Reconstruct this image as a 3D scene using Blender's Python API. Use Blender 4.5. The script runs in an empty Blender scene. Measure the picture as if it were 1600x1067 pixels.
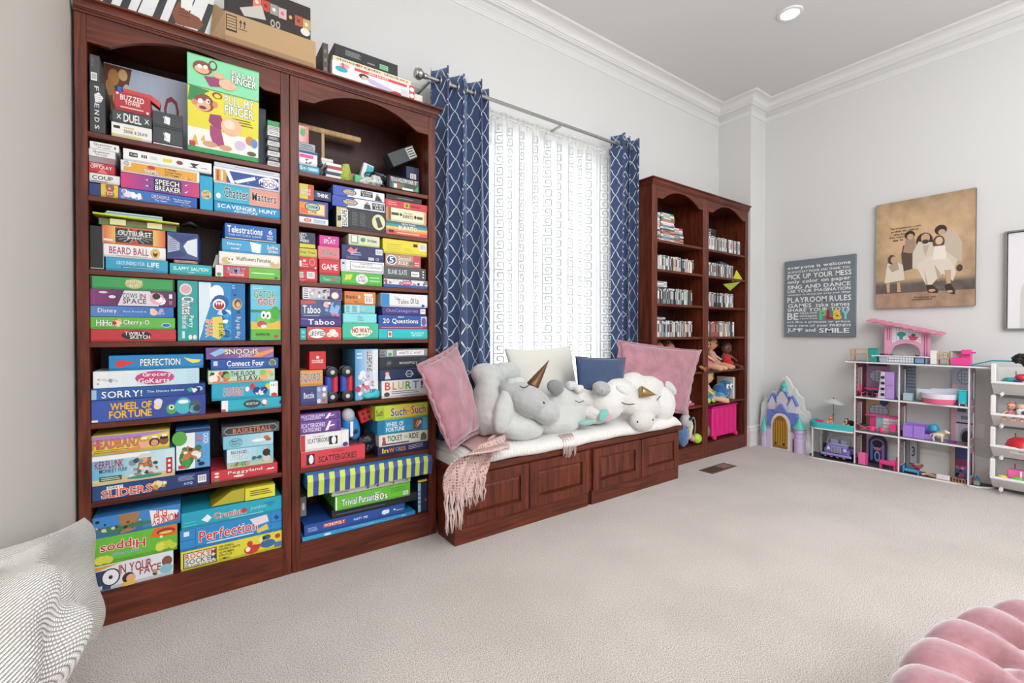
import bpy, bmesh, math, random
from mathutils import Vector, Matrix, noise
R = random.Random(7)
PI = math.pi
S = bpy.context.scene
C = S.collection

# ---------------------------------------------------------------- camera, world, lights, exposure
cam_d = bpy.data.cameras.new('camera'); cam = bpy.data.objects.new('camera', cam_d); C.objects.link(cam)
cam_d.sensor_fit = 'HORIZONTAL'; cam_d.sensor_width = 36.0; cam_d.lens = 36.0 * 714 / 1600
cam_d.shift_y = -0.00375; cam_d.clip_start = 0.02; cam_d.clip_end = 60
cam.location = (0, 0, 1.2); cam.rotation_euler = (math.radians(90 - .6), 0, math.radians(54.46 - 90))
S.camera = cam
W = bpy.data.worlds.new('daylight'); S.world = W; W.use_nodes = True
bg = W.node_tree.nodes['Background']; bg.inputs[0].default_value = (.93, .97, 1, 1); bg.inputs[1].default_value = 3.4
def area(name, loc, rot, sx, sy, power, col=(1, 1, 1)):
    d = bpy.data.lights.new(name, 'AREA'); d.shape = 'RECTANGLE'; d.size = sx; d.size_y = sy; d.energy = power; d.color = col
    o = bpy.data.objects.new(name, d); C.objects.link(o); o.location = loc; o.rotation_euler = rot; return o
area('overhead_fill', (1.5, -1.9, 3.6), (0, 0, 0), 3.4, 3.0, 130, (.94, .97, 1))  # added fill panel under the ceiling, standing in for unseen downlights
area('ceiling_bounce_fill', (1.5, -2.2, 1.9), (math.radians(180), 0, 0), 2.4, 2.0, 165, (.95, .975, 1))  # added upward fill to brighten the ceiling; no such lamp in the room
area('rear_fill', (1.8, -3.4, 1.9), (math.radians(90), 0, 0), 4.6, 2.4, 34, (.92, .965, 1))  # added frontal fill before the closed front wall, which has no window
S.view_settings.view_transform = 'Standard'; S.view_settings.look = 'None'
S.view_settings.gamma = 1; S.view_settings.use_curve_mapping = False; S.view_settings.exposure = 0.0

# ---------------------------------------------------------------- helpers
def L(h):
    if isinstance(h, tuple): return h
    return tuple((c / 12.92 if c <= .04045 else ((c + .055) / 1.055) ** 2.4) for c in (int(h[i:i+2], 16) / 255 for i in (0, 2, 4)))
def newmat(name):
    m = bpy.data.materials.new(name); m.use_nodes = True; return m, m.node_tree.nodes, m.node_tree.links, m.node_tree.nodes['Principled BSDF']
def mat(name, h, rough=.6, metal=0., sheen=0., bump=0., bscale=200., emit=0., var=0.):
    m, N, K, b = newmat(name)
    b.inputs['Base Color'].default_value = (*L(h), 1); b.inputs['Roughness'].default_value = rough; b.inputs['Metallic'].default_value = metal
    if sheen: b.inputs['Sheen Weight'].default_value = sheen; b.inputs['Sheen Roughness'].default_value = .4
    if emit: b.inputs['Emission Color'].default_value = (*L(h), 1); b.inputs['Emission Strength'].default_value = emit
    if bump or var:
        tc = N.new('ShaderNodeTexCoord'); n = N.new('ShaderNodeTexNoise'); n.inputs['Scale'].default_value = bscale; n.inputs['Detail'].default_value = 4
        K.new(tc.outputs['Object'], n.inputs['Vector'])
        if bump:
            bp = N.new('ShaderNodeBump'); bp.inputs['Strength'].default_value = bump; bp.inputs['Distance'].default_value = .01
            K.new(n.outputs[0], bp.inputs['Height']); K.new(bp.outputs[0], b.inputs['Normal'])
        if var:
            r = N.new('ShaderNodeValToRGB'); c = L(h)
            r.color_ramp.elements[0].position = .3; r.color_ramp.elements[1].position = .7
            r.color_ramp.elements[0].color = (*[x * (1 - var) for x in c], 1); r.color_ramp.elements[1].color = (*[min(1, x * (1 + var)) for x in c], 1)
            K.new(n.outputs[0], r.inputs[0]); K.new(r.outputs[0], b.inputs['Base Color'])
    return m
def attrmat(name, rough, metal=0., sheen=0., bump=0., bscale=150.):
    m = mat(name, 'FFFFFF', rough, metal, sheen, bump, bscale); N = m.node_tree.nodes
    a = N.new('ShaderNodeAttribute'); a.attribute_name = 'Col'
    m.node_tree.links.new(a.outputs['Color'], N['Principled BSDF'].inputs['Base Color']); return m
def woodmat(name, dark, light, rough=.4, axis='Z'):
    m, N, K, b = newmat(name)
    tc = N.new('ShaderNodeTexCoord'); mp = N.new('ShaderNodeMapping'); K.new(tc.outputs['Object'], mp.inputs[0])
    mp.inputs['Scale'].default_value = {'Z': (14, 14, 1.2), 'X': (1.2, 14, 14)}[axis]
    n = N.new('ShaderNodeTexNoise'); n.inputs['Scale'].default_value = 3; n.inputs['Detail'].default_value = 7; n.inputs['Distortion'].default_value = .8
    K.new(mp.outputs[0], n.inputs['Vector'])
    r = N.new('ShaderNodeValToRGB'); r.color_ramp.elements[0].position = .3; r.color_ramp.elements[1].position = .72
    r.color_ramp.elements[0].color = (*L(dark), 1); r.color_ramp.elements[1].color = (*L(light), 1)
    K.new(n.outputs[0], r.inputs[0]); K.new(r.outputs[0], b.inputs['Base Color'])
    b.inputs['Roughness'].default_value = rough; b.inputs['Coat Weight'].default_value = .08; b.inputs['Specular IOR Level'].default_value = .35; b.inputs['Coat Roughness'].default_value = .25
    return m
PRINT = attrmat('printed_card', .5); PLAS = attrmat('coloured_plastic', .32); CLOTH = attrmat('coloured_cloth', .9, sheen=.3, bump=.3, bscale=300)
WOODZ = woodmat('cherry_wood_upright', '421A0E', '7A3824'); WOODX = woodmat('cherry_wood_level', '421A0E', '763622', axis='X')
WOODSHADE = woodmat('cherry_wood_shaded', '250E07', '40190F', .5)  # darker copy of the cherry, with the shade of the recesses in its colour
WHITEP = mat('white_trim_paint', 'E4E3E0', .35)

class MB:
    def __init__(s): s.v = []; s.f = []; s.c = []; s.uv = None
    def add(s, vs, fs, col='FFFFFF'):
        o = len(s.v); s.v += [tuple(v) for v in vs]; s.f += [tuple(i + o for i in f) for f in fs]
        c = L(col); s.c += [c] * len(fs); return s
    def box(s, a, b, col='FFFFFF', ch=0.):
        x0, y0, z0 = a; x1, y1, z1 = b
        if not ch:
            return s.add([(x, y, z) for z in (z0, z1) for y in (y0, y1) for x in (x0, x1)],
                [(0, 2, 3, 1), (4, 5, 7, 6), (0, 1, 5, 4), (2, 6, 7, 3), (0, 4, 6, 2), (1, 3, 7, 5)], col)
        vs = []; idx = {}
        lo = (x0, y0, z0); hi = (x1, y1, z1)
        for i in (0, 1):
            for j in (0, 1):
                for k in (0, 1):
                    co = [(lo, hi)[q][n] for n, q in enumerate((i, j, k))]; sg = [1 if q == 0 else -1 for q in (i, j, k)]
                    for ax in range(3):
                        p = [co[n] + (0 if n == ax else sg[n] * ch) for n in range(3)]
                        idx[(i, j, k, ax)] = len(vs); vs.append(p)
        fs = []
        for ax in range(3):
            o1, o2 = [n for n in range(3) if n != ax]
            for side in (0, 1):
                q = []
                for (p1, p2) in ((0, 0), (1, 0), (1, 1), (0, 1)):
                    kk = [0, 0, 0]; kk[ax] = side; kk[o1] = p1; kk[o2] = p2; q.append(idx[(*kk, ax)])
                fs.append(tuple(q) if (side == 1) ^ (ax == 1) else tuple(q[::-1]))
            for p1 in (0, 1):
                for p2 in (0, 1):
                    k0 = [0, 0, 0]; k1 = [0, 0, 0]; k0[o1] = k1[o1] = p1; k0[o2] = k1[o2] = p2; k1[ax] = 1
                    fs.append((idx[(*k0, o1)], idx[(*k1, o1)], idx[(*k1, o2)], idx[(*k0, o2)]))
        for i in (0, 1):
            for j in (0, 1):
                for k in (0, 1): fs.append(tuple(idx[(i, j, k, a_)] for a_ in range(3)))
        return s.add(vs, fs, col)
    def prism(s, pts, n, off, col='FFFFFF'):
        """pts: 3D outline, pushed along vector n by off"""
        n = Vector(n).normalized() * off; k = len(pts)
        vs = [Vector(p) for p in pts] + [Vector(p) + n for p in pts]
        fs = [tuple(range(k))[::-1], tuple(range(k, 2 * k))] + [(i, (i + 1) % k, k + (i + 1) % k, k + i) for i in range(k)]
        return s.add(vs, fs, col)
    def lathe(s, c, prof, col='FFFFFF', n=20, axis='Z', a0=0, a1=2 * PI, sq=1.):
        full = abs(a1 - a0 - 2 * PI) < 1e-6; m = n if full else n + 1; vs = []
        for (r, h) in prof:
            for i in range(m):
                t = a0 + (a1 - a0) * i / n; p = (r * math.cos(t), r * math.sin(t) * sq, h)
                if axis == 'Y': p = (p[0], p[2], p[1])
                if axis == 'X': p = (p[2], p[0], p[1])
                vs.append((c[0] + p[0], c[1] + p[1], c[2] + p[2]))
        fs = []
        for j in range(len(prof) - 1):
            for i in range(n if full else n):
                i2 = (i + 1) % m if full else i + 1
                fs.append((j * m + i, j * m + i2, (j + 1) * m + i2, (j + 1) * m + i))
        return s.add(vs, fs, col)
    def tube(s, pts, r, col='FFFFFF', n=8, cap=True):
        pts = [Vector(p) for p in pts]; rr = r if isinstance(r, (list, tuple)) else [r] * len(pts); vs = []; fs = []
        for i, p in enumerate(pts):
            d = (pts[min(i + 1, len(pts) - 1)] - pts[max(i - 1, 0)]).normalized()
            a = d.cross(Vector((0, 0, 1)) if abs(d.z) < .9 else Vector((1, 0, 0))).normalized(); b = d.cross(a)
            for k in range(n): vs.append(p + (a * math.cos(2 * PI * k / n) + b * math.sin(2 * PI * k / n)) * rr[i])
        for i in range(len(pts) - 1):
            for k in range(n): fs.append((i * n + k, i * n + (k + 1) % n, (i + 1) * n + (k + 1) % n, (i + 1) * n + k))
        if cap: fs += [tuple(range(n))[::-1], tuple(range((len(pts) - 1) * n, len(pts) * n))]
        return s.add(vs, fs, col)
    def ell(s, c, r, col='FFFFFF', n=14, rot=None):
        if not isinstance(r, (tuple, list)): r = (r, r, r)
        M = rot.to_3x3() if rot else Matrix.Identity(3); vs = []; fs = []; h = n // 2
        for j in range(h + 1):
            ph = PI * j / h
            for i in range(n):
                t = 2 * PI * i / n
                vs.append(Vector(c) + M @ Vector((r[0] * math.sin(ph) * math.cos(t), r[1] * math.sin(ph) * math.sin(t), r[2] * math.cos(ph))))
        for j in range(h):
            for i in range(n): fs.append((j * n + i, (j + 1) * n + i, (j + 1) * n + (i + 1) % n, j * n + (i + 1) % n))
        return s.add(vs, fs, col)
    def grid(s, fn, nu, nv, col='FFFFFF', cf=None, wrap=False):
        o = len(s.v)
        for j in range(nv + 1):
            for i in range(nu + 1): s.v.append(tuple(fn(i / nu, j / nv)))
        for j in range(nv):
            for i in range(nu):
                s.f.append((o + j * (nu + 1) + i, o + j * (nu + 1) + i + 1, o + (j + 1) * (nu + 1) + i + 1, o + (j + 1) * (nu + 1) + i))
                s.c.append(cf((i + .5) / nu, (j + .5) / nv) if cf else L(col))
        return s
    def xf(s, M):
        s.v = [tuple(M @ Vector(v)) for v in s.v]; return s
    def build(s, name, m, parent=None, smooth=False, auto=None):
        me = bpy.data.meshes.new(name); me.from_pydata(s.v, [], s.f)
        if s.uv:
            uvl = me.uv_layers.new(name='UVMap')
            for p in me.polygons:
                for li in p.loop_indices: uvl.data[li].uv = s.uv[me.loops[li].vertex_index]
        a = me.color_attributes.new('Col', 'FLOAT_COLOR', 'CORNER'); buf = []
        for p, c in zip(me.polygons, s.c): buf += [c[0], c[1], c[2], 1.] * p.loop_total
        a.data.foreach_set('color', buf)
        me.materials.append(m)
        me.validate()
        bm = bmesh.new(); bm.from_mesh(me)
        bmesh.ops.remove_doubles(bm, verts=bm.verts, dist=1e-6) if smooth else None
        bmesh.ops.recalc_face_normals(bm, faces=bm.faces) if not s.uv else None
        bm.to_mesh(me); bm.free()
        if smooth:
            for p in me.polygons: p.use_smooth = True
            if auto: me.set_sharp_from_angle(angle=math.radians(auto))
        me.update()
        o = bpy.data.objects.new(name, me); C.objects.link(o)
        if parent is not None:
            o.parent = parent; o.matrix_parent_inverse = Matrix.Translation(-Vector(parent.location)) if parent.type == 'EMPTY' else Matrix.Identity(4)
        return o
def tag(o, label=None, cat=None, group=None, kind=None):
    for k, v in (('label', label), ('category', cat), ('group', group), ('kind', kind)):
        if v: o[k] = v
    return o
def empty(name, loc, label, cat, group=None):
    o = bpy.data.objects.new(name, None); C.objects.link(o); o.location = loc; o.empty_display_size = .05
    return tag(o, label, cat, group)
def struct(name, mb, m, parent=None, **k):
    o = mb.build(name, m, parent, **k)
    if parent is None: o['kind'] = 'structure'
    return o
def copy_tree(o, parent=None):
    c = o.copy(); C.objects.link(c)
    if parent: c.parent = parent
    for ch in [x for x in o.children]: copy_tree(ch, c)
    return c
def evalmesh(o):
    dg = bpy.context.evaluated_depsgraph_get(); dg.update()
    return bpy.data.meshes.new_from_object(o.evaluated_get(dg))
def blob(name, ells, m, parent=None, vox=.01, amp=0., fs=12., smooth=6, tubes=()):
    """one continuous soft surface grown round ellipsoids (centre, radii, colour[, euler]) and tubes (points, radii, colour)"""
    b = MB()
    items = []
    for e in ells:
        c, r, col = e[:3]; r = r if isinstance(r, tuple) else (r, r, r)
        rot = Matrix.Rotation(0, 4, 'X')
        if len(e) > 3:
            from mathutils import Euler
            rot = Euler([math.radians(q) for q in e[3]]).to_matrix().to_4x4()
        b.ell(c, r, n=16, rot=rot); items.append((Vector(c), r, rot.to_3x3().inverted(), L(col)))
    for pts, rr, col in tubes:
        for i in range(len(pts) - 1):
            p, q = Vector(pts[i]), Vector(pts[i + 1]); r0 = rr[i]; r1 = rr[i + 1]; n = max(2, int((q - p).length / (min(r0, r1) * .6)) + 1)
            for k in range(n + 1):
                t = k / n; r = r0 + (r1 - r0) * t; b.ell(p.lerp(q, t), r, n=10); items.append((p.lerp(q, t), (r, r, r), Matrix.Identity(3), L(col)))
    me = bpy.data.meshes.new(name); me.from_pydata(b.v, [], b.f); o = bpy.data.objects.new(name, me); C.objects.link(o)
    md = o.modifiers.new('r', 'REMESH'); md.mode = 'VOXEL'; md.voxel_size = vox
    if smooth:
        ms = o.modifiers.new('s', 'SMOOTH'); ms.factor = .5; ms.iterations = smooth
    nm = evalmesh(o); o.modifiers.clear(); o.data = nm; bpy.data.meshes.remove(me); nm.name = name
    if amp:
        for v in nm.vertices:
            p = v.co * fs; d = noise.fractal(p, .6, 2.1, 3) * amp; v.co += v.normal * d
    a = nm.color_attributes.new('Col', 'FLOAT_COLOR', 'POINT'); buf = []
    for v in nm.vertices:
        best = 9e9; bc = (1, 1, 1)
        for c, r, M, col in items:
            d = M @ (v.co - c); q = (d.x / r[0]) ** 2 + (d.y / r[1]) ** 2 + (d.z / r[2]) ** 2
            if q < best: best = q; bc = col
        buf += [*bc, 1.]
    a.data.foreach_set('color', buf)
    nm.materials.clear(); nm.materials.append(m)
    for p in nm.polygons: p.use_smooth = True
    if parent is not None: o.parent = parent; o.matrix_parent_inverse = Matrix.Translation(-Vector(parent.location)) if parent.type == 'EMPTY' else Matrix.Identity(4)
    return o

# glyph cache: letters as flat meshes
GL = {}
CH = "ABCDEFGHIJKLMNOPQRSTUVWXYZabcdefghijklmnopqrstuvwxyz0123456789!&'.,:+-?#"
def glyphs():
    tmp = []
    for key, off in (('n', .016), ('o', .05)):
        for ch in CH:
            cu = bpy.data.curves.new('g', 'FONT'); cu.body = ch; cu.resolution_u = 2; cu.offset = off; cu.fill_mode = 'FRONT'
            o = bpy.data.objects.new('g', cu); C.objects.link(o); tmp.append((key, ch, o, cu))
    dg = bpy.context.evaluated_depsgraph_get(); dg.update()
    for key, ch, o, cu in tmp:
        me = bpy.data.meshes.new_from_object(o.evaluated_get(dg))
        vs = [(v.co.x, v.co.y) for v in me.vertices]; fs = [tuple(p.vertices) for p in me.polygons]
        GL[(key, ch)] = (vs, fs); bpy.data.meshes.remove(me); bpy.data.objects.remove(o); bpy.data.curves.remove(cu)
glyphs()
def layout(txt):
    x = 0; out = []; y0 = 9; y1 = -9
    for ch in txt:
        if ch == ' ' or ('n', ch) not in GL: x += .32; continue
        vs = GL[('n', ch)][0]
        if not vs: x += .3; continue
        a = min(v[0] for v in vs); b = max(v[0] for v in vs); y0 = min(y0, min(v[1] for v in vs)); y1 = max(y1, max(v[1] for v in vs))
        out.append((ch, x - a)); x += b - a + .07
    return out, max(x - .07, .1), y0, y1
class Art:
    """flat print on one face: o = lower left corner, ux / uz = in-plane unit vectors, n = outward normal, w x h metres"""
    def __init__(s, o, ux, uz, n, w, h): s.o = Vector(o); s.ux = Vector(ux); s.uz = Vector(uz); s.n = Vector(n); s.w = w; s.h = h; s.mb = MB(); s.k = 1
    def P(s, u, v, k=None): return s.o + s.ux * (u * s.w) + s.uz * (v * s.h) + s.n * (.00035 * (k if k is not None else s.k))
    def poly(s, pts, col):
        s.mb.add([s.P(u, v) for u, v in pts], [tuple(range(len(pts)))], col); s.k += .25
    def R(s, a, b, c, d, col): s.poly([(a, b), (c, b), (c, d), (a, d)], col)
    def E(s, u, v, ru, rv, col, n=16, rot=0):
        ca, sa = math.cos(rot), math.sin(rot)
        s.poly([(u + ru * math.cos(t) * ca - rv * s.h / s.w * math.sin(t) * sa, v + rv * math.sin(t) * ca + ru * s.w / s.h * math.cos(t) * sa) for t in (2 * PI * i / n for i in range(n))], col)
    def T(s, txt, a, b, c, d, col, out=None, rot=0):
        lay, tw, y0, y1 = layout(txt)
        for key, cc in ((('o', out),) if out else ()) + (('n', col),):
            for ch, ox in lay:
                vs, fs = GL[(key, ch)]; q = []
                for x, y in vs:
                    U = (x + ox) / tw; V_ = (y - y0) / max(y1 - y0, .1)
                    if rot == 180: U, V_ = 1 - U, 1 - V_
                    if rot == 90: U, V_ = 1 - V_, U          # reads upwards
                    if rot == -90: U, V_ = V_, 1 - U         # reads downwards
                    q.append(s.P(a + (c - a) * U, b + (d - b) * V_))
                s.mb.add(q, fs, cc)
            s.k += .3
    def N(s, n, a, b, c, d, cols, sz=.12, seed=0):
        rr = random.Random(seed + int(s.o.x * 9973) + int(s.o.z * 7919)); asp = s.w / s.h
        for i in range(n):
            u = rr.uniform(a, c); v = rr.uniform(b, d); col = rr.choice(cols); q = sz * rr.uniform(.5, 1.3)
            ru = min(q / asp if asp > 1 else q, (c - a) / 2); rv = min(q if asp > 1 else q * asp, (d - b) / 2); u = min(max(u, a + ru), c - ru); v = min(max(v, b + rv), d - rv)
            if rr.random() < .5: s.E(u, v, ru, rv, col, 9)
            else:
                m = rr.randint(4, 6); ph = rr.random() * 6
                s.poly([(u + ru * rr.uniform(.5, 1) * math.cos(ph + 2 * PI * j / m), v + rv * rr.uniform(.5, 1) * math.sin(ph + 2 * PI * j / m)) for j in range(m)], col)
            s.k -= .22
        s.k += .25
    def BAR(s, a, b, c, d):
        s.R(a, b, c, d, 'FFFFFF')
        for i in range(9): s.R(a + (c - a) * (.08 + i * .095), b + (d - b) * .15, a + (c - a) * (.08 + i * .095 + (.05 if i % 3 else .03)), b + (d - b) * .9, '222222'); s.k -= .25
        s.k += .25
    def LINES(s, n, a, b, c, d, col, t=.4):
        for i in range(n):
            y = b + (d - b) * (i + .3) / n; s.R(a, y, c - (c - a) * .15 * ((i * 7) % 3) / 2, y + (d - b) / n * t, col); s.k -= .25
        s.k += .25
    def GR(s, a, b, c, d, c0, c1, n=8):
        A, B = L(c0), L(c1)
        for i in range(n):
            t = (i + .5) / n; s.R(a + (c - a) * i / n, b, a + (c - a) * (i + 1) / n, d, tuple(A[q] + (B[q] - A[q]) * t for q in range(3))); s.k -= .25
        s.k += .25
    def build(s, parent, name='front_print'): return s.mb.build(name, PRINT, parent)
def pillow(name, cs, th, m, parent=None, pinch=.06, n=26, col='FFFFFF', wr=.006, flange=0, seed=0, sag=0):
    """cs: corners BL, BR, TR, TL"""
    BL, BR, TR, TL = [Vector(c) for c in cs]; nn = ((BR - BL).cross(TL - BL)).normalized(); b = MB(); cen = (BL + BR + TR + TL) / 4
    for sg in (-1, 1):
        def fn(u, v, sg=sg):
            a = 2 * u - 1; c = 2 * v - 1
            pa = a * (1 - pinch * (1 - c * c) * abs(a) ** 2); pc = c * (1 - pinch * (1 - a * a) * abs(c) ** 2)
            U = (pa + 1) / 2; V_ = (pc + 1) / 2
            p = BL * (1 - U) * (1 - V_) + BR * U * (1 - V_) + TR * U * V_ + TL * (1 - U) * V_
            h = max(0, (1 - a ** 4) * (1 - c ** 4)) ** .55
            w = noise.fractal(Vector((a * 2.2 + seed, c * 2.2, sg * 3 + seed)), .7, 2, 3) * wr * h
            edge = (abs(a) ** 6 + abs(c) ** 6)
            w += math.sin((a * 3 + c * 5 + seed) * 7) * wr * .35 * edge * h
            return p + nn * sg * (th * h * (1 - .12 * (a * a + c * c)) + w) + Vector((0, 0, -sag * h * (1 - V_)))
        b.grid(fn, n, n, col)
    return b.build(name, m, parent, smooth=True)
# ---------------------------------------------------------------- the room
def paint(name, h, bump=.02):
    return mat(name, h, .75, bump=bump, bscale=60)
WALL = paint('wall_paint', 'DADAD9'); CEIL = paint('ceiling_paint', 'DADAD9')
def carpet():
    m, N, K, b = newmat('beige_carpet'); tc = N.new('ShaderNodeTexCoord')
    n1 = N.new('ShaderNodeTexNoise'); n1.inputs['Scale'].default_value = 240; n1.inputs['Detail'].default_value = 3
    n2 = N.new('ShaderNodeTexNoise'); n2.inputs['Scale'].default_value = 2.2; n2.inputs['Detail'].default_value = 3
    for n in (n1, n2): K.new(tc.outputs['Object'], n.inputs['Vector'])
    r = N.new('ShaderNodeValToRGB'); e = r.color_ramp.elements
    e[0].position = .37; e[0].color = (*L('9C9188'), 1); e[1].position = .58; e[1].color = (*L('EAE1DA'), 1)
    K.new(n1.outputs[0], r.inputs[0])
    mx = N.new('ShaderNodeMix'); mx.data_type = 'RGBA'; mx.blend_type = 'MULTIPLY'; mx.inputs[0].default_value = 1
    r2 = N.new('ShaderNodeValToRGB'); r2.color_ramp.elements[0].color = (.91, .905, .9, 1); r2.color_ramp.elements[1].color = (1, 1, 1, 1); r2.color_ramp.elements[0].position = .35; r2.color_ramp.elements[1].position = .6
    K.new(n2.outputs[0], r2.inputs[0]); K.new(r.outputs[0], mx.inputs[6]); K.new(r2.outputs[0], mx.inputs[7]); K.new(mx.outputs[2], b.inputs['Base Color'])
    bp = N.new('ShaderNodeBump'); bp.inputs['Strength'].default_value = .7; bp.inputs['Distance'].default_value = .008
    K.new(n1.outputs[0], bp.inputs['Height']); K.new(bp.outputs[0], b.inputs['Normal'])
    b.inputs['Roughness'].default_value = .95; b.inputs['Sheen Weight'].default_value = .25
    return m
XL, XR, YB, YF, ZC = -.362, 5.17, 2.83, -3.6, 3.70
struct('floor', MB().box((XL - .15, YF, -.1), (XR + .15, YB + .3, 0)), carpet())
struct('ceiling', MB().box((XL - .15, YF, ZC), (XR + .15, YB + .3, ZC + .1)), CEIL)
WX0, WX1, WZ0, WZ1 = 1.72, 3.06, .62, 2.72
w = MB()
w.box((XL - .15, YB, 0), (WX0, YB + .2, ZC)); w.box((WX1, YB, 0), (XR + .15, YB + .2, ZC)); w.box((WX0, YB, 0), (WX1, YB + .2, WZ0)); w.box((WX0, YB, WZ1), (WX1, YB + .2, ZC))
struct('wall_back', w, WALL)
struct('wall_right', MB().box((XR, YF, 0), (XR + .15, YB, ZC)), WALL)
struct('wall_left', MB().box((XL - .15, YF, 0), (XL, YB, ZC)), mat('warm_side_wall', 'DCD6CF', .75))
struct('wall_front', MB().box((XL - .15, YF - .15, 0), (XR + .15, YF, ZC)), WALL)
struct('trim_1', MB().box((4.86, 2.472, 0), (XR, YB, ZC)), WALL)      # the boxed-in corner column
def sweep(path, prof, col='FFFFFF'):
    """path: plan points; prof: (offset to the right of travel, z)"""
    b = MB(); n = len(path); vs = []
    for i, p in enumerate(path):
        p = Vector(p); d0 = (p - Vector(path[i - 1])).normalized() if i else None; d1 = (Vector(path[i + 1]) - p).normalized() if i < n - 1 else None
        d0 = d0 or d1; d1 = d1 or d0; r0 = Vector((d0.y, -d0.x)); r1 = Vector((d1.y, -d1.x)); m = (r0 + r1); m = m / (1 + r0.dot(r1))
        for o_, z in prof: vs.append((p.x + m.x * o_, p.y + m.y * o_, z))
    k = len(prof); fs = []
    for i in range(n - 1):
        for j in range(k): j2 = (j + 1) % k; fs.append((i * k + j, (i + 1) * k + j, (i + 1) * k + j2, i * k + j2))
    fs += [tuple(range(k)), tuple(range((n - 1) * k, n * k))[::-1]]
    return b.add(vs, fs, col)
room_path = [(XL, YB), (4.86, YB), (4.86, 2.472), (XR, 2.472), (XR, YF)]
cove = [(0, ZC), (.115, ZC), (.115, ZC - .018), (.105, ZC - .02)] + [(.105 - .068 * math.sin(t * PI / 2 / 6), ZC - .02 - .045 * (1 - math.cos(t * PI / 2 / 6))) for t in range(1, 7)] + [(.037, 3.63), (.03, 3.63), (.03, 3.614), (.024, 3.612), (.022, 3.602), (0, 3.6)]
struct('trim_2', sweep(room_path, cove), WHITEP)
struct('trim_3', sweep(room_path, [(0, 3.542), (.016, 3.54), (.016, 3.528), (.011, 3.524), (.011, 3.512), (.007, 3.508), (.007, 3.492), (0, 3.49)]), WHITEP)
base = [(0, 0), (.02, 0), (.02, .165), (.014, .175), (.016, .19), (.01, .205), (0, .21)]
struct('baseboard_right', sweep([(4.86, 2.6), (4.86, 2.472), (XR, 2.472), (XR, YF)], base), WHITEP)
struct('baseboard_left', sweep([(XL, YF), (XL, 2.47)], base), WHITEP)
# window: frame, two sashes with panes, sill
fr = MB()
for a, b_ in (((WX0, YB - .0, WZ0), (WX0 + .05, YB + .16, WZ1)), ((WX1 - .05, YB, WZ0), (WX1, YB + .16, WZ1)), ((WX0 + .05, YB, WZ1 - .05), (WX1 - .05, YB + .16, WZ1)), ((WX0 + .05, YB - .02, WZ0), (WX1 - .05, YB + .16, WZ0 + .04))): fr.box(a, b_)
win = struct('window_1', fr, WHITEP)
zm = (WZ0 + WZ1) / 2
for z0, z1, y in ((WZ0 + .04, zm + .02, YB + .06), (zm - .02, WZ1 - .05, YB + .1)):
    s_ = MB(); X0, X1 = WX0 + .05, WX1 - .05
    s_.box((X0, y, z0), (X0 + .045, y + .035, z1)); s_.box((X1 - .045, y, z0), (X1, y + .035, z1)); s_.box((X0 + .045, y, z0), (X1 - .045, y + .035, z0 + .045)); s_.box((X0 + .045, y, z1 - .045), (X1 - .045, y + .035, z1))
    for k in (1, 2): xm = X0 + (X1 - X0) * k / 3; s_.box((xm - .01, y + .008, z0 + .045), (xm + .01, y + .028, z1 - .045))
    so = s_.build('window_sash', WHITEP, win)
    g, N, K, b = newmat('clear_glass'); tr = N.new('ShaderNodeBsdfTransparent'); gl = N.new('ShaderNodeBsdfGlossy'); gl.inputs['Roughness'].default_value = .02; ms = N.new('ShaderNodeMixShader'); ms.inputs[0].default_value = .06
    K.new(tr.outputs[0], ms.inputs[1]); K.new(gl.outputs[0], ms.inputs[2]); K.new(ms.outputs[0], N['Material Output'].inputs[0])
    MB().box((X0 + .045, y + .014, z0 + .045), (X1 - .045, y + .018, z1 - .045)).build('window_pane', g, so)

# ceiling downlight
dl = empty('ceiling_downlight', (3.84, 1.645, ZC), 'round recessed white downlight, lit, in the ceiling near the end wall', 'ceiling light')
t = MB().lathe((3.86, 1.665, ZC), [(.062, -.0005), (.064, -.012), (.085, -.01), (.09, -.0005)], n=40); t.build('trim_ring', WHITEP, dl, smooth=True, auto=40)
MB().lathe((3.86, 1.665, ZC), [(.0001, -.004), (.062, -.004)], n=32).build('lamp_lens', mat('lit_lens', 'FFFDF6', .5, emit=14), dl)
sp = bpy.data.lights.new('downlight_beam', 'SPOT'); sp.energy = 12; sp.spot_size = 1.7; sp.spot_blend = .8; sp.shadow_soft_size = .06; so = bpy.data.objects.new('downlight_beam', sp); C.objects.link(so); so.location = (3.86, 1.665, ZC - .03)

# floor vent in the carpet
va = empty('floor_vent', (3.83, 2.22, 0), 'brown metal floor register set in the carpet before the far bookcase', 'vent')
VX0, VX1, VY0, VY1 = 3.635, 4.02, 2.158, 2.282
v = MB(); v.box((VX0, VY0, 0), (VX1, VY0 + .014, .006)); v.box((VX0, VY1 - .014, 0), (VX1, VY1, .006)); v.box((VX0, VY0 + .014, 0), (VX0 + .016, VY1 - .014, .006)); v.box((VX1 - .016, VY0 + .014, 0), (VX1, VY1 - .014, .006)); v.box((3.822, VY0 + .014, 0), (3.834, VY1 - .014, .006))
VM = mat('brown_vent_metal', '6E5F4E', .45, .3); v.build('frame', VM, va)
MB().box((VX0 + .016, VY0 + .014, .0005), (VX1 - .016, VY1 - .014, .001)).build('backing', mat('vent_dark', '2E2720', .8), va)
for k in range(26):
    x = VX0 + .022 + k * .0134
    if abs(x - 3.828) < .012: continue
    MB().box((x, VY0 + .014, .001), (x + .006, VY1 - .014, .005)).build('slat', VM, va)
MB().box((3.85, VY0 + .02, .0055), (3.99, VY1 - .02, .008)).build('damper_plate', mat('vent_plate', '857562', .5), va)

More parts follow.
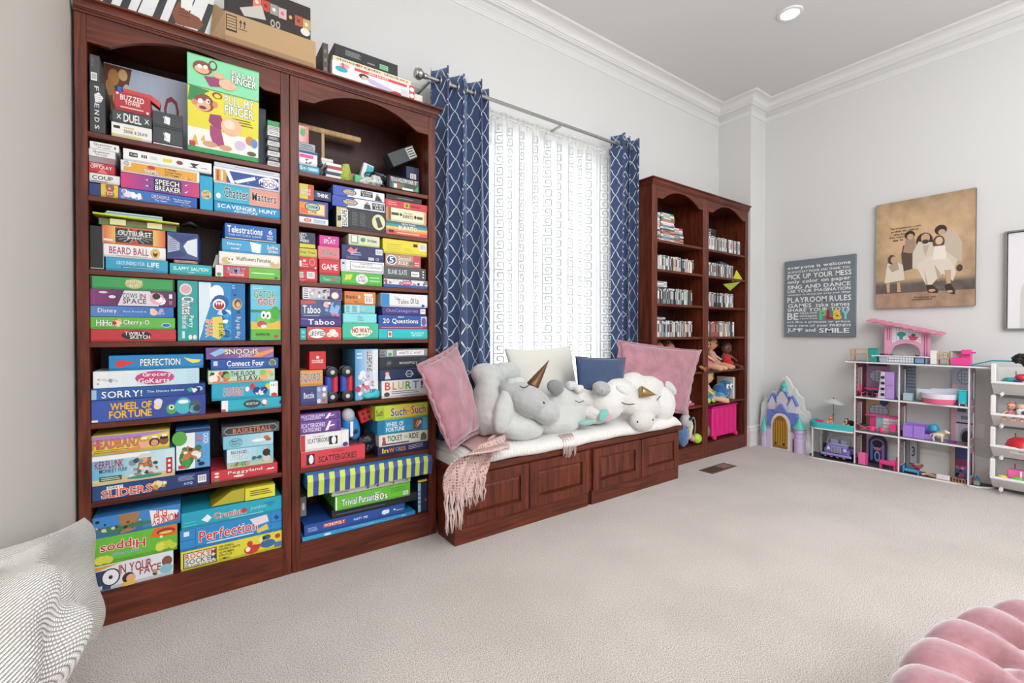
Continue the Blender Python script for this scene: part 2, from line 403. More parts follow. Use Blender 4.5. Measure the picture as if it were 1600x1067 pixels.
# wall outlet
ou = tag(MB().box((XR - .006, .762, .36), (XR, .832, .475), ch=.002).build('outlet_plate', WHITEP), 'white outlet cover on the end wall beside the dollhouse', 'outlet')

# ---------------------------------------------------------------- bookcases
YS = 2.48
SH = [2.01, 1.755, 1.457, 1.163, .832, .512, .14]
def bookcase(name, label, x0, x1, bays, loc):
    t = empty(name, loc, label, 'bookcase')
    yb = YB - .004; ztop = 2.478
    MB().box((x0, YS + .02, 0), (bays[0][0] - .004, yb, ztop)).build('side_panel', WOODZ, t)
    MB().box((bays[-1][1] + .004, YS + .02, 0), (x1, yb, ztop)).build('side_panel', WOODZ, t)
    m0, m1 = bays[0][1], bays[1][0]
    MB().box((m0 + .006, YS + .02, 0), (m1 - .006, yb, ztop)).build('divider', WOODZ, t)
    for a, b in ((x0, bays[0][0]), (bays[1][1], x1)): MB().box((a, YS, .0), (b, YS + .02, ztop), ch=.0025).build('stile', WOODZ, t)
    s = MB(); s.box((m0, YS, .0), ((m0 + m1) / 2 - .0012, YS + .02, ztop), ch=.0022); s.box(((m0 + m1) / 2 + .0012, YS, .0), (m1, YS + .02, ztop), ch=.0022); s.build('stile', WOODZ, t)
    for i, (a, b) in enumerate(bays):
        MB().box((a - .004, yb - .01, .05), (b + .004, yb, ztop)).build('back_panel', WOODSHADE, t)
        for z in SH[:-1]: MB().box((a - .002, YS + .006, z - .022), (b + .002, yb - .011, z), ch=.002).build('shelf', WOODX, t)
        p = MB().box((a, YS + .001, 0), (b, YS + .02, SH[-1])); p.box((a, YS + .02, SH[-1] - .02), (b, yb - .011, SH[-1])); p.build('plinth', WOODX, t)
        # arched rail
        n = 24; e = .07; pts = [(a, ztop), (b, ztop), (b, 2.364), (b - e, 2.364)]
        c = (a + b) / 2; hw = (b - a) / 2 - e
        for k in range(n + 1):
            q = 1 - 2 * k / n; pts.append((c + hw * q, 2.364 + .09 * (1 - abs(q) ** 2.1)))
        pts += [(a + e, 2.364), (a, 2.364)]
        up = pts[3:-1]; r_ = MB(); vs = []; fs = []
        xs = [(a, 2.364)] + up[::-1] + [(b, 2.364)]
        for (x, z) in xs:
            for y in (YS + .0005, YS + .019): vs += [(x, y, z), (x, y, ztop)]
        for k in range(len(xs) - 1):
            o = 4 * k; fs += [(o, o + 4, o + 5, o + 1), (o + 2, o + 3, o + 7, o + 6), (o, o + 2, o + 6, o + 4), (o + 1, o + 5, o + 7, o + 3)]
        r_.add(vs, fs); r_.build('arched_rail', WOODX, t)
    pr = [(0, ztop - .006), (.006, ztop - .006), (.006, ztop + .004), (.010, ztop + .004), (.010, ztop + .009), (.014, ztop + .011)] + [(.014 + .018 * (1 - math.cos(k * PI / 8)), ztop + .011 + .026 * math.sin(k * PI / 8)) for k in range(1, 5)] + [(.036, ztop + .038), (.036, ztop + .046), (0, ztop + .046)]
    x1c = min(x1, 4.832)
    c_ = sweep(([(x0, yb)] if x0 > 0 else []) + [(x0, YS), (x1c, YS)] + ([(x1c, yb)] if x1c < 4 else []), pr)
    c_.build('cornice', WOODX, t)
    MB().box((x0 + .001, YS + .001, ztop), (x1c - .001, yb, ztop + .044)).build('top_panel', WOODX, t)
    return t
BAYS1 = [(-.314, .383), (.465, 1.167)]; BAYS2 = [(3.312, 4.005), (4.095, 4.78)]
bookcase('bookcase', 'tall cherry bookcase with two arched bays packed with board games', -.352, 1.214, BAYS1, (.43, 2.65, 0))
bookcase('bookcase', 'tall cherry bookcase with arched bays of disc cases and dolls beside the column', 3.242, 4.83, BAYS2, (4.03, 2.65, 0))

# ---------------------------------------------------------------- window bench
be = empty('window_bench', (2.26, 2.5, 0), 'long low cherry storage bench with four panelled doors under the window', 'bench')
BX0, BX1, BYF = 1.222, 3.306, 2.263
b_ = MB(); b_.box((BX0, BYF + .006, .1), (3.236, YB - .006, .4)); b_.box((3.236, BYF + .006, .1), (BX1, 2.47, .4)); b_.build('carcass', WOODX, be)
MB().box((BX0, BYF, .0), (2.262, 2.47, .1)).build('plinth', WOODX, be); MB().box((2.30, BYF, .0), (BX1 - .004, 2.47, .1)).build('plinth', WOODX, be)
MB().box((2.262, BYF + .012, 0), (2.30, 2.47, .1)).build('plinth_gap', WOODSHADE, be)
tp = MB(); tp.box((BX0 - .0, BYF - .02, .402), (3.236, YB - .006, .436), ch=.004); tp.box((3.236, BYF - .02, .402), (BX1 + .035, 2.474, .436), ch=.004); tp.box((BX0, BYF - .008, .396), (BX1 + .015, 2.47, .402)); tp.build('bench_top', WOODX, be)
for xa, xb in ((BX0 + .001, 1.738), (1.744, 2.26), (2.303, 2.812), (2.822, 3.288)):
    d = MB(); z0, z1 = .1, .389; y0 = BYF - .014; y1 = BYF + .006; q = .062
    d.box((xa, y0, z0), (xa + q, y1, z1), ch=.002); d.box((xb - q, y0, z0), (xb, y1, z1), ch=.002); d.box((xa + q, y0, z0), (xb - q, y1, z0 + q), ch=.002); d.box((xa + q, y0, z1 - q), (xb - q, y1, z1), ch=.002)
    do = d.build('door', WOODZ, be)
    e = MB()
    def ring(a, y, ins):
        return [(xa + q + ins, y, z0 + q + ins), (xb - q - ins, y, z0 + q + ins), (xb - q - ins, y, z1 - q - ins), (xa + q + ins, y, z1 - q - ins)]
    rs = [ring(0, y0 + .012, .0), ring(0, y0 + .012, .006), ring(0, y0 + .003, .022), ring(0, y0 + .003, .023)]
    vs = sum(rs, []); fs = [tuple((k * 4 + i, k * 4 + (i + 1) % 4, k * 4 + 4 + (i + 1) % 4, k * 4 + 4 + i)) for k in range(3) for i in range(4)] + [(12, 13, 14, 15)]
    e.add(vs, fs).build('raised_panel', WOODZ, do)
    m_ = MB()
    for k, (w_, yy) in enumerate(((.006, .002), )):
        for a, c in (((xa + q - .004, y0 - yy, z0 + q - .004), (xb - q + .004, y0 + .012, z0 + q + .002)), ((xa + q - .004, y0 - yy, z1 - q - .002), (xb - q + .004, y0 + .012, z1 - q + .004)), ((xa + q - .004, y0 - yy, z0 + q), (xa + q + .002, y0 + .012, z1 - q)), ((xb - q - .002, y0 - yy, z0 + q), (xb - q + .004, y0 + .012, z1 - q))): m_.box(a, c)
    m_.build('bead_moulding', WOODX, do)

# ---------------------------------------------------------------- board games: one object per box, its print a part
def G(x0, x1, z0, z1, y, d, col, label, art, yaw=0, cat='game box', group='board games on the near bookcase', name='game_box'):
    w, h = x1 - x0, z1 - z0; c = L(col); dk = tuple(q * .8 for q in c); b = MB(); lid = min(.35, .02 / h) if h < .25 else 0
    ch = min(.0015, h * .06)
    if h < w and h > .03:                      # lid over base
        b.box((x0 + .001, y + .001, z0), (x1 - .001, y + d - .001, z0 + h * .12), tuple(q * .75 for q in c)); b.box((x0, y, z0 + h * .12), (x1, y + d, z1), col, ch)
    else: b.box((x0, y, z0), (x1, y + d, z1), col, ch)
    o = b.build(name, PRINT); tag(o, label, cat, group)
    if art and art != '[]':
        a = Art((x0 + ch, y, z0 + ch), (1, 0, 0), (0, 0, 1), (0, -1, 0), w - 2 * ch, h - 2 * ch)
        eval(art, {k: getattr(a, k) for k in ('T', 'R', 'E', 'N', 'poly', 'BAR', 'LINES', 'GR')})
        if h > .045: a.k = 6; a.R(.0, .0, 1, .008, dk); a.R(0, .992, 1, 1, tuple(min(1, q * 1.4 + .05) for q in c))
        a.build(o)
    if yaw:
        cx, cy = (x0 + x1) / 2, y + d / 2; M = Matrix.Translation((cx, cy, 0)) @ Matrix.Rotation(math.radians(yaw), 4, 'Z') @ Matrix.Translation((-cx, -cy, 0)); o.matrix_world = M
    return o
G(-0.3090,-0.2610,2.0106,2.2142,2.492,0.200,'3A3E42','tall charcoal game box with brush lettering standing at left end of top shelf',"[T('F',.3,.84,.6,.93,'E8E8E6',rot=-90),poly([(.35,.6),(.75,.62),(.9,.72),(.6,.82),(.3,.76)],'F2F2F0'),LINES(4,.35,.62,.85,.78,'3A3E42',.15),T('E',.3,.5,.62,.58,'E8E8E6',rot=-90),T('N',.3,.36,.62,.45,'E8E8E6',rot=-90),T('D',.3,.21,.62,.3,'E8E8E6',rot=-90),T('S',.3,.07,.62,.15,'E8E8E6',rot=-90)]",0)
G(-0.3080,-0.2770,2.2140,2.3222,2.492,0.200,'46494B','charcoal box with barcode standing above the brush lettered box, top shelf',"[R(.1,.55,.45,.95,'505456'),LINES(5,.15,.6,.4,.9,'8A8C8C',.2),BAR(.1,.04,.75,.34)]",0)
G(-0.2830,0.0330,2.0106,2.3792,2.660,0.120,'B9C4D6','large pale blue party box with red script behind stacks on top shelf',"[GR(.0,0,1,1,'AEBBD2','C6CEDC'),poly([(0,0),(0,1),(.3,1),(.16,.2)],'6B3A1C'),E(.1,.85,.06,.1,'B98442'),E(.2,.9,.05,.07,'D9B27A'),E(.06,.72,.05,.1,'A8783A'),E(.14,.6,.05,.1,'D0A668'),E(.24,.7,.045,.1,'C8CBC4'),E(.05,.45,.045,.09,'8E6A34'),E(.2,.45,.04,.08,'9A6B38'),T('Ch',.66,.28,.84,.78,'8E1F2C',rot=-90),E(.62,.3,.05,.13,'D8DCE4')]",0)
G(-0.2430,-0.1120,2.0106,2.0702,2.492,0.150,'EFEEEA','white box, pale lettering, bottom in second stack, top shelf, near bookcase left bay',"[R(.04,.6,.2,.8,'222222'),T('DRINK & DRAW',.3,.35,.9,.6,'5A4650'),R(.3,.68,.55,.8,'D8C890'),R(0,.06,.75,.2,'D8D27A')]",0)
G(-0.2410,-0.1120,2.0710,2.1212,2.492,0.150,'44484A','charcoal box, white lettering, second up in second stack, top shelf, near bookcase left bay',"[T('DUEL',.28,.12,.74,.86,'F4F4F2'),T('X',.1,.3,.22,.7,'F4F4F2'),T('X',.82,.3,.94,.7,'F4F4F2')]",0)
G(-0.2330,-0.1150,2.1220,2.2002,2.492,0.150,'B8323A','red box, pale lettering, topmost in second stack, top shelf, near bookcase left bay',"[T('BUZZED',.15,.58,.82,.88,'F6EDE8'),T('TOWER',.28,.36,.72,.55,'F6EDE8'),R(.15,.16,.8,.24,'E7B8B4'),E(.07,.9,.04,.06,'F2E4DE'),E(.92,.12,.04,.07,'F2E4DE')]",0)
G(-0.1090,-0.0040,2.0106,2.0872,2.492,0.150,'3C4145','grey box, card emblem, bottom in middle stack, top shelf, near bookcase left bay',"[poly([(.36,.3),(.56,.22),(.58,.72),(.4,.78)],'F4F4F2'),poly([(.33,.72),(.42,.34),(.46,.34),(.37,.74)],'C8CACB'),R(0,0,1,.06,'E8E8E6')]",0)
G(-0.1090,-0.0040,2.0880,2.1542,2.492,0.150,'3C4145','grey box, card emblem, second up in middle stack, top shelf, near bookcase left bay',"[poly([(.36,.3),(.56,.22),(.58,.72),(.4,.78)],'F4F4F2'),poly([(.33,.72),(.42,.34),(.46,.34),(.37,.74)],'C8CACB')]",0)
pmf = G(0.0120,0.2880,2.0106,2.4202,2.485,0.036,'3FA866','tall mint and yellow game box with cartoon monkey leaning out of top shelf',"[R(0,0,1,.05,'2FA45C'),R(0,.05,1,.25,'F4F2EA'),R(0,.25,1,.68,'E8DC3A'),R(0,.68,1,1,'8CE0AE'),R(0,.67,1,.683,'4AA878'),poly([(0,.52),(.03,.68),(.3,.66),(.22,.62),(.3,.6),(.15,.6),(.1,.52)],'2E8A4A'),T('PULL MY',.5,.56,.93,.66,'F4F6F2','1E6E3A'),T('FINGER',.5,.46,.93,.56,'F8F8F6','1E6E3A'),LINES(3,.62,.36,.92,.44,'6A5A20'),E(.22,.52,.14,.09,'8A4030'),E(.2,.49,.11,.055,'E8B48C'),E(.09,.51,.04,.03,'D89070'),E(.37,.53,.04,.035,'D89070'),E(.17,.535,.035,.025,'FFFFFF'),E(.27,.545,.03,.025,'FFFFFF'),E(.28,.545,.012,.012,'222222'),E(.2,.47,.05,.018,'7A2030'),E(.4,.63,.07,.035,'8A4030'),E(.4,.625,.045,.022,'E8DC3A'),poly([(.3,.42),(.45,.43),(.52,.3),(.38,.27),(.28,.34)],'9A3A6A'),E(.6,.33,.15,.1,'EDC09A'),E(.57,.35,.08,.05,'F8DEC4'),poly([(.3,.3),(.45,.28),(.5,.12),(.36,.08),(.3,.2)],'A8417A'),E(.3,.1,.1,.03,'D8A078'),E(.52,.09,.09,.03,'D8A078'),poly([(.04,.07),(.1,.18),(.14,.07)],'E0B040'),poly([(.17,.12),(.22,.19),(.23,.12)],'E0B040'),E(.73,.15,.08,.05,'D8C0E8'),E(.87,.22,.06,.05,'C88850'),E(.94,.2,.05,.05,'6A90C0'),E(.9,.08,.07,.025,'5A5A38'),E(.2,.88,.13,.07,'8A4030'),E(.19,.86,.1,.04,'E8B48C'),E(.16,.89,.03,.02,'FFFFFF'),E(.24,.895,.03,.02,'FFFFFF'),E(.34,.93,.06,.05,'70382C'),E(.34,.93,.04,.035,'8CE0AE'),poly([(.22,.8),(.42,.82),(.44,.73),(.3,.71)],'9A3A6A'),E(.54,.77,.12,.055,'EDC09A'),E(.42,.84,.08,.03,'E8B48C'),T('PULL MY',.6,.88,.95,.94,'F4F6F2','1E6E3A'),T('FINGER',.6,.8,.96,.88,'F8F8F6','1E6E3A'),R(.02,.05,.1,.1,'C03A3A')]",0); pmf.matrix_world = Matrix.Translation((0, 2.486, 2.011)) @ Matrix.Rotation(math.radians(7), 4, 'X') @ Matrix.Translation((0, -2.486, -2.011))
G(0.2940,0.3300,2.0106,2.3012,2.550,0.200,'242C40','navy plastic case behind tall monkey box on top shelf',"[R(.1,.1,.9,.9,'2C3650')]",0)
G(0.3280,0.3820,2.0106,2.0344,2.492,0.100,'DCDCD8','thin white card box, bottom in small pile, right end of top shelf, left bay',"[LINES(2,.1,.2,.9,.85,'7A7C7C',.45)]",0)
G(0.3280,0.3820,2.0351,2.0589,2.492,0.100,'30343A','thin black card box, second up in small pile, right end of top shelf, left bay',"[LINES(2,.1,.2,.9,.85,'C8C8C8',.45)]",0)
G(0.3280,0.3820,2.0596,2.0834,2.492,0.100,'E8E6E2','thin white card box, third up in small pile, right end of top shelf, left bay',"[LINES(2,.1,.2,.9,.85,'7A7C7C',.45)]",0)
G(0.3280,0.3820,2.0841,2.1079,2.492,0.100,'3E3234','thin dark card box, fourth up in small pile, right end of top shelf, left bay',"[LINES(2,.1,.2,.9,.85,'C8C8C8',.45)]",0)
G(0.3280,0.3820,2.1086,2.1324,2.492,0.100,'D8DCDA','thin white card box, fifth up in small pile, right end of top shelf, left bay',"[LINES(2,.1,.2,.9,.85,'7A7C7C',.45)]",0)
G(0.3280,0.3820,2.1331,2.1569,2.492,0.100,'3A3C3E','thin black card box, sixth up in small pile, right end of top shelf, left bay',"[LINES(2,.1,.2,.9,.85,'C8C8C8',.45)]",0)
G(0.3280,0.3820,2.1576,2.1814,2.492,0.100,'E4E6E2','thin white card box, seventh up in small pile, right end of top shelf, left bay',"[LINES(2,.1,.2,.9,.85,'7A7C7C',.45)]",0)
G(0.3280,0.3820,2.1821,2.2059,2.492,0.100,'C9CDC8','thin grey card box, eighth up in small pile, right end of top shelf, left bay',"[LINES(2,.1,.2,.9,.85,'7A7C7C',.45)]",0)
G(0.3280,0.3820,2.2066,2.2304,2.492,0.100,'2FA45C','thin green card box, ninth up in small pile, right end of top shelf, left bay',"[LINES(2,.1,.2,.9,.85,'7A7C7C',.45)]",0)
G(-0.3130,-0.2790,1.7556,1.8062,2.492,0.260,'223A78','plain navy box at left end of second shelf','[]',0)
G(-0.2780,-0.2230,1.7556,1.8092,2.492,0.260,'E2C04A','yellow box with two red game faces, left end of second shelf',"[poly([(.3,.0),(.25,.3),(.35,.5),(.25,.8),(.3,1),(.75,1),(.8,.7),(.7,.5),(.8,.25),(.72,0)],'8A6A50'),R(.36,.56,.68,.82,'C83A3A'),R(.36,.18,.68,.44,'F0C8A8'),E(.52,.3,.1,.08,'D04A3A'),T('A',.42,.6,.6,.78,'FFE8C8')]",0)
G(-0.3120,-0.2180,1.8110,1.8472,2.492,0.260,'E8E8E6','white box with heavy black lettering, left end of second shelf',"[T('COUP',.08,.3,.78,.8,'26282A'),LINES(1,.05,.02,.6,.2,'2A2A2A')]",0)
G(-0.3130,-0.2330,1.8480,1.8892,2.492,0.260,'C0303A','low red box with white lettering, second up at left end of second shelf',"[poly([(0,1),(.3,.6),(.6,1)],'E8A0A0'),poly([(.3,0),(.5,.5),(.75,0)],'E87880'),T('OH CRAY',.05,.45,.9,.8,'F4ECEA')]",0)
G(-0.3130,-0.2320,1.8900,1.9142,2.492,0.260,'8C8088','dull grey pink box under two white boxes, left end of second shelf',"[GR(0,0,1,1,'9AA0A4','A8707C')]",0)
G(-0.3130,-0.2320,1.9150,1.9442,2.492,0.260,'ECECEA','white box with grey script, lower of two, left end of second shelf',"[T('Question',.15,.5,.8,.85,'585858'),T('TOP CARDS',.25,.15,.7,.4,'7A7A7A')]",0)
G(-0.3100,-0.2200,1.9450,1.9742,2.492,0.260,'F0F0EE','white box with grey script, uppermost at left end of second shelf',"[T('Question',.12,.5,.75,.88,'6A6A6A'),T('TOP CARDS',.22,.15,.7,.4,'8A8A8A'),E(.88,.5,.03,.2,'4A4A4A')]",0)
G(-0.2220,0.0460,1.7556,1.8032,2.492,0.260,'2C62AE','blue illustrated box, bottom in second stack, second shelf, near bookcase left bay',"[GR(0,0,1,1,'3C7AC4','1F57A8'),N(14,.02,.05,.3,.95,['F4F4F8','E8E0F0','B890C8','F8F8FF'],.25),T('DREADFUL',.4,.45,.64,.8,'D8D0E8','22386A'),T('The Game',.44,.2,.6,.36,'E8E8F0'),T('The Great Escape',.68,.5,.92,.68,'E8EEF8'),T('and Fortune Party',.7,.3,.9,.48,'E8EEF8'),E(.85,.1,.07,.14,'7AB0E0'),E(.85,.1,.055,.1,'2C62AE')]",0)
G(-0.2160,0.0550,1.8040,1.8702,2.492,0.260,'5A3A8C','purple pink box, second up in second stack, second shelf, near bookcase left bay',"[GR(0,0,.5,1,'D83A78','5A3CA0',10),GR(.5,0,1,1,'5A3CA0','D83A70',10),R(.4,.08,.76,.94,'1E1E28'),T('SPEECH',.42,.52,.73,.88,'F4F4F4'),T('BREAKER',.42,.12,.75,.46,'F4F4F4'),poly([(.29,.7),(.34,.8),(.32,.66),(.36,.68)],'F0F0F4'),poly([(.29,.3),(.34,.4),(.32,.26),(.36,.28)],'F0F0F4'),poly([(.8,.75),(.85,.82),(.82,.68)],'F0F0F4'),poly([(.8,.25),(.85,.35),(.82,.2)],'F0F0F4')]",0)
G(-0.2150,0.0550,1.8710,1.9202,2.492,0.260,'F0EEE8','white edged yellow box, third up in second stack, second shelf, near bookcase left bay',"[R(.03,.1,.97,.9,'E9A93A'),R(.03,.5,.12,1,'F4F2EC'),E(.065,.75,.035,.2,'3A3A3A'),E(.065,.75,.028,.15,'F4F2EC'),T('43',.05,.65,.08,.85,'333333'),T('THUMBS',.28,.12,.46,.5,'F8F4E8','5A3A30'),E(.37,.72,.05,.18,'C83A3A'),T('2 TEAMS.',.54,.7,.7,.86,'5A3A20'),T('TOUGH TASKS.',.54,.45,.77,.6,'5A3A20'),T('NO THUMBS.',.54,.2,.74,.35,'5A3A20'),N(8,.78,.1,.95,.35,['F0C860','D88A30'],.12)]",0)
G(-0.2070,0.1010,1.9210,1.9692,2.492,0.200,'F2F2F0','long white box, small icons, topmost in second stack, second shelf, near bookcase left bay',"[R(.06,.35,.15,.75,'2A2A2A'),T('7:01',.07,.45,.14,.65,'E0E0E0'),T('111',.19,.4,.25,.7,'2A2A2A'),LINES(3,.29,.4,.37,.72,'C4C4C4'),R(.43,.4,.53,.72,'E8D84A'),N(4,.58,.35,.66,.75,['A04A6A','5A3A80','8A3A4A'],.3),poly([(.72,.3),(.78,.4),(.74,.72),(.86,.75),(.8,.45),(.84,.3)],'2A3A38'),LINES(1,.87,.3,.95,.5,'9A9A9A')]",0)
G(0.0560,0.1050,1.7556,1.9092,2.492,0.200,'1FA8D0','upright cyan game box with round emblem, middle of second shelf',"[E(.5,.45,.42,.14,'E0C878'),T('HIT',.25,.46,.75,.55,'8A4A5A',rot=0),T('GAME',.22,.36,.78,.44,'6A5A80')]",0)
G(0.1100,0.3820,1.7556,1.8032,2.492,0.260,'1F93C8','blue box, white capitals, bottom in right stack, second shelf, near bookcase left bay',"[T('SCAVENGER HUNT',.04,.42,.94,.82,'F2F8FA'),T('ADVENTURE',.28,.12,.64,.34,'F2F8FA')]",0)
G(0.1090,0.3820,1.8040,1.8872,2.492,0.260,'4FB0C8','turquoise and coral box, second up in right stack, second shelf, near bookcase left bay',"[R(0,0,.52,1,'35B0CC'),R(.52,0,1,1,'E09A88'),T('Chatter',.14,.25,.5,.85,'3A4A50','E8F0F0'),T('Matters',.56,.3,.94,.8,'3A4A50','F4E0D8'),E(.06,.3,.035,.16,'E8F0F0')]",0)
G(0.1080,0.3820,1.8880,1.9622,2.492,0.260,'EDEEF2','navy box in white edge, third up in right stack, second shelf, near bookcase left bay',"[R(.02,.1,.98,.86,'27489A'),R(.02,.1,.18,.86,'E0A040'),R(.04,.15,.07,.8,'C03A3A'),R(.1,.15,.13,.8,'F0E8D0'),poly([(.16,.86),(.24,.1),(.3,.1),(.22,.86)],'F4F4F6'),poly([(.28,.25),(.6,.75),(.62,.55),(.34,.12)],'F0F0F4'),E(.82,.48,.16,.36,'F4F4F6'),T('Shoot The',.72,.58,.92,.74,'8A3050'),T('MOON',.68,.2,.95,.55,'6A3AA0'),E(.5,.25,.006,.03,'F8F8A0'),E(.64,.7,.006,.03,'F8F8A0')]",0)
G(0.1110,0.3820,1.9630,1.9822,2.492,0.260,'CFD6E2','thin pale card tray, topmost in right stack, second shelf, near bookcase left bay',"[LINES(1,.3,.3,.9,.7,'8A94A8')]",0)
G(-0.3120,-0.2680,1.4576,1.6342,2.492,0.250,'17191C','black folio with pale edge standing at left end of third shelf',"[R(0,0,1,.03,'B8B8BC'),R(.93,0,1,1,'9A9CA0')]",0)
G(-0.2650,-0.0610,1.4576,1.5122,2.492,0.260,'35A0C4','sky blue box, pale lettering, bottom in left stack, third shelf, near bookcase left bay',"[T('GROUNDED FOR',.16,.48,.62,.78,'BEE4EE'),T('LIFE',.66,.42,.86,.8,'E8F4F8'),R(.24,.18,.78,.36,'1E5A7A'),LINES(1,.26,.2,.76,.34,'A8D8E4')]",0)
G(-0.2730,-0.0680,1.5130,1.5672,2.492,0.260,'F0ECEC','white box, raspberry lettering, second up in left stack, third shelf, near bookcase left bay',"[T('BEARD BALL',.09,.25,.72,.82,'A8305A'),E(.83,.5,.08,.4,'D8A830'),E(.83,.5,.065,.33,'E8C050'),E(.83,.5,.04,.28,'4A3020'),E(.83,.62,.028,.12,'F0C8A0'),R(.2,.1,.7,.16,'C8A8B0')]",0)
G(-0.2760,-0.0690,1.5680,1.6422,2.492,0.260,'E07038','orange box, black starburst label, topmost in left stack, third shelf, near bookcase left bay',"[GR(0,0,.2,1,'D85A30','F0B868'),GR(.8,0,1,1,'F0C070','D86030'),R(.2,.1,.8,.92,'242826')]+[poly([(.5,.5),(.5+.3*__import__('math').cos(t*.37),.5+.42*__import__('math').sin(t*.37)),(.5+.3*__import__('math').cos(t*.37+.1),.5+.42*__import__('math').sin(t*.37+.1))],'A8B0A8') for t in range(17)]+[T('OUTBURST',.24,.5,.78,.8,'F2F2EE','242826'),T('Junior',.38,.3,.62,.48,'F2F2EE','242826'),E(.5,.16,.06,.09,'D03A4A'),E(.5,.86,.05,.06,'D03A4A'),R(.02,.12,.16,.24,'F4E8E0')]",0)
G(-0.0550,0.0990,1.4576,1.5052,2.492,0.260,'27AEB4','teal box, pale lettering, bottom in middle stack, third shelf, near bookcase left bay',"[T('SLAPPY SALMON',.08,.4,.92,.75,'E8F4F0'),T('GAME',.42,.14,.58,.3,'C8ECE8')]",0)
G(-0.0410,0.0490,1.5060,1.5222,2.492,0.260,'7A2A26','narrow red and black box under blue envelope box, middle of third shelf',"[R(0,0,1,1,'8A2E28'),LINES(2,.05,.2,.95,.9,'D8C8B8',.4)]",0)
G(-0.0560,0.0570,1.5245,1.6412,2.492,0.160,'4A5890','square blue box with white panels above teal box, third shelf',"[poly([(.0,.95),(.42,.66),(.5,.6),(1,.98),(1,.95)],'3C4880'),poly([(.02,.9),(.4,.62),(.4,.34),(.02,.22)],'AEB6CC'),poly([(.52,.5),(.66,.72),(.98,.84),(.98,.1),(.66,.22)],'DDE8EE'),LINES(6,.06,.32,.32,.78,'6A749C',.3),poly([(.0,.0),(.5,.1),(.62,.2),(.4,.34),(0,.2)],'38447C')]",-6)
G(0.1120,0.3820,1.4576,1.5132,2.492,0.260,'C04048','red, white and green box, bottom in right stack, third shelf, near bookcase left bay',"[R(0,0,.11,1,'ECE8E6'),R(.11,0,.5,1,'C83C44'),R(.5,0,1,1,'6CC048'),E(.05,.2,.035,.16,'4A9A6A'),T('FAMILY',.17,.42,.44,.85,'28509A','E8F0F8'),T('CHALLENGE',.2,.15,.42,.34,'E8F0F8'),LINES(1,.54,.4,.9,.62,'DDF0D0'),E(.93,.16,.03,.1,'2A5A30')]",0)
G(0.1270,0.3820,1.5140,1.5762,2.492,0.260,'F0ECE2','white box, brown lettering, second up in right stack, third shelf, near bookcase left bay',"[T('Wallflowers Pancakes',.26,.4,.84,.72,'6A4038'),E(.12,.36,.09,.26,'D8B878'),E(.17,.42,.05,.2,'F4F0E8'),E(.9,.3,.09,.22,'D8B878'),E(.92,.5,.04,.15,'F4F0E8'),E(.15,.45,.012,.08,'3A3030'),E(.2,.45,.012,.08,'3A3030')]",0)
G(0.1390,0.3820,1.5770,1.6362,2.492,0.260,'45A2D4','light blue box, third up in right stack, third shelf, near bookcase left bay',"[T('Disney',.08,.5,.32,.75,'EAF4FA'),T('GAME',.14,.2,.28,.36,'EAF4FA'),poly([(.46,.95),(.66,.8),(.64,.05),(.5,.1)],'F2F2F4'),T('Selfie',.76,.48,.96,.8,'F2F6F8','28507A'),T('Slides',.78,.15,.96,.45,'F2F6F8','28507A')]",0)
G(0.1500,0.3650,1.6370,1.7092,2.492,0.260,'1F62B4','blue box, white serif lettering, topmost in right stack, third shelf, near bookcase left bay',"[T('Telestrations',.04,.42,.72,.88,'F4F6F8'),T('THE PICTURE GAME',.06,.22,.7,.34,'B8D0EC'),T('6',.84,.55,.92,.86,'F4F6F8'),T('PARTY',.81,.34,.94,.48,'F4F6F8'),T('PACK',.82,.16,.93,.3,'F4F6F8'),R(0,0,1,.07,'D8C890')]",0)
G(-0.3130,-0.0340,1.1636,1.2142,2.492,0.260,'C4363E','red box, white ribbon lettering, bottom in left stack, fourth shelf, near bookcase left bay',"[E(.52,.52,.18,.42,'2A2426'),T('TWIRLY',.38,.52,.62,.84,'F4F0EE','3A2A2A'),T('SKETCH',.44,.2,.68,.52,'F4F0EE','3A2A2A')]",0)
G(-0.3130,-0.0370,1.2150,1.2652,2.492,0.260,'66B84A','green box, cherry lettering, second up in left stack, fourth shelf, near bookcase left bay',"[T('HiHo!',.06,.25,.26,.8,'F0F4EC','2A5A2A'),N(7,.24,.15,.36,.9,['E8B070','C87048','F0D8B0','A03A3A'],.3),T('Cherry-O',.37,.25,.68,.82,'F0F4EC','2A5A2A'),E(.89,.35,.06,.2,'E8F0F4'),E(.89,.35,.052,.16,'3A68B0')]",0)
G(-0.3130,-0.0420,1.2660,1.3112,2.492,0.260,'3A74B8','mid blue box, white script, third up in left stack, fourth shelf, near bookcase left bay',"[GR(0,0,1,1,'5A88C0','2A6EC0'),T('Disney',.08,.25,.3,.8,'DCE8F4','24406A'),T('Eye Found It',.38,.4,.66,.6,'C8DCF0'),N(7,.7,.15,.9,.9,['E8ECF4','B8A8D0','F0C8B8','8AC0E8'],.35)]",0)
G(-0.3130,-0.0340,1.3120,1.3792,2.492,0.260,'7A3A72','plum box, spotlit grey lettering, fourth up in left stack, fourth shelf, near bookcase left bay',"[GR(0,0,.45,1,'8A3A7A','3A2844'),poly([(.3,0),(.38,1),(.68,1),(.8,0)],'DCDCE0'),GR(.8,0,1,1,'6A3A6A','4A2A4A',4),T('COWS',.36,.5,.53,.82,'4A4A50'),T('IN',.56,.5,.63,.82,'A03A6A'),T('SPACE',.36,.14,.64,.48,'5A3A50'),E(.14,.82,.05,.07,'D8D4E0'),E(.24,.55,.04,.1,'E0DCE8'),N(9,.68,.1,.88,.9,['F4F0F0','E8A8B8','2A2428','F8F8F8'],.3),R(.92,.55,.96,.85,'F0E8EC'),R(.92,.15,.96,.4,'C85A7A')]",0)
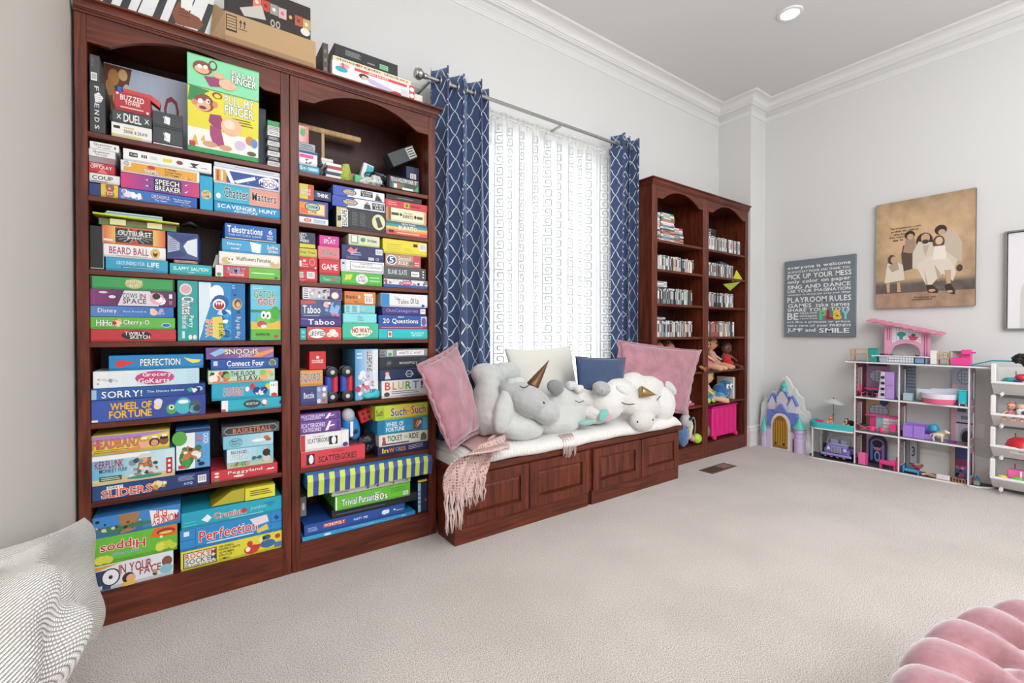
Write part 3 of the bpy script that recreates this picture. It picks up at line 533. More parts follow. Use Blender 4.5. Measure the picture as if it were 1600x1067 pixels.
G(-0.3120,-0.0390,1.3800,1.4317,2.492,0.260,'3E9E58','green box in black edge, topmost in left stack, fourth shelf, near bookcase left bay','[R(0,0,.015,1,\'222222\'),R(.985,0,1,1,\'222222\'),E(.5,.5,.11,.42,\'C8C060\'),T("DON\'T STEP",.41,.52,.6,.82,\'F4F4EC\',\'4A3A20\'),T(\'IN IT!\',.44,.18,.57,.48,\'F4F4EC\',\'4A3A20\')]',0)
G(-0.0280,0.0460,1.1636,1.4317,2.492,0.260,'2FA09C','upright teal game box with curling white lettering, fourth shelf',"[E(.4,.86,.32,.1,'E4DCDC'),E(.4,.86,.26,.07,'D8A8A8'),T('Chutes',.18,.44,.8,.74,'E8F0F0','8A3A4A',rot=-90),T('Hide and Seek',.2,.2,.5,.42,'E0F0EC',rot=-90),T('Party',.5,.22,.8,.42,'E0F0EC',rot=-90),E(.62,.06,.1,.04,'E8E8E8'),E(.85,.06,.1,.04,'E8E8E8'),R(.2,.04,.34,.16,'CFE8E4')]",0)
G(0.0480,0.1750,1.1636,1.4317,2.492,0.260,'2A8CC4','upright blue and white game box with splashing shark, fourth shelf',"[poly([(0,0),(.12,.2),(.2,.5),(.4,.7),(.36,1),(0,1)],'EDF2F4'),poly([(0,1),(.3,1),(.34,.6),(.1,.2),(0,.1)],'D8E8F0'),E(.55,.82,.22,.14,'F0F6F8'),E(.66,.66,.26,.13,'1E5A9A'),E(.62,.62,.2,.1,'F4F4F4'),E(.62,.61,.16,.075,'A82A34'),poly([(.5,.66),(.54,.6),(.58,.66),(.62,.6),(.66,.66),(.7,.6),(.74,.66)],'F8F8F8'),N(24,.4,.05,1,.55,['1E6AB4','BFE4F0','F0F8FA','3AA0D0','145090'],.14),poly([(.4,.4),(.7,.42),(.8,.1),(.6,.02),(.42,.06)],'E4D060'),T('SHARK',.2,.06,.44,.36,'E8862A','F4F4F0',rot=-90),T('BITE GAME',.6,.06,.78,.3,'3A6A40',rot=-90)]",0)
G(0.1770,0.2370,1.1636,1.4317,2.492,0.260,'2476B8','narrow upright blue game box with small round portrait, fourth shelf',"[E(.45,.64,.34,.1,'D8C068'),E(.5,.65,.24,.08,'6A4A30'),E(.52,.63,.15,.05,'E0B090'),E(.3,.8,.1,.025,'20406A'),E(.55,.5,.12,.03,'20406A'),T('Pop the Pig',.32,.04,.72,.42,'C8D8E8','1A3A5A',rot=90),LINES(2,.1,.9,.3,.98,'A8D0E8')]",-3)
G(0.2520,0.3820,1.1636,1.4317,2.492,0.260,'57B8D4','upright sky blue and green game box with cartoon gator, fourth shelf',"[R(0,0,1,.22,'66B83E'),R(0,.2,1,.3,'D8D058'),R(0,.5,1,.58,'3E8A6A'),R(0,.55,1,1,'6CC4E0'),poly([(0,.22),(0,.34),(.4,.3),(1,.36),(1,.22)],'E8B848'),E(.66,.44,.3,.13,'5CB83E'),E(.82,.5,.16,.12,'4AA83A'),E(.4,.36,.22,.09,'6CC84A'),E(.36,.29,.16,.06,'C8405A'),E(.42,.25,.1,.03,'F4F4F0'),E(.42,.46,.09,.07,'F8F8F8'),E(.58,.45,.09,.07,'F8F8F8'),E(.42,.45,.03,.03,'1A1A1A'),E(.56,.44,.03,.03,'1A1A1A'),T('GATOR',.1,.76,.82,.9,'4E9A3E','F0F4E8'),T('GOLF',.22,.64,.84,.76,'C83A3A','F4F0E8'),T('SNAPPING FUN',.16,.08,.62,.13,'2A4A2A'),E(.84,.07,.07,.03,'C83A4A'),LINES(2,.06,.92,.4,.97,'E0F0F4')]",0)
G(-0.3130,0.0720,0.8326,0.9232,2.492,0.270,'33489E','violet blue box, gold lettering, bottom in left stack, fifth shelf, near bookcase left bay',"[GR(0,0,1,1,'3E5CB0','2E4098'),T('WHEEL OF',.15,.52,.5,.86,'F0C048','8A5A30'),T('FORTUNE',.14,.12,.5,.48,'F0C048','8A5A30'),N(7,.52,.4,.6,.95,['F0D8A8','E8E0E0'],.14),E(.68,.38,.05,.26,'4AA84A'),E(.68,.46,.026,.12,'F4F4F0'),E(.68,.46,.012,.06,'222222'),E(.79,.5,.08,.42,'48B4C0'),E(.79,.7,.05,.1,'E8F4F4'),E(.9,.4,.06,.38,'4A5A70'),N(8,.85,.1,.96,.5,['E8ECF0','3AA0A8','2A3A4A'],.2),R(0,.02,.05,.12,'E8E8EC')]",0)
G(-0.3130,0.0710,0.9240,0.9722,2.492,0.260,'1E4E9C','dark blue box with white lettering, second up, left stack, fifth shelf, left bay',"[GR(0,0,1,1,'2E66B0','163C84'),T('SORRY!',.08,.12,.42,.75,'F0F4F8','10284A'),T('The Disney Edition',.46,.35,.8,.62,'D0E0F0'),N(12,.82,.1,.98,.95,['E8F0F4','40A090','90C8E0','1A3060'],.28),R(0,.05,.04,.9,'A8C8DC')]",0)
G(-0.3070,0.0490,0.9730,1.0422,2.492,0.260,'DCEAEE','white box, pink lettering, third up in left stack, fifth shelf, near bookcase left bay',"[GR(0,0,1,1,'F4F4F4','B8DCE8'),E(.56,.5,.19,.44,'C8487A'),T('Grocery',.44,.52,.72,.85,'F8F4F6','B83A70'),T('GoKarts',.4,.16,.7,.48,'F8F4F6','B83A70'),N(10,.02,.2,.22,.6,['B8B8BC','D8D8DC','98A0A8'],.1)]",0)
G(-0.2580,0.0650,1.0430,1.1052,2.492,0.260,'1B86C4','bright blue box, hot pepper, topmost in left stack, fifth shelf, near bookcase left bay',"[T('PERFECTION',.31,.25,.74,.75,'F4F2E8','1A2A3A'),poly([(.05,.5),(.1,.72),(.2,.6),(.27,.62),(.22,.42),(.12,.22),(.08,.2)],'D83A34'),poly([(.78,.8),(.82,.55),(.88,.35),(.95,.4),(.98,.6),(.94,.62),(.86,.66)],'F0DC5A')]",0)
G(0.1320,0.3820,0.8326,0.8872,2.492,0.260,'2BB0C4','aqua box, dark oval, bottom in right stack, fifth shelf, near bookcase left bay',"[R(0,0,.1,1,'F0F0EE'),E(.03,.1,.04,.14,'C83A3A'),E(.5,.55,.15,.38,'3A4448'),T('MOUSE TRAP',.4,.45,.6,.68,'D8E0E0'),N(6,.66,.1,.76,.95,['F0F0F0','E08890','4A4A50'],.3),E(.99,.5,.02,.16,'2A2A2A')]",0)
G(0.0950,0.3680,0.8880,0.9652,2.492,0.260,'27A8C8','turquoise box, red lettering, second up in right stack, fifth shelf, near bookcase left bay',"[T('CONNECT',.16,.48,.48,.74,'D83A3A','F0F0F0'),T('LAUNCHERS',.16,.22,.46,.44,'D83A3A','F0F0F0'),E(.52,.6,.03,.16,'F4F4F4'),E(.6,.75,.04,.2,'D0303A'),E(.84,.7,.04,.2,'E8C83A'),N(12,.6,.15,.84,.7,['2458B0','E8ECF0','1A3A80'],.22),R(.87,.05,1,.98,'F2F2F0'),E(.94,.12,.05,.14,'C83A3A'),T('4 & 2',.89,.7,.98,.85,'333333')]",0)
G(0.0820,0.3540,0.9660,1.0272,2.492,0.260,'B8D8C0','pale box, black lava lettering, third up in right stack, fifth shelf, near bookcase left bay',"[N(12,0,.05,.35,.95,['4AA84A','7AC060','E07050','F0E8D8','303838'],.28),T('THE FLOOR',.32,.5,.7,.9,'26282A'),T('IS LAVA!',.42,.1,.84,.5,'26282A'),N(9,.76,.1,1,.95,['5AB050','A890B0','F0B070','88C868'],.28),LINES(1,.05,0,.8,.14,'E87850',.8)]",0)
G(0.0930,0.3700,1.0280,1.0782,2.492,0.260,'2256A6','royal blue box, white lettering, fourth up in right stack, fifth shelf, near bookcase left bay',"[T('Connect Four',.22,.3,.78,.86,'F4F6F8'),R(.03,.4,.09,.85,'C8D8EC'),LINES(1,.24,.1,.74,.24,'A8C0E4'),N(6,.82,.2,.97,.9,['D8D8A0','EFEFE0','6A7A60'],.3)]",0)
G(0.0740,0.3500,1.0790,1.1322,2.492,0.260,'7E5A9E','purple striped box, topmost in right stack, fifth shelf, near bookcase left bay',"[GR(0,0,1,1,'6A4A90','9A70A8'),poly([(.05,.5),(.2,.95),(.35,.8),(.12,.2)],'90C0E0'),T('SPOONS',.26,.4,.76,.88,'F0E4B8','3A2A4A',rot=180),T('GIANT',.46,.08,.66,.4,'E8E0F0','3A2A4A',rot=180),poly([(.66,.1),(.76,.5),(1,.85),(1,.6),(.8,.1)],'E89858')]",0)
G(-0.3130,0.0860,0.5126,0.5732,2.492,0.260,'25396A','navy box, coral lettering, bottom in left stack, sixth shelf, near bookcase left bay',"[GR(0,0,1,1,'2A4A84','22356A'),R(.11,.68,.24,.92,'F2F0E8'),T('SORRY!',.12,.72,.23,.88,'222222'),T('SLIDERS',.07,.1,.48,.68,'E0584A','F4ECE0'),N(7,.48,.1,.62,.85,['F0D070','E8E0C8','D89838'],.24),LINES(4,.71,.5,.86,.9,'A8B4D0'),R(.7,.12,.84,.34,'2A3C70'),T('AOQ',.76,.15,.84,.38,'D8DCE8'),BAR(.89,.2,.97,.78)]",0)
G(-0.3130,-0.0410,0.5740,0.6972,2.492,0.260,'7CC4DC','pale blue box, second up in left stack, sixth shelf, near bookcase left bay',"[GR(0,.2,1,1,'6CB8DC','D8ECF0'),R(0,0,1,.18,'E0D0A0'),poly([(0,.1),(.3,.25),(.6,.1),(.9,.22),(1,.1),(1,0),(0,0)],'D8C48C'),R(0,.84,.68,1,'F6F6F4'),T('KERPLUNK',.03,.56,.36,.82,'A82830'),T('MONKEY FUN!',.08,.4,.4,.54,'3A4044'),R(.08,.12,.34,.28,'2E5A38'),LINES(2,.1,.14,.32,.26,'E0ECD8'),poly([(.56,.75),(.7,.78),(.72,.4),(.52,.35)],'A8683A'),E(.62,.84,.08,.08,'D8DCD8'),N(30,.42,.12,.8,.8,['E0E0DC','5A6468','B8805A','8A9498','3E4A50','D8B088'],.09),E(.62,.12,.22,.06,'3A9080'),R(.89,.1,.97,.68,'C02A34'),E(.93,.56,.02,.05,'F4F4F4'),E(.93,.38,.02,.05,'F4F4F4'),E(.93,.2,.02,.05,'F4F4F4')]",0)
G(-0.3130,-0.0600,0.6980,0.7792,2.492,0.260,'E6CE50','yellow and violet box, cartoon heads, topmost in left stack, sixth shelf, near bookcase left bay',"[poly([(0,1),(0,.68),(.5,.72),(1,.92),(1,1)],'B084C4'),T('HEADBANZ',.0,.32,.62,.78,'E07A6A','6A2A3A'),LINES(2,.02,.08,.5,.26,'8A6A30'),E(.66,.36,.075,.24,'E8B090'),E(.66,.56,.08,.1,'D8A030'),E(.8,.4,.075,.24,'4A2A28'),E(.8,.36,.05,.18,'E0A080'),E(.93,.44,.065,.24,'8A5038'),E(.93,.6,.06,.1,'2A2020'),R(.62,.6,.7,.72,'F4F0EC'),R(.77,.62,.84,.74,'F4F0EC'),R(.9,.66,.97,.78,'F4F0EC'),poly([(.2,0),(.6,.3),(.62,.1),(.4,0)],'E89048')]",0)
G(-0.0380,0.0880,0.5906,0.7732,2.492,0.200,'2F6CA8','upright game box with cartoon fox in green, sixth shelf',"[R(0,.9,1,1,'1E3060'),R(.55,0,1,.9,'5AA0D4'),R(0,.0,.55,.9,'E8EEF0'),E(.1,.78,.22,.18,'58A848'),E(.28,.55,.18,.08,'F2F2F0'),E(.3,.28,.22,.22,'2E7A44'),E(.5,.4,.26,.12,'B87840'),E(.56,.38,.12,.06,'F0E4D8'),E(.3,.14,.14,.12,'3A9A4A'),N(16,.1,.2,.8,.6,['F0F0EC','2E7A44','C87840','4A3A30'],.09),T('FOX',.56,.66,.76,.84,'D8543A',rot=-90),T('CATCH',.8,.6,.96,.86,'F2F4F4',rot=-90),E(.74,.1,.1,.05,'2A2020'),E(.66,.18,.05,.03,'2A2020'),R(.06,.03,.26,.12,'C83A3A')]",0)
G(0.0900,0.3640,0.5126,0.5652,2.492,0.270,'CE3A42','red box, white lettering, bottom in right stack, sixth shelf, near bookcase left bay',"[T('Peggyland',.24,.45,.76,.82,'F4E8E0','8A2A30'),E(.08,.78,.035,.1,'F4E4E0'),E(.08,.48,.035,.1,'F4E4E0'),E(.08,.16,.035,.1,'3AA070'),poly([(.82,.45),(.86,.62),(.9,.56),(.93,.66),(.95,.48)],'F4F0EE'),E(.4,.28,.08,.1,'F4E8E4')]",0)
G(0.1520,0.3460,0.5660,0.6572,2.492,0.260,'84C4D4','pale aqua box, second up in right stack, sixth shelf, near bookcase left bay',"[GR(0,.3,1,1,'D8ECF0','7CC4DC'),R(0,0,1,.2,'B8C89A'),T('BIG FACED',.08,.74,.42,.9,'3A4448'),T('PONY',.08,.42,.46,.74,'F4F4F4','26282A'),N(12,.05,.04,.5,.3,['F0E8E0','D89080','6AA860','3A3A3A'],.1),N(10,.76,.1,.94,.95,['4A3A38','B8A8A0','2A2424','D8C8C0'],.16),N(6,.5,.3,.75,.5,['2A2A2C','5A5A60'],.1)]",0)
G(0.1380,0.3460,0.6580,0.7182,2.492,0.260,'8CC8DC','light blue box, script badge, third up in right stack, sixth shelf, near bookcase left bay',"[GR(0,0,1,1,'7CC0D8','B8DCE4'),E(.24,.45,.13,.36,'4A6068'),E(.24,.45,.12,.32,'88C4D8'),T('SMARTY',.15,.48,.34,.66,'203038'),T('PARTY',.16,.24,.33,.42,'203038'),E(.7,.45,.14,.12,'F0F4F4'),E(.86,.62,.06,.16,'C06A3A'),E(.9,.44,.06,.14,'B05A30')]",0)
G(0.1330,0.3730,0.7190,0.7632,2.492,0.260,'4A4C50','charcoal box, copper lettering, topmost in right stack, sixth shelf, near bookcase left bay',"[poly([(.02,.5),(.08,.9),(.92,.9),(.98,.5),(.92,.1),(.08,.1)],'A8AAAC'),poly([(.03,.5),(.09,.84),(.91,.84),(.97,.5),(.91,.16),(.09,.16)],'3A3C40'),T('BASKETBALL',.18,.2,.86,.74,'D87A50','2A2A2A')]",0)
G(-0.3110,-0.0500,0.1406,0.2452,2.492,0.260,'E2E6EC','white box, red lettering and camera, bottom in left stack, bottom shelf, near bookcase left bay',"[poly([(0,1),(0,.8),(.25,.95),(.4,1)],'E8A038'),GR(0,0,.2,.8,'1E2E58','3A5080',3),E(.2,.48,.12,.36,'2A2A2E'),E(.2,.48,.1,.31,'F0F0F0'),E(.2,.48,.025,.08,'2A2A2E'),T('IN YOUR',.3,.5,.72,.9,'A8303A'),T('FACE',.56,.3,.84,.62,'A8303A'),E(.42,.3,.08,.22,'3A2420'),E(.45,.26,.06,.17,'E8B088'),E(.42,.05,.1,.1,'E8C048'),E(.92,.62,.07,.22,'8A5038'),E(.91,.3,.09,.2,'88C0D0'),N(5,.72,.1,.8,.4,['3A3A30','A8A068'],.1),R(0,.04,.1,.2,'C8D0D8')]",0)
G(-0.3100,-0.0350,0.2460,0.3592,2.492,0.260,'6CBE3A','lime green box, second up in left stack, bottom shelf, near bookcase left bay',"[T('Hippos',.07,.38,.6,.82,'D8303A','F4F4F0',rot=180),T('Hungry Hungry',.2,.24,.54,.36,'3A70B0','F0F4F8',rot=180),poly([(.66,.7),(.72,1),(1,1),(1,.62),(.8,.6)],'E86830'),E(.86,.8,.12,.13,'A82A24'),E(.86,.76,.09,.06,'E8C848'),E(.8,.62,.02,.05,'F4F4F4'),N(14,.72,.05,1,.45,['E4DC50','C8D040'],.12),N(12,0,.02,.22,.35,['E4DC50','D8D848'],.13)]",0)
G(-0.3130,-0.0230,0.3600,0.4442,2.492,0.270,'3E88CC','blue tree picture box, topmost in left stack, bottom shelf, near bookcase left bay',"[R(0,0,.55,.5,'3A68B0'),poly([(.28,1),(.52,1),(.46,.1),(.3,.0)],'A8784C'),E(.2,.3,.16,.18,'3E7A50'),E(.5,.35,.18,.12,'3E7A50'),N(16,.02,.05,.55,.7,['2A3030','3E7A50','5A4030','D8D0C0'],.09),poly([(.63,.95),(.98,.72),(.98,.3),(.66,.08)],'F4F0EE'),T('FLIP',.68,.5,.84,.88,'D8403A',rot=180),T('MONKEY',.66,.14,.98,.6,'D8403A',rot=180),E(.05,.8,.025,.08,'222222')]",0)
G(-0.0240,0.3820,0.1406,0.2252,2.492,0.260,'E4D83A','yellow box, fighting robots, bottom in right stack, bottom shelf, near bookcase left bay',"[R(.02,.08,.33,.92,'222222'),R(.03,.12,.32,.88,'E8E4C8'),T('ROCK'+chr(39)+'EM',.04,.56,.32,.86,'D04030'),T('SOCK'+chr(39)+'EM',.04,.26,.32,.55,'3A6A90'),T('ROBOTS',.04,.14,.31,.22,'222222'),T('THE ORIGINAL',.35,.8,.5,.92,'3A3420'),T('FIGHTING ROBOTS!',.35,.64,.56,.76,'3A3420'),T('LES PREMIERS',.35,.46,.5,.58,'3A3420'),T('ROBOTS DE',.35,.3,.48,.42,'3A3420'),T('COMBAT!',.35,.12,.46,.24,'3A3420'),E(.68,.3,.08,.26,'D03A34'),E(.66,.66,.03,.14,'D03A34'),E(.64,.34,.025,.14,'F4F0E0'),E(.74,.42,.05,.1,'C83430'),E(.85,.42,.08,.24,'3A6AA0'),E(.84,.82,.04,.14,'3A5A90'),N(6,.74,.5,.84,.95,['2A2A2A','E8E0A0'],.14),R(.92,.1,1,.4,'4A70A8'),E(.955,.75,.03,.14,'C8303A')]",0)
G(-0.0260,0.3820,0.2260,0.3222,2.492,0.260,'2E8CCC','blue box, big red lettering, second up in right stack, bottom shelf, near bookcase left bay',"[R(0,.48,.14,.52,'1E6AA8'),R(.135,0,.14,1,'1E6AA8'),R(.03,.7,.08,.92,'E8ECF0'),R(.88,0,.885,1,'1E6AA8'),R(.88,.48,1,.52,'1E6AA8'),T('Perfection',.17,.28,.74,.8,'D83A3A','F4F4F4'),LINES(1,.24,.1,.7,.24,'D8ECF4'),poly([(.66,.9),(.84,.98),(.86,.6),(.72,.5)],'E8DCE0'),poly([(.74,.3),(.84,.5),(.86,.2),(.74,.1)],'E8C860'),poly([(.92,.75),(.94,.9),(.96,.75),(.98,.72),(.95,.6),(.91,.72)],'1A4A80')]",0)
G(-0.0210,0.3820,0.3230,0.3972,2.492,0.270,'25A6C0','turquoise box, red and pale lettering, topmost in right stack, bottom shelf, near bookcase left bay',"[T('Cranium',.3,.3,.62,.7,'D0503A','D8F0F0'),T('Junior',.66,.36,.84,.68,'88D0D8'),poly([(.18,.4),(.24,.7),(.28,.45),(.24,.2)],'F0F0F0'),E(.6,.5,.03,.16,'C83A3A'),LINES(1,.45,.08,.8,.24,'88D0D8'),LINES(2,.02,.1,.14,.5,'4AC0D0'),poly([(.88,.4),(.94,.78),(.8,.78)],'1E8CA8')]",0)
G(0.4680,0.5650,2.0106,2.0482,2.492,0.180,'3E98C0','light blue box, teal panel, bottom in left stack, top shelf, near bookcase right bay',"[N(8,0,.2,.4,.9,['E8E8E4','3A4044','A8B8B8'],.2),R(.42,.3,.95,.8,'8CC8D8'),T('CARDS',.5,.38,.88,.68,'E8F4F4')]",0)
G(0.4680,0.5550,2.0490,2.1202,2.492,0.180,'E6E8EE','white, pink and navy box, second up in left stack, top shelf, near bookcase right bay',"[R(0,.82,1,1,'2C4A88'),R(.02,.5,.78,.74,'E04A88'),N(10,.02,.08,.7,.45,['2A2A2E','F4F4F4','8A8A90'],.16)]",0)
G(0.4670,0.5440,2.1210,2.1582,2.492,0.180,'A8B4B8','grey patterned box, third up in left stack, top shelf, near bookcase right bay',"[LINES(3,.05,.1,.95,.9,'4A5458',.4)]",0)
G(0.4670,0.5140,2.1590,2.2412,2.492,0.050,'E9B8BC','pink box, green frog drawing, topmost in left stack, top shelf, near bookcase right bay',"[GR(0,0,1,1,'E8C8C8','E07880',4),E(.4,.6,.3,.25,'6AB070'),E(.3,.82,.1,.08,'6AB070'),E(.58,.8,.1,.08,'6AB070'),E(.34,.58,.04,.04,'2A3A2A')]",0)
G(0.4670,0.6070,1.7556,1.7872,2.492,0.200,'ECEAE8','white box, red seal, bottom in left stack, second shelf, near bookcase right bay',"[E(.28,.5,.13,.32,'B83A38'),E(.28,.5,.09,.22,'D8A8A0'),R(.5,.25,.9,.75,'7AA0C8'),LINES(2,.52,.3,.88,.7,'E8F0F4')]",0)
G(0.4670,0.6070,1.7880,1.8742,2.492,0.200,'4A52A0','indigo framed orange box, second up in left stack, second shelf, near bookcase right bay',"[R(0,.12,.9,.86,'E8903A'),R(.03,.2,.87,.5,'E86A3A'),R(.3,.2,.86,.8,'F0D8A0'),E(.45,.62,.27,.26,'1E2A2A'),E(.45,.62,.24,.22,'A8C8B8'),T('CRANIUM',.27,.54,.63,.7,'1E2A2A'),T('GAME',.34,.24,.6,.34,'8A4A30')]",0)
G(0.4680,0.5370,1.8750,1.9522,2.492,0.150,'D8C848','yellow and red box, white lettering, topmost in left stack, second shelf, near bookcase right bay',"[R(.6,0,1,1,'D84A4A'),T('SHAKE',.1,.52,.8,.72,'F4F0E8','6A3A30'),T('BREAK',.12,.28,.82,.48,'F4F0E8','6A3A30')]",0)
G(0.5380,0.6220,1.8825,1.9292,2.492,0.150,'28385E','small navy box with white lettering beside yellow and red box, second shelf',"[T('THINK',.15,.3,.85,.75,'F0F2F6')]",0)
G(0.6470,0.9140,1.7556,1.8662,2.492,0.250,'2E3236','big black box with cream roundel, under two survey game boxes, second shelf',"[poly([(0,0),(.1,0),(.2,1),(0,1)],'C8C08A'),poly([(.02,.3),(.1,.35),(.1,.6),(.02,.55)],'2E3236'),R(.09,.08,.22,.92,'E4E4E0'),T('ESCAPE',.11,.12,.2,.88,'2E3236',rot=90),LINES(9,.3,.2,.42,.85,'6A7074'),LINES(9,.46,.2,.58,.85,'6A7074'),E(.85,.5,.14,.4,'E0D8A8'),poly([(.78,.7),(.86,.78),(.94,.3),(.84,.2)],'3A4448')]",0)
G(0.6270,0.9090,1.8670,1.9222,2.492,0.260,'4C60B4','blue and white survey game box, lower of two, middle of second shelf',"[poly([(0,0),(0,1),(.4,1),(.2,0)],'3E56B8'),poly([(.25,0),(.42,1),(1,1),(1,0)],'E6E8EA'),E(.32,.55,.15,.34,'2A3050'),E(.32,.55,.13,.28,'C8B8A0'),T('Family',.22,.55,.42,.75,'2A3050'),T('Feud',.26,.35,.4,.52,'2A3050'),E(.65,.72,.03,.14,'B8907A'),poly([(.58,.1),(.6,.6),(.7,.6),(.73,.1)],'3A4048'),R(.75,.15,.99,.85,'222428'),T('SURVEY',.77,.52,.98,.78,'F0F0EE'),T('SAYS',.8,.22,.96,.48,'F0F0EE')]",0)
G(0.6310,0.9070,1.9230,1.9752,2.492,0.260,'4C60B4','blue and white survey game box with black nameplate, upper of two, second shelf',"[poly([(0,0),(0,1),(.4,1),(.2,0)],'3E56B8'),poly([(.25,0),(.42,1),(1,1),(1,0)],'E6E8EA'),E(.3,.5,.14,.34,'2A3050'),E(.3,.5,.12,.28,'C8B8A0'),T('Family',.2,.52,.4,.72,'2A3050'),T('Feud',.24,.32,.38,.48,'2A3050'),R(.52,.3,.76,.9,'222428'),T('PLATINUM',.54,.62,.74,.82,'E8E8E4'),T('EDITION',.56,.38,.72,.56,'C8C8C4'),E(.85,.72,.03,.16,'B8907A'),poly([(.8,.05),(.83,.6),(.89,.6),(.96,.05)],'3A3038')]",0)
G(0.9140,1.1660,1.7556,1.8302,2.492,0.260,'3E7A80','rainbow striped box, white lettering, bottom in right stack, second shelf, near bookcase right bay',"[R(0,.82,1,1,'4A6A70'),R(0,.62,1,.82,'3E98A8'),R(0,.46,1,.62,'E0C868'),R(0,.3,1,.46,'E89858'),R(0,0,1,.3,'D85A50'),T('THROW THROW',.36,.82,.7,.96,'F2F0E4'),T('BURRITO',.3,.4,.74,.74,'F6F4EA','A84A3A'),LINES(1,.25,.08,.8,.26,'F0D8A8'),R(.06,.12,.18,.34,'3A2A30')]",0)
G(0.9160,1.1610,1.8310,1.9082,2.492,0.260,'EDE4C4','cream box, brown lettering, second up in right stack, second shelf, near bookcase right bay',"[R(0,0,.05,1,'D87A48'),R(.05,0,.11,1,'7A5A30'),R(.93,0,1,1,'D8A070'),R(.12,.45,.3,.65,'4A4A3A'),E(.35,.55,.03,.12,'4A4A3A'),T('BURRITO',.4,.32,.66,.58,'4A3A28'),T('THROW THROW',.42,.64,.64,.76,'8A7A58'),E(.71,.5,.03,.14,'3A3A30'),R(.75,.38,.9,.58,'4A4A3A')]",0)
G(0.9110,1.1660,1.9090,1.9502,2.492,0.260,'D04048','red box, small yellow badge, third up in right stack, second shelf, near bookcase right bay',"[R(0,0,1,1,'CE3F47'),R(.43,.15,.56,.85,'D8B83A'),E(.5,.5,.04,.25,'4A8A3A'),R(.6,.35,.82,.6,'8A2A2E'),LINES(2,.06,.2,.26,.8,'E8A8A0')]",0)
G(0.9160,1.1300,1.9510,1.9792,2.492,0.260,'26282A','thin black box, topmost in right stack, second shelf, near bookcase right bay',"[LINES(1,.3,.3,.75,.7,'8A8A88')]",0)
G(0.4660,0.5530,1.4576,1.5202,2.492,0.200,'CC343C','red box, barcode, bottom in leftmost stack, third shelf, near bookcase right bay',"[R(0,.35,.22,.8,'E8E4E0'),T('0!',.02,.4,.2,.75,'333333'),BAR(.42,.3,.85,.85),LINES(1,0,.05,.3,.2,'E89090')]",0)
G(0.4660,0.5530,1.5210,1.5842,2.492,0.200,'CC343C','red box, round seal, second up in leftmost stack, third shelf, near bookcase right bay',"[E(.72,.62,.17,.3,'E89898'),E(.72,.62,.13,.24,'C84A50'),R(.2,.6,.36,.8,'E8C8C0'),LINES(2,.1,.15,.5,.5,'E8A8A0'),R(.0,.2,.12,.7,'F0E8E4'),E(.9,.14,.06,.08,'F0D8D0')]",0)
G(0.4660,0.5510,1.5850,1.6282,2.492,0.200,'C8C446','yellow green box, dark script, third up in leftmost stack, third shelf, near bookcase right bay',"[T('Snap Tree',.03,.3,.9,.7,'5A5A20')]",0)
G(0.4670,0.5440,1.6290,1.7082,2.492,0.200,'2E3A58','navy and yellow box, topmost in leftmost stack, third shelf, near bookcase right bay',"[R(0,0,1,.26,'D8C840'),T('LET'+chr(39)+'S',.0,.76,.45,.96,'E8E8E4'),T('GET',.0,.56,.35,.74,'E8E8E4'),T('WEIRD',.0,.36,.6,.54,'E8E8E4')]",0)
G(0.5630,0.6700,1.4576,1.5002,2.492,0.150,'3C9C74','teal green box, red lettering, bottom in second stack, third shelf, near bookcase right bay',"[T('Taco',.15,.3,.5,.7,'B8E0A8'),T('CAT',.55,.3,.9,.72,'D8543A')]",0)
G(0.5620,0.6640,1.5010,1.5812,2.492,0.150,'D0343C','red box, white capitals, second up in second stack, third shelf, near bookcase right bay',"[T('GAME',.1,.32,.9,.72,'F6F2F0')]",0)
G(0.5560,0.6630,1.5820,1.6482,2.492,0.150,'E07A84','rose box, black graffiti lettering, third up in second stack, third shelf, near bookcase right bay',"[T('BAD',.2,.45,.55,.78,'2A2A2C','F4F0F0'),T('PEOPLE',.18,.3,.88,.6,'2A2A2C','F4F0F0')]",0)
G(0.5630,0.6610,1.6490,1.7042,2.492,0.150,'D8389C','magenta box, white lettering, topmost in second stack, third shelf, near bookcase right bay',"[T('SPLAT',.2,.25,.82,.7,'F2ECE8','3A2A3A'),E(.5,.82,.06,.08,'F0E8A0')]",0)
G(0.6720,0.8920,1.4576,1.5252,2.492,0.260,'57B848','green box, white bubble lettering, bottom in third stack, third shelf, near bookcase right bay',"[E(.49,.5,.15,.42,'F4F4EE'),T('LAST',.4,.52,.58,.78,'4A4A50'),T('WORD',.38,.22,.6,.48,'4A4A50'),poly([(.06,.3),(.1,.8),(.26,.85),(.22,.4),(.12,.38)],'D8D850'),LINES(2,.68,.25,.95,.8,'A8DC98')]",0)
G(0.6690,0.9040,1.5260,1.5902,2.492,0.260,'E9E9EA','white box, black outlined lettering, second up in third stack, third shelf, near bookcase right bay',"[R(0,0,.12,1,'D0D4DC'),E(.05,.7,.03,.1,'3A4A90'),R(.2,.15,.96,.88,'5A5A60'),R(.21,.2,.95,.84,'EDEDEE'),T('Versatile Response',.24,.35,.92,.62,'E0E0E0','3A3A40'),T('THE MARVELOUS',.42,.68,.72,.8,'5A5A60')]",0)
G(0.6740,0.9020,1.5910,1.6692,2.492,0.260,'2E3566','navy box, barcode, third up in third stack, third shelf, near bookcase right bay',"[poly([(.12,.6),(.2,.9),(.28,.7),(.36,.9),(.34,.5),(.22,.4)],'D87A90'),LINES(2,.2,.3,.45,.6,'B8BCD8'),BAR(.8,.5,.97,.9),R(.62,.05,.76,.26,'C8CCE0'),T('CE',.8,.06,.88,.26,'C8CCE0'),LINES(2,.1,.05,.4,.25,'7A80A8')]",0)
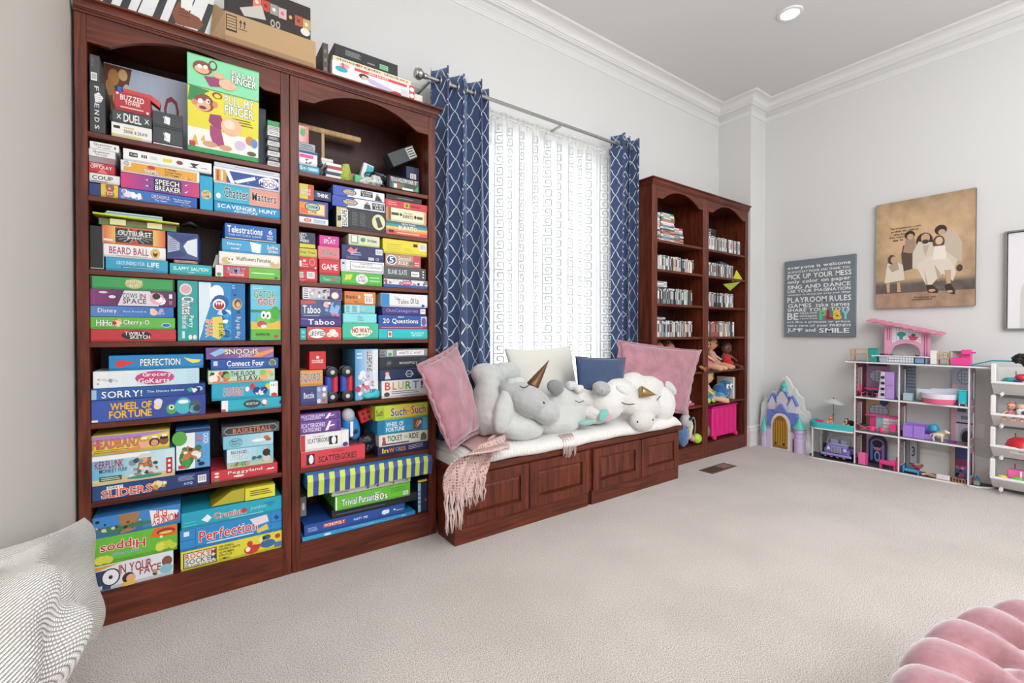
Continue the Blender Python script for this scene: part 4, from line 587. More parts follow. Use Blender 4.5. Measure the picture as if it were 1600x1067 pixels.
G(0.7100,0.8790,1.6700,1.7292,2.492,0.260,'D8DCC0','cream box, green badge, topmost in third stack, third shelf, near bookcase right bay',"[R(.06,.15,.3,.95,'8AA0A0'),R(.09,.3,.26,.9,'E8ECE0'),E(.45,.58,.08,.22,'3A9A5A'),T('No Name',.6,.42,.9,.72,'3A4034'),R(0,.0,1,.08,'C8C050')]",0)
G(0.9000,1.1660,1.4576,1.5052,2.492,0.260,'3A5A98','navy box crowded with logos, bottom in right stack, third shelf, near bookcase right bay',"[R(0,.35,1,1,'E4E0E0'),N(26,.0,.3,1,1,['2A2A30','D8D8DC','B83A5A','3A5A98','F4F4F4','8A8A90'],.2),E(.52,.62,.12,.3,'D04A78'),T('LOGO',.44,.5,.6,.76,'F4F0F0'),R(0,0,1,.28,'2E5AA0')]",0)
G(0.8990,1.1560,1.5060,1.5752,2.492,0.260,'53595C','grey box, framed white card, second up in right stack, third shelf, near bookcase right bay',"[T('BLANK SLATE',.1,.35,.54,.78,'D0D4D4','3A4044'),R(.62,.22,.86,.74,'1E2224'),R(.64,.26,.84,.7,'F0F0EE'),T('blank',.67,.4,.81,.56,'3A3A3A'),R(.9,.1,.97,.9,'3A3E40'),E(.935,.75,.02,.08,'E8E8E8'),E(.935,.5,.02,.08,'E8E8E8'),E(.935,.25,.02,.08,'E8E8E8')]",0)
G(0.9110,1.1240,1.5760,1.6462,2.492,0.260,'B98E7C','tan box, blue numeral, third up in right stack, third shelf, near bookcase right bay',"[R(.78,0,1,1,'C8485A'),E(.16,.5,.15,.42,'E4E8EC'),E(.16,.5,.12,.34,'2A4A7A'),T('5',.1,.25,.22,.75,'F4F4F4'),T('Second',.35,.52,.7,.88,'F4EFE4','5A4A40'),T('RULE',.36,.14,.62,.48,'F4EFE4','5A4A40'),R(.66,.2,.78,.46,'3A8A6A'),LINES(2,.82,.1,.96,.5,'F0D8D8')]",0)
G(0.8960,1.1630,1.6470,1.7282,2.492,0.260,'E2D23C','yellow box, barcode, topmost in right stack, third shelf, near bookcase right bay',"[R(.68,.62,.78,.84,'2A2A2A'),BAR(.82,.4,.98,.9),LINES(4,.08,.15,.4,.75,'B8A830',.2),LINES(3,.46,.2,.66,.5,'B8A830',.2)]",0)
G(0.4690,0.4980,1.1636,1.2232,2.492,0.150,'35B0B0','small turquoise box at left end of fourth shelf, right bay',"[R(.2,.55,.8,.8,'78D0D0'),LINES(1,.2,.2,.8,.4,'A0E0E0')]",0)
G(0.5010,0.6710,1.1636,1.2302,2.492,0.200,'DC5444','red box with white speech bubble, second at bottom of fourth shelf',"[E(.28,.5,.26,.42,'2A2024'),E(.28,.5,.25,.39,'F4F0EC'),T('LIKEWISE!',.08,.3,.5,.7,'26262A'),E(.65,.4,.09,.2,'F0E8E4'),E(.82,.42,.1,.22,'F0E8E4'),E(.74,.7,.1,.16,'F0E8E4'),LINES(2,.58,.1,.7,.5,'DC5444',.2),LINES(2,.78,.1,.9,.5,'DC5444',.2)]",0)
G(0.4690,0.6700,1.2315,1.2792,2.492,0.260,'4A3684','violet box with white rounded lettering, left stack, fourth shelf, right bay',"[T('Taboo',.18,.2,.84,.82,'F4F4F6'),LINES(1,.03,.75,.16,.92,'B8A8D8')]",0)
G(0.4710,0.6700,1.2800,1.3692,2.492,0.260,'4A5C8A','blue illustrated box with slanted lettering, left stack, fourth shelf, right bay',"[poly([(0,.7),(0,.95),(.35,.98),(.38,.8)],'C8503A'),T('Taboo',.05,.2,.48,.68,'EEF0F4','2A3450'),LINES(1,.06,.04,.45,.12,'C8CCE0'),N(14,.48,.05,.98,.95,['E8ECF4','E8B8A8','7AA8E0','D87A9A','3A4A80'],.16),poly([(.7,.3),(.76,.9),(.84,.5),(.98,.7),(.92,.2)],'8AB8E8')]",0)
G(0.4810,0.6750,1.3700,1.4317,2.492,0.260,'C9C4CC','white and purple box with crowded drawings, topmost left, fourth shelf, right bay',"[R(.68,0,1,1,'5A3A70'),N(22,.05,.05,.7,.95,['2A2A2E','8AC0C8','F4F4F4','7A7A80','B898C0'],.12),E(.82,.4,.1,.32,'D8D0C0'),E(.82,.4,.07,.22,'F0ECE0'),R(0,0,.16,1,'E4E4E8'),LINES(5,.02,.05,.14,.95,'5A5A60')]",0)
G(0.6770,0.8700,1.1636,1.2512,2.492,0.200,'44C0A0','mint box, red and yellow lettering, bottom in middle stack, fourth shelf, near bookcase right bay',"[poly([(.2,.5),(.3,.8),(.5,.86),(.72,.82),(.84,.5),(.7,.2),(.45,.12),(.26,.24)],'E8ECD8'),T('NO WAY!',.26,.42,.78,.72,'D84A3A','6A3A30'),T('GAME OF LIES',.36,.24,.7,.36,'4A3040'),R(0,0,1,.04,'2A8A74')]",0)
G(0.6800,0.8600,1.2520,1.3042,2.492,0.200,'8CDCE0','pale cyan box, faint script, second up in middle stack, fourth shelf, near bookcase right bay',"[T('Chit',.42,.5,.58,.78,'5A9098'),T('Chat',.42,.22,.6,.46,'5A9098')]",0)
G(0.6870,0.8520,1.3050,1.3512,2.492,0.200,'7CCCD4','cyan box, dark print, third up in middle stack, fourth shelf, near bookcase right bay',"[R(0,0,.45,1,'9ADCE0'),LINES(6,.04,.1,.16,.9,'3A5058'),LINES(6,.24,.1,.4,.9,'3A5058'),R(.45,.05,.47,.95,'E8F0F0'),T('TALK',.5,.35,.66,.6,'B8E8EC')]",0)
G(0.6880,0.8550,1.3520,1.4222,2.492,0.200,'D8803E','orange box, flame and barcode, topmost in middle stack, fourth shelf, near bookcase right bay',"[T('Blanks',.04,.45,.4,.72,'2A2420'),E(.46,.6,.04,.14,'E8C0A0'),LINES(1,.28,.15,.42,.28,'5A3A20'),R(.62,.66,.9,.9,'F4E8D8'),BAR(.64,.1,.92,.6)]",0)
G(0.8720,1.1660,1.1636,1.2222,2.492,0.260,'26BCC4','turquoise box, small white badge, bottom in right stack, fourth shelf, near bookcase right bay',"[R(.16,.15,.27,.85,'2A3438'),R(.17,.2,.26,.8,'E8E0E0'),E(.215,.5,.03,.2,'C8584A'),T('HILARIOUS',.64,.52,.92,.72,'D0F0F0'),T('HISTORY',.66,.26,.9,.46,'D0F0F0')]",0)
G(0.8710,1.1660,1.2230,1.2992,2.492,0.260,'2354A4','blue box, white lettering, second up in right stack, fourth shelf, near bookcase right bay',"[R(0,.0,1,.16,'A82838'),LINES(1,.05,.02,.9,.14,'D87880'),T('20 Questions',.08,.34,.8,.78,'F2F4F8','14305A'),T('BIBLE',.38,.84,.5,.95,'D8E0F0'),R(.86,.2,.98,.95,'C8D0E4'),N(5,.87,.2,.97,.9,['6A5A8A','D08890','E8E8F0'],.3)]",0)
G(0.8920,1.1580,1.3000,1.3472,2.492,0.260,'43337C','purple box, outlined lettering, third up in right stack, fourth shelf, near bookcase right bay',"[T('OutCategories',.08,.25,.8,.78,'8A9AD8','1E1840'),R(.86,.2,.98,.85,'E8E8EC'),BAR(.87,.35,.97,.75)]",0)
G(0.8850,1.1660,1.3480,1.4222,2.492,0.260,'E6E8EC','white box, blue end, handwriting, topmost in right stack, fourth shelf, near bookcase right bay',"[R(0,0,.17,1,'2A86C8'),T('Tell',.28,.5,.36,.78,'B89080'),T('Tales',.34,.22,.58,.62,'8A7A78'),T('Of Us',.62,.25,.8,.7,'5A5A5E'),R(.88,0,.885,1,'B8BCC4'),E(.9,.12,.035,.12,'2A4A88')]",0)
G(0.4680,0.6000,0.8326,0.9272,2.492,0.200,'36457E','indigo box, grid of symbols, bottom in left stack, fifth shelf, near bookcase right bay',"[T('Bezzle',.12,.35,.5,.68,'E8E8EE','2A2A4A'),R(.6,0,1,1,'8A90B0')]+[E(.68+.2*(i%2),.17+.32*(i//2),.07,.12,['D8D8E4','C05A5A','6AA8C0','E8E0C0','B8BCD0','F0F0F4'][i]) for i in range(6)]",0)
G(0.4680,0.5770,0.9280,1.0092,2.492,0.200,'E09A50','orange box, big blue letters, second up in left stack, fifth shelf, near bookcase right bay',"[T('SQUAD',-.0,.2,.9,.85,'3A78A8','F0E0B8')]",0)
G(0.5120,0.5920,1.0120,1.1042,2.492,0.100,'CC2F36','small red cube box above the orange lettered box, fifth shelf',"[E(.5,.68,.1,.09,'F4E0DC'),T('DOODLES',.15,.35,.85,.55,'F4ECE8')]",0)
G(0.7450,0.8710,0.8326,1.1112,2.500,0.250,'4EA4D4','tall upright pale blue game box with pink cartoon beast, fifth shelf',"[GR(0,0,1,1,'4E9CD4','E8EEF2'),R(.78,0,1,1,'E4E8EC'),T('SPAGHETTI',.5,.56,.74,.97,'5A3A30','E8E0D0',rot=90),E(.32,.52,.14,.06,'F0ECEC'),N(26,.1,.08,.82,.5,['E0708A','F0D8D8','C83A4A','F4F0F0','D890A8'],.09),E(.1,.22,.12,.06,'B83A5A'),LINES(2,.06,.8,.3,.95,'C8E4F0')]",0)
G(0.8880,1.1660,0.8326,0.9312,2.492,0.260,'F0F0EE','white box, rainbow lettering, bottom in right stack, fifth shelf, near bookcase right bay',"[T('B',.06,.45,.18,.92,'D84A3A'),T('L',.22,.45,.31,.92,'E8903A'),T('U',.34,.45,.46,.92,'E8C83A'),T('R',.5,.45,.63,.92,'4AA84A'),T('T',.66,.45,.8,.92,'3A8AC8'),T('!',.84,.45,.9,.92,'3A4AA8'),E(.1,.2,.06,.13,'4A4A50'),LINES(2,.2,.18,.8,.4,'7A90B8'),LINES(1,.4,.04,.86,.14,'9A9AA0')]",0)
G(0.8750,1.1660,0.9320,0.9942,2.492,0.260,'24375C','navy box, small doll figure, second up in right stack, fifth shelf, near bookcase right bay',"[E(.15,.75,.05,.14,'8A4A40'),E(.15,.62,.04,.14,'E8C0A0'),poly([(.1,.1),(.12,.5),(.19,.5),(.22,.1)],'D8DCE8'),poly([(.52,.5),(.56,.85),(.64,.85),(.7,.5),(.64,.2),(.56,.2)],'C8CCD8'),poly([(.54,.5),(.57,.78),(.63,.78),(.67,.5),(.63,.28),(.57,.28)],'24375C'),LINES(1,.56,.42,.66,.58,'C8CCD8')]",0)
G(0.8750,1.1660,0.9950,1.0622,2.492,0.260,'2B2F38','charcoal box, pale capitals, third up in right stack, fifth shelf, near bookcase right bay',"[T('MONOPOLY',.4,.38,.78,.6,'C8CCD4'),poly([(.14,.3),(.16,.7),(.2,.5)],'6A7080'),poly([(.18,.3),(.2,.75),(.24,.5)],'6A7080'),R(.84,.1,1,.9,'3A4454')]",0)
G(0.8770,1.1660,1.0630,1.1072,2.492,0.260,'8C9094','grey box, framed title, topmost in right stack, fifth shelf, near bookcase right bay',"[R(.14,.1,.26,.95,'C8CCC8'),E(.2,.35,.04,.25,'3AA868'),R(.34,.15,.92,.85,'F0F0F0'),T('WRITE C WAIT',.38,.3,.88,.68,'6A6A70'),LINES(4,.0,.1,.1,.9,'4A3A44')]",0)
G(0.4690,0.7940,0.5126,0.5932,2.492,0.260,'DB4650','coral red box, black serif lettering, bottom in left stack, sixth shelf, near bookcase right bay',"[R(.08,.15,.2,.85,'222222'),E(.15,.5,.035,.3,'F0F0F0'),T('SCATTERGORIES',.26,.2,.86,.62,'3A2024'),T('THE ORIGINAL',.46,.78,.66,.88,'7A2A34')]",0)
G(0.4680,0.7070,0.5940,0.6832,2.492,0.200,'F0EFEF','white box, slanted black lettering, second up in left stack, sixth shelf, near bookcase right bay',"[R(0,0,.09,1,'C83A40'),T('SCATTERGORIES',.14,.45,.62,.72,'4A4A50'),T('THE GAME OF',.24,.78,.48,.88,'9A9AA0'),R(.58,.25,.76,.75,'222222'),E(.68,.5,.05,.24,'F0F0F0'),R(.84,0,.843,1,'A8A8B0'),E(.93,.15,.06,.14,'5A3A90')]",0)
G(0.4670,0.6670,0.6840,0.7482,2.492,0.200,'714B9C','violet box, white slanted lettering, third up in left stack, sixth shelf, near bookcase right bay',"[T('SCATTERGORIES',.02,.5,.6,.85,'E8E0F0'),T('CATEGORIES',.06,.15,.5,.45,'E8E0F0'),poly([(.6,.1),(.68,.15),(.76,.9),(.7,.9)],'F0ECF4'),poly([(.64,.4),(.84,.5),(.84,.62),(.66,.5)],'F0ECF4'),R(.9,.1,.98,.9,'5A3A84')]",0)
G(0.4670,0.6660,0.7490,0.7872,2.492,0.200,'714B9C','violet box, white slanted lettering, topmost in left stack, sixth shelf, near bookcase right bay',"[T('SCATTERGORIES',.02,.5,.6,.85,'E8E0F0'),T('CATEGORIES',.08,.15,.5,.45,'E8E0F0'),poly([(.6,.1),(.68,.15),(.76,.9),(.7,.9)],'F0ECF4'),poly([(.64,.4),(.84,.5),(.84,.62),(.66,.5)],'F0ECF4'),R(.9,.1,.98,.9,'5A3A84')]",0)
G(0.8640,1.1660,0.5126,0.5612,2.492,0.260,'25265A','navy box, multicoloured lettering, bottom in right stack, sixth shelf, near bookcase right bay',"[T('In',.08,.25,.2,.85,'E8C83A'),T('W',.21,.25,.32,.8,'E8843A'),T('O',.34,.28,.4,.8,'4AA8C8'),T('RDS',.41,.25,.54,.8,'E8903A'),poly([(.6,.5),(.9,.66),(.9,.7),(.6,.56)],'D8DCF0'),poly([(.6,.3),(.9,.46),(.9,.5),(.6,.36)],'D8DCF0'),poly([(.6,.7),(.9,.86),(.9,.9),(.6,.76)],'D8DCF0')]",0)
G(0.8710,1.1660,0.5620,0.6282,2.492,0.260,'E2E0D2','cream box, dark capitals, second up in right stack, sixth shelf, near bookcase right bay',"[E(.09,.7,.03,.12,'A8403A'),poly([(.05,.15),(.07,.6),(.12,.6),(.14,.15)],'B84A40'),T('TICKET',.16,.38,.46,.86,'26241E'),T('TO',.5,.5,.57,.74,'26241E'),T('RIDE',.6,.38,.8,.88,'26241E'),LINES(1,.06,.06,.6,.22,'3A4A7A',.7),poly([(.84,.1),(.86,.7),(.92,.85),(.98,.5),(.97,.1)],'4A6A4A')]",0)
G(0.8630,1.1660,0.6290,0.7102,2.492,0.260,'2F9AC8','sky blue box, white capitals, third up in right stack, sixth shelf, near bookcase right bay',"[T('WHEEL OF',.16,.5,.5,.84,'F0F6F8'),T('FORTUNE',.16,.14,.52,.46,'F0F6F8'),R(0,0,.13,1,'1E78A8'),poly([(.7,.1),(.7,.9),(.9,.9),(.84,.1)],'8A4A40'),poly([(.76,.2),(.84,.8),(.88,.6)],'E8E0D8'),poly([(.74,.3),(.78,.8),(.82,.7)],'D8A838'),R(.9,.05,1,.95,'58B8D8')]",0)
G(0.8510,1.1660,0.7110,0.7912,2.492,0.260,'C9DC3C','lime and yellow box, purple lettering, topmost in right stack, sixth shelf, near bookcase right bay',"[R(0,0,.16,1,'A8C83A'),T('Such',.01,.3,.14,.75,'5A4A20'),E(.6,.5,.3,.45,'E8C848'),T('Such',.28,.2,.58,.8,'3A3A9A','F0F0C0'),T('and',.59,.42,.66,.58,'D84A4A'),T('Such',.67,.22,.96,.86,'A83A6A','F0F0C0')]",0)
G(0.4740,1.0860,0.1406,0.1622,2.492,0.300,'2E92CC','long light blue crumpled game box on the floor shelf, right bay',"[GR(0,0,1,1,'3AA8D8','2E86C8'),LINES(1,.4,.5,.6,.7,'C8E8F4'),E(.2,.45,.03,.3,'E8F0F4'),poly([(.5,.2),(.62,.5),(.63,.45),(.52,.15)],'8AC8E8'),poly([(.62,.6),(.72,.3),(.73,.34),(.63,.66)],'8AC8E8'),poly([(.7,.3),(.86,.8),(.87,.76),(.72,.28)],'8AC8E8'),T('410',.86,.3,.91,.7,'D8ECF4')]",0)
G(0.4840,1.0230,0.1640,0.2202,2.492,0.280,'24509E','long royal blue game box lying on light blue one, floor shelf',"[LINES(3,.03,.3,.12,.75,'A8B8E0'),R(.17,.4,.38,.8,'C03A3A'),T('MONOPOLY',.18,.46,.37,.76,'F4F0E8'),T('PARTY TIME',.46,.42,.6,.64,'E0E4F0'),N(7,.68,.3,.92,.8,['E8ECF4','D8E0F0'],.22),LINES(1,.9,.35,.98,.6,'A8B8E0')]",0)
# ---------------------------------------------------------------- curtains, rod, sheer
def M2(N, K, op, a, b=None, c=None):
    n = N.new('ShaderNodeMath'); n.operation = op
    for i, x in enumerate((a, b, c)):
        if x is None: continue
        if isinstance(x, (int, float)): n.inputs[i].default_value = x
        else: K.new(x, n.inputs[i])
    return n.outputs[0]
def lattice(name, basec, linec, p, h):
    m, N, K, b = newmat(name); uv = N.new('ShaderNodeUVMap'); sx = N.new('ShaderNodeSeparateXYZ'); K.new(uv.outputs[0], sx.inputs[0])
    a = M2(N, K, 'DIVIDE', sx.outputs[0], p); v = M2(N, K, 'DIVIDE', sx.outputs[1], h)
    v = M2(N, K, 'ADD', v, M2(N, K, 'MULTIPLY', M2(N, K, 'SINE', M2(N, K, 'MULTIPLY', v, 4 * PI)), .035))
    w = []
    for op in ('ADD', 'SUBTRACT'):
        f = M2(N, K, 'FRACT', M2(N, K, op, a, v)); w.append(M2(N, K, 'LESS_THAN', M2(N, K, 'ABSOLUTE', M2(N, K, 'SUBTRACT', f, .5)), .032))
    k = M2(N, K, 'MAXIMUM', w[0], w[1]); mx = N.new('ShaderNodeMix'); mx.data_type = 'RGBA'; K.new(k, mx.inputs[0])
    mx.inputs[6].default_value = (*L(basec), 1); mx.inputs[7].default_value = (*L(linec), 1); K.new(mx.outputs[2], b.inputs['Base Color'])
    b.inputs['Roughness'].default_value = .8; b.inputs['Sheen Weight'].default_value = .5; b.inputs['Sheen Tint'].default_value = (.6, .75, 1, 1)
    bp = N.new('ShaderNodeBump'); bp.inputs['Strength'].default_value = .3; bp.inputs['Distance'].default_value = .002; K.new(k, bp.inputs['Height']); K.new(bp.outputs[0], b.inputs['Normal'])
    return m
NAVY = lattice('navy_lattice_velvet', '32466B', 'D4DAE2', .105, .155)
METAL = mat('brushed_nickel', 'A8A8A6', .3, .9)
ROD = 2.63
def curtain(label, xa, xb, folds, flare, z0, seed):
    t = empty('curtain', ((xa + xb) / 2, ROD, z0), label, 'curtain', 'navy lattice curtains'); zt = 2.868
    nu, nv = 96, 30; b = MB(); rr = random.Random(seed); ph = [rr.uniform(-.5, .5) for _ in range(6)]
    def fn(u, v):
        z = z0 + (zt - z0) * v; k = 1 - v; a = (.052 - .012 * k) * (1 + .25 * math.sin(u * 9 + ph[0])); q = u * folds * 2 * PI + seed + k * .5 * math.sin(u * 5 + ph[1] * 3)
        s = math.sin(q); s = math.copysign(abs(s) ** .75, s)
        x = xa + (xb - xa) * u + flare * k ** 1.5 * (1 - u if flare < 0 else u) + .014 * math.sin(2 * q + k * 2)
        return Vector((x, ROD + a * s + .01 * k * math.sin(u * 14 + z * 3), z + .006 * math.cos(q * 1) * (v > .97)))
    b.grid(fn, nu, nv); b.uv = []
    for j in range(nv + 1):
        L_ = 0; last = None
        for i in range(nu + 1):
            p = fn(i / nu, 1.0)
            if last: L_ += math.hypot(p.x - last.x, p.y - last.y)
            last = p; b.uv.append((L_ + .01, (zt - z0) * j / nv))
    o = b.build('fabric', NAVY, t, smooth=False)
    for p in o.data.polygons: p.use_smooth = True
    m = o.modifiers.new('s', 'SOLIDIFY'); m.thickness = .003; o.data = evalmesh(o); o.modifiers.clear()
    for i in range(int(folds * 2)):
        u = (i * PI - seed) / (folds * 2 * PI)
        if not .03 < u < .97: continue
        p = fn(u, .955); g = MB(); g.lathe((p.x, p.y, 2.79), [(.021, -.004), (.03, -.004), (.031, 0), (.03, .004), (.021, .004), (.021, -.004)], n=18, axis='X')
        g.build('grommet', METAL, t, smooth=True, auto=40)
    return t
curtain('navy velvet curtain with pale lattice hanging beside the game bookcase', 1.262, 1.69, 3.4, -.02, .47, .6)
curtain('navy velvet curtain with pale lattice hanging beside the far bookcase', 2.955, 3.195, 2.6, -.0, .505, 2.2)
rd = empty('curtain_rod', (2.2, ROD, 2.79), 'brushed metal curtain rod with flared end above the window', 'curtain rod')
MB().tube([(1.235, ROD, 2.79), (3.2, ROD, 2.79)], .0125, n=16).build('rod', METAL, rd, smooth=True, auto=50)
MB().lathe((1.235, ROD, 2.79), [(.0, 0), (.013, 0), (.018, -.015), (.016, -.025), (.028, -.045), (.034, -.05), (.034, -.07), (.028, -.074), (.028, -.084), (0, -.084)], n=20, axis='X').build('finial', METAL, rd, smooth=True, auto=35)
MB().lathe((3.2, ROD, 2.79), [(.0, 0), (.014, 0), (.018, .01), (.018, .02), (0, .02)], n=16, axis='X').build('end_cap', METAL, rd, smooth=True, auto=35)
for x in (1.25, 2.33): MB().box((x - .008, ROD, 2.765), (x + .008, YB - .002, 2.778)).box((x - .018, YB - .008, 2.73), (x + .018, YB - .001, 2.81)).build('bracket', METAL, rd)
r2 = empty('sheer_rod', (2.4, 2.74, 2.76), 'thin white rod carrying the sheer curtain', 'curtain rod')
MB().tube([(1.6, 2.745, 2.76), (3.15, 2.745, 2.76)], .01, n=10).build('rod', WHITEP, r2, smooth=True, auto=50)
for x in (1.6, 3.15): MB().box((x - .01, 2.745, 2.75), (x + .01, YB - .001, 2.77)).build('bracket', WHITEP, r2)
m, N, K, b = newmat('sheer_voile'); tr = N.new('ShaderNodeBsdfTransparent'); tl = N.new('ShaderNodeBsdfTranslucent'); df = N.new('ShaderNodeBsdfDiffuse'); a1 = N.new('ShaderNodeMixShader'); a2 = N.new('ShaderNodeMixShader')
tl.inputs[0].default_value = (.96, .96, .96, 1); df.inputs[0].default_value = (.9, .9, .9, 1); a1.inputs[0].default_value = .4; a2.inputs[0].default_value = .38
K.new(tl.outputs[0], a1.inputs[1]); K.new(df.outputs[0], a1.inputs[2]); K.new(a1.outputs[0], a2.inputs[1]); K.new(tr.outputs[0], a2.inputs[2]); K.new(a2.outputs[0], N['Material Output'].inputs[0])
VOILE = m
sh = empty('sheer_curtain', (2.4, 2.745, .5), 'white sheer curtain with woven key pattern in front of the bright window', 'curtain')
def SF(s, z):   # sheer surface: s = 0..1 across, z height
    x = 1.62 + 1.52 * s; k = min(1, (2.78 - z) / .5)
    y = 2.745 + .022 * math.sin(s * 62 + .5 * math.sin(z * 1.3)) * (.55 + .45 * math.sin(s * 17)) * (.5 + .5 * k) + .006 * math.sin(s * 190) * (1 - k * .8)
    return Vector((x + .008 * math.sin(s * 40 + z), y, z))
bb = MB(); bb.grid(lambda u, v: SF(u, .5 + 2.295 * v), 240, 26); o = bb.build('fabric', VOILE, sh, smooth=True)
kb = MB()
KEY = [((0, 0), (0, 4.6)), ((0, 0), (3.4, 0)), ((3.4, 0), (3.4, 3.2)), ((3.4, 3.2), (1.3, 3.2)), ((1.3, 3.2), (1.3, 1.5)), ((1.3, 1.5), (2.3, 1.5))]
for s0, wd in ((.125, 1), (.2, .8), (.265, .6), (.355, .7), (.425, 1), (.52, .7), (.585, .9), (.66, .8), (.72, 1), (.79, .8), (.845, 1), (.9, .8), (.945, .8)):
    c_ = .0165; n = 0; z = .52
    while z < 2.68:
        for (ax, ay), (bx, by) in KEY:
            st_ = max(1, int(abs(bx - ax) / .8)); w_ = .0045
            if ax == bx:
                x = s0 + ax * c_ * wd / 1.52; q = [SF(x - w_ / 1.52, z + min(ay, by) * c_), SF(x + w_ / 1.52, z + min(ay, by) * c_), SF(x + w_ / 1.52, z + max(ay, by) * c_), SF(x - w_ / 1.52, z + max(ay, by) * c_)]
                kb.add([p + Vector((0, -.0015, 0)) for p in q], [(0, 1, 2, 3)])
            else:
                for i in range(st_):
                    xa = s0 + (ax + (bx - ax) * i / st_) * c_ * wd / 1.52; xb = s0 + (ax + (bx - ax) * (i + 1) / st_) * c_ * wd / 1.52; zz = z + ay * c_
                    kb.add([p + Vector((0, -.0015, 0)) for p in (SF(xa, zz - w_), SF(xb, zz - w_), SF(xb, zz + w_), SF(xa, zz + w_))], [(0, 1, 2, 3)])
        z += 4.6 * c_
ko = kb.build('woven_key_band', mat('woven_key_thread', 'B4B9BA', .9), sh); ko['kind'] = 'stuff'
MB().grid(lambda u, v: SF(u, 2.735 + .05 * v) + Vector((0, -.004 - .004 * math.sin(u * 400), 0)), 240, 2).build('rod_pocket', mat('voile_heading', 'D6D8D6', .9), sh)

# ---------------------------------------------------------------- cushion mat on the bench
MAT_W = mat('white_quilted_cotton', 'E9E6E2', .9, sheen=.2, bump=.25, bscale=90)
def matf(u, v):
    x = 1.232 + (3.30 - 1.232) * u; rib = abs(math.sin(u * PI * 92)) ** .5 * .007; e = .012 * math.sin(u * 13) + .006 * math.sin(u * 41)
    T = [(-.012, .44), (-.03, .452), (-.034, .475), (-.02, .5), (.01, .513), (.08, .518), (.25, .52), (.45, .52), (.53, .515), (.545, .49), (.548, .44)]
    q = v * (len(T) - 1); i = min(int(q), len(T) - 2); f = q - i; dy = T[i][0] + (T[i + 1][0] - T[i][0]) * f; z = T[i][1] + (T[i + 1][1] - T[i][1]) * f
    y = 2.262 + dy * 1. + (e if v < .45 else 0)
    if x > 3.225: y = min(y, 2.46)
    endr = min(u, 1 - u) * 40; z = .439 + (z - .439) * min(1, endr ** .5) + rib * (z - .43) / .08
    return Vector((x, y - rib * (v < .35), max(z, .4385)))
tag(MB().grid(matf, 736, 22).build('seat_pad', MAT_W, smooth=True), 'long white ribbed seat pad lying on the window bench', 'seat pad')

# ---------------------------------------------------------------- cushions on the bench
PINK = mat('pink_crushed_velvet', 'AE7A85', .65, sheen=.9, bump=.35, bscale=14, var=.16); PINKT = mat('pink_piping', '8E5A66', .7)
CREAM = mat('cream_corduroy', 'DAD8CE', .9, sheen=.3, bump=.15, bscale=300)
BLUEV = mat('dusty_navy_velvet', '3B4E70', .8, sheen=.6, bump=.3, bscale=120, var=.1)
def corner_seam(cs, m, parent, r=.004, out=0):
    BL, BR, TR, TL = [Vector(c) for c in cs]; pts = []
    P4 = [BL, BR, TR, TL]; cen = sum(P4, Vector()) / 4
    for i in range(4):
        a, c = P4[i], P4[(i + 1) % 4]
        for k in range(10):
            t = k / 10; s = 2 * t - 1; p = a.lerp(c, t); pts.append(p + (cen - p) * .055 * (1 - s * s) * 1.0 + (p - cen) * out)
    pts.append(pts[0]); return MB().tube(pts, r, n=6, cap=False).build('piping', m, parent, smooth=True)
def cushion(label, cs, th, m, seed, trim=None, fl=0, wr=.008, cat='cushion', name='cushion', n=30):
    o = pillow(name, cs, th, m, seed=seed, wr=wr, n=n, sag=.015); tag(o, label, cat, None)
    if fl:
        BL, BR, TR, TL = [Vector(c) for c in cs]; cen = (BL + BR + TR + TL) / 4; b = MB(); P4 = [BL, BR, TR, TL]; nn = (BR - BL).cross(TL - BL).normalized(); vs = []
        for i in range(4):
            a, c = P4[i], P4[(i + 1) % 4]
            for k in range(16):
                t = k / 16; s = 2 * t - 1; p = a.lerp(c, t); p = p + (cen - p) * .055 * (1 - s * s)
                d = (p - cen).normalized() * fl * (1 + .3 * abs(s)); vs += [p - d * .6 , p + d + nn * .006 * math.sin(k * 2.4 + i)]
        n_ = len(vs) // 2; fs = [(2 * i, 2 * i + 1, (2 * i + 3) % (2 * n_), (2 * i + 2) % (2 * n_)) for i in range(n_)]
        f_ = b.add(vs, fs).build('flange', m, o, smooth=True); mm = f_.modifiers.new('s', 'SOLIDIFY'); mm.thickness = .006; mm.offset = 0; f_.data = evalmesh(f_); f_.modifiers.clear()
    if trim: corner_seam(cs, trim, o, out=.0)
    return o
cushion('large pink velvet cushion with flanged edge leaning on the game bookcase', [(1.174, 2.22, 0.571), (1.5, 2.46, 0.587), (1.417, 2.6, 1.118), (0.991, 2.22, 1.023)], .07, PINK, 3, PINKT, .022, wr=.012)
cushion('large pink velvet cushion leaning in front of the far bookcase', [(2.706, 2.42, 0.604), (3.466, 2.3, 0.519), (3.734, 2.34, 1.04), (2.808, 2.46, 1.134)], .065, PINK, 9, PINKT, .014, wr=.012)
cushion('cream ribbed cushion leaning against the sheer curtain', [(1.902, 2.6, 0.59), (2.552, 2.6, 0.569), (2.464, 2.66, 1.099), (1.847, 2.68, 1.086)], .06, CREAM, 5, wr=.005)
cushion('small dusty navy cushion between the cream and pink cushions', [(2.27, 2.37, 0.653), (2.716, 2.34, 0.653), (2.76, 2.36, 1.007), (2.292, 2.42, 1.029)], .05, BLUEV, 12, mat('navy_seam', '222C44', .8), wr=.004)

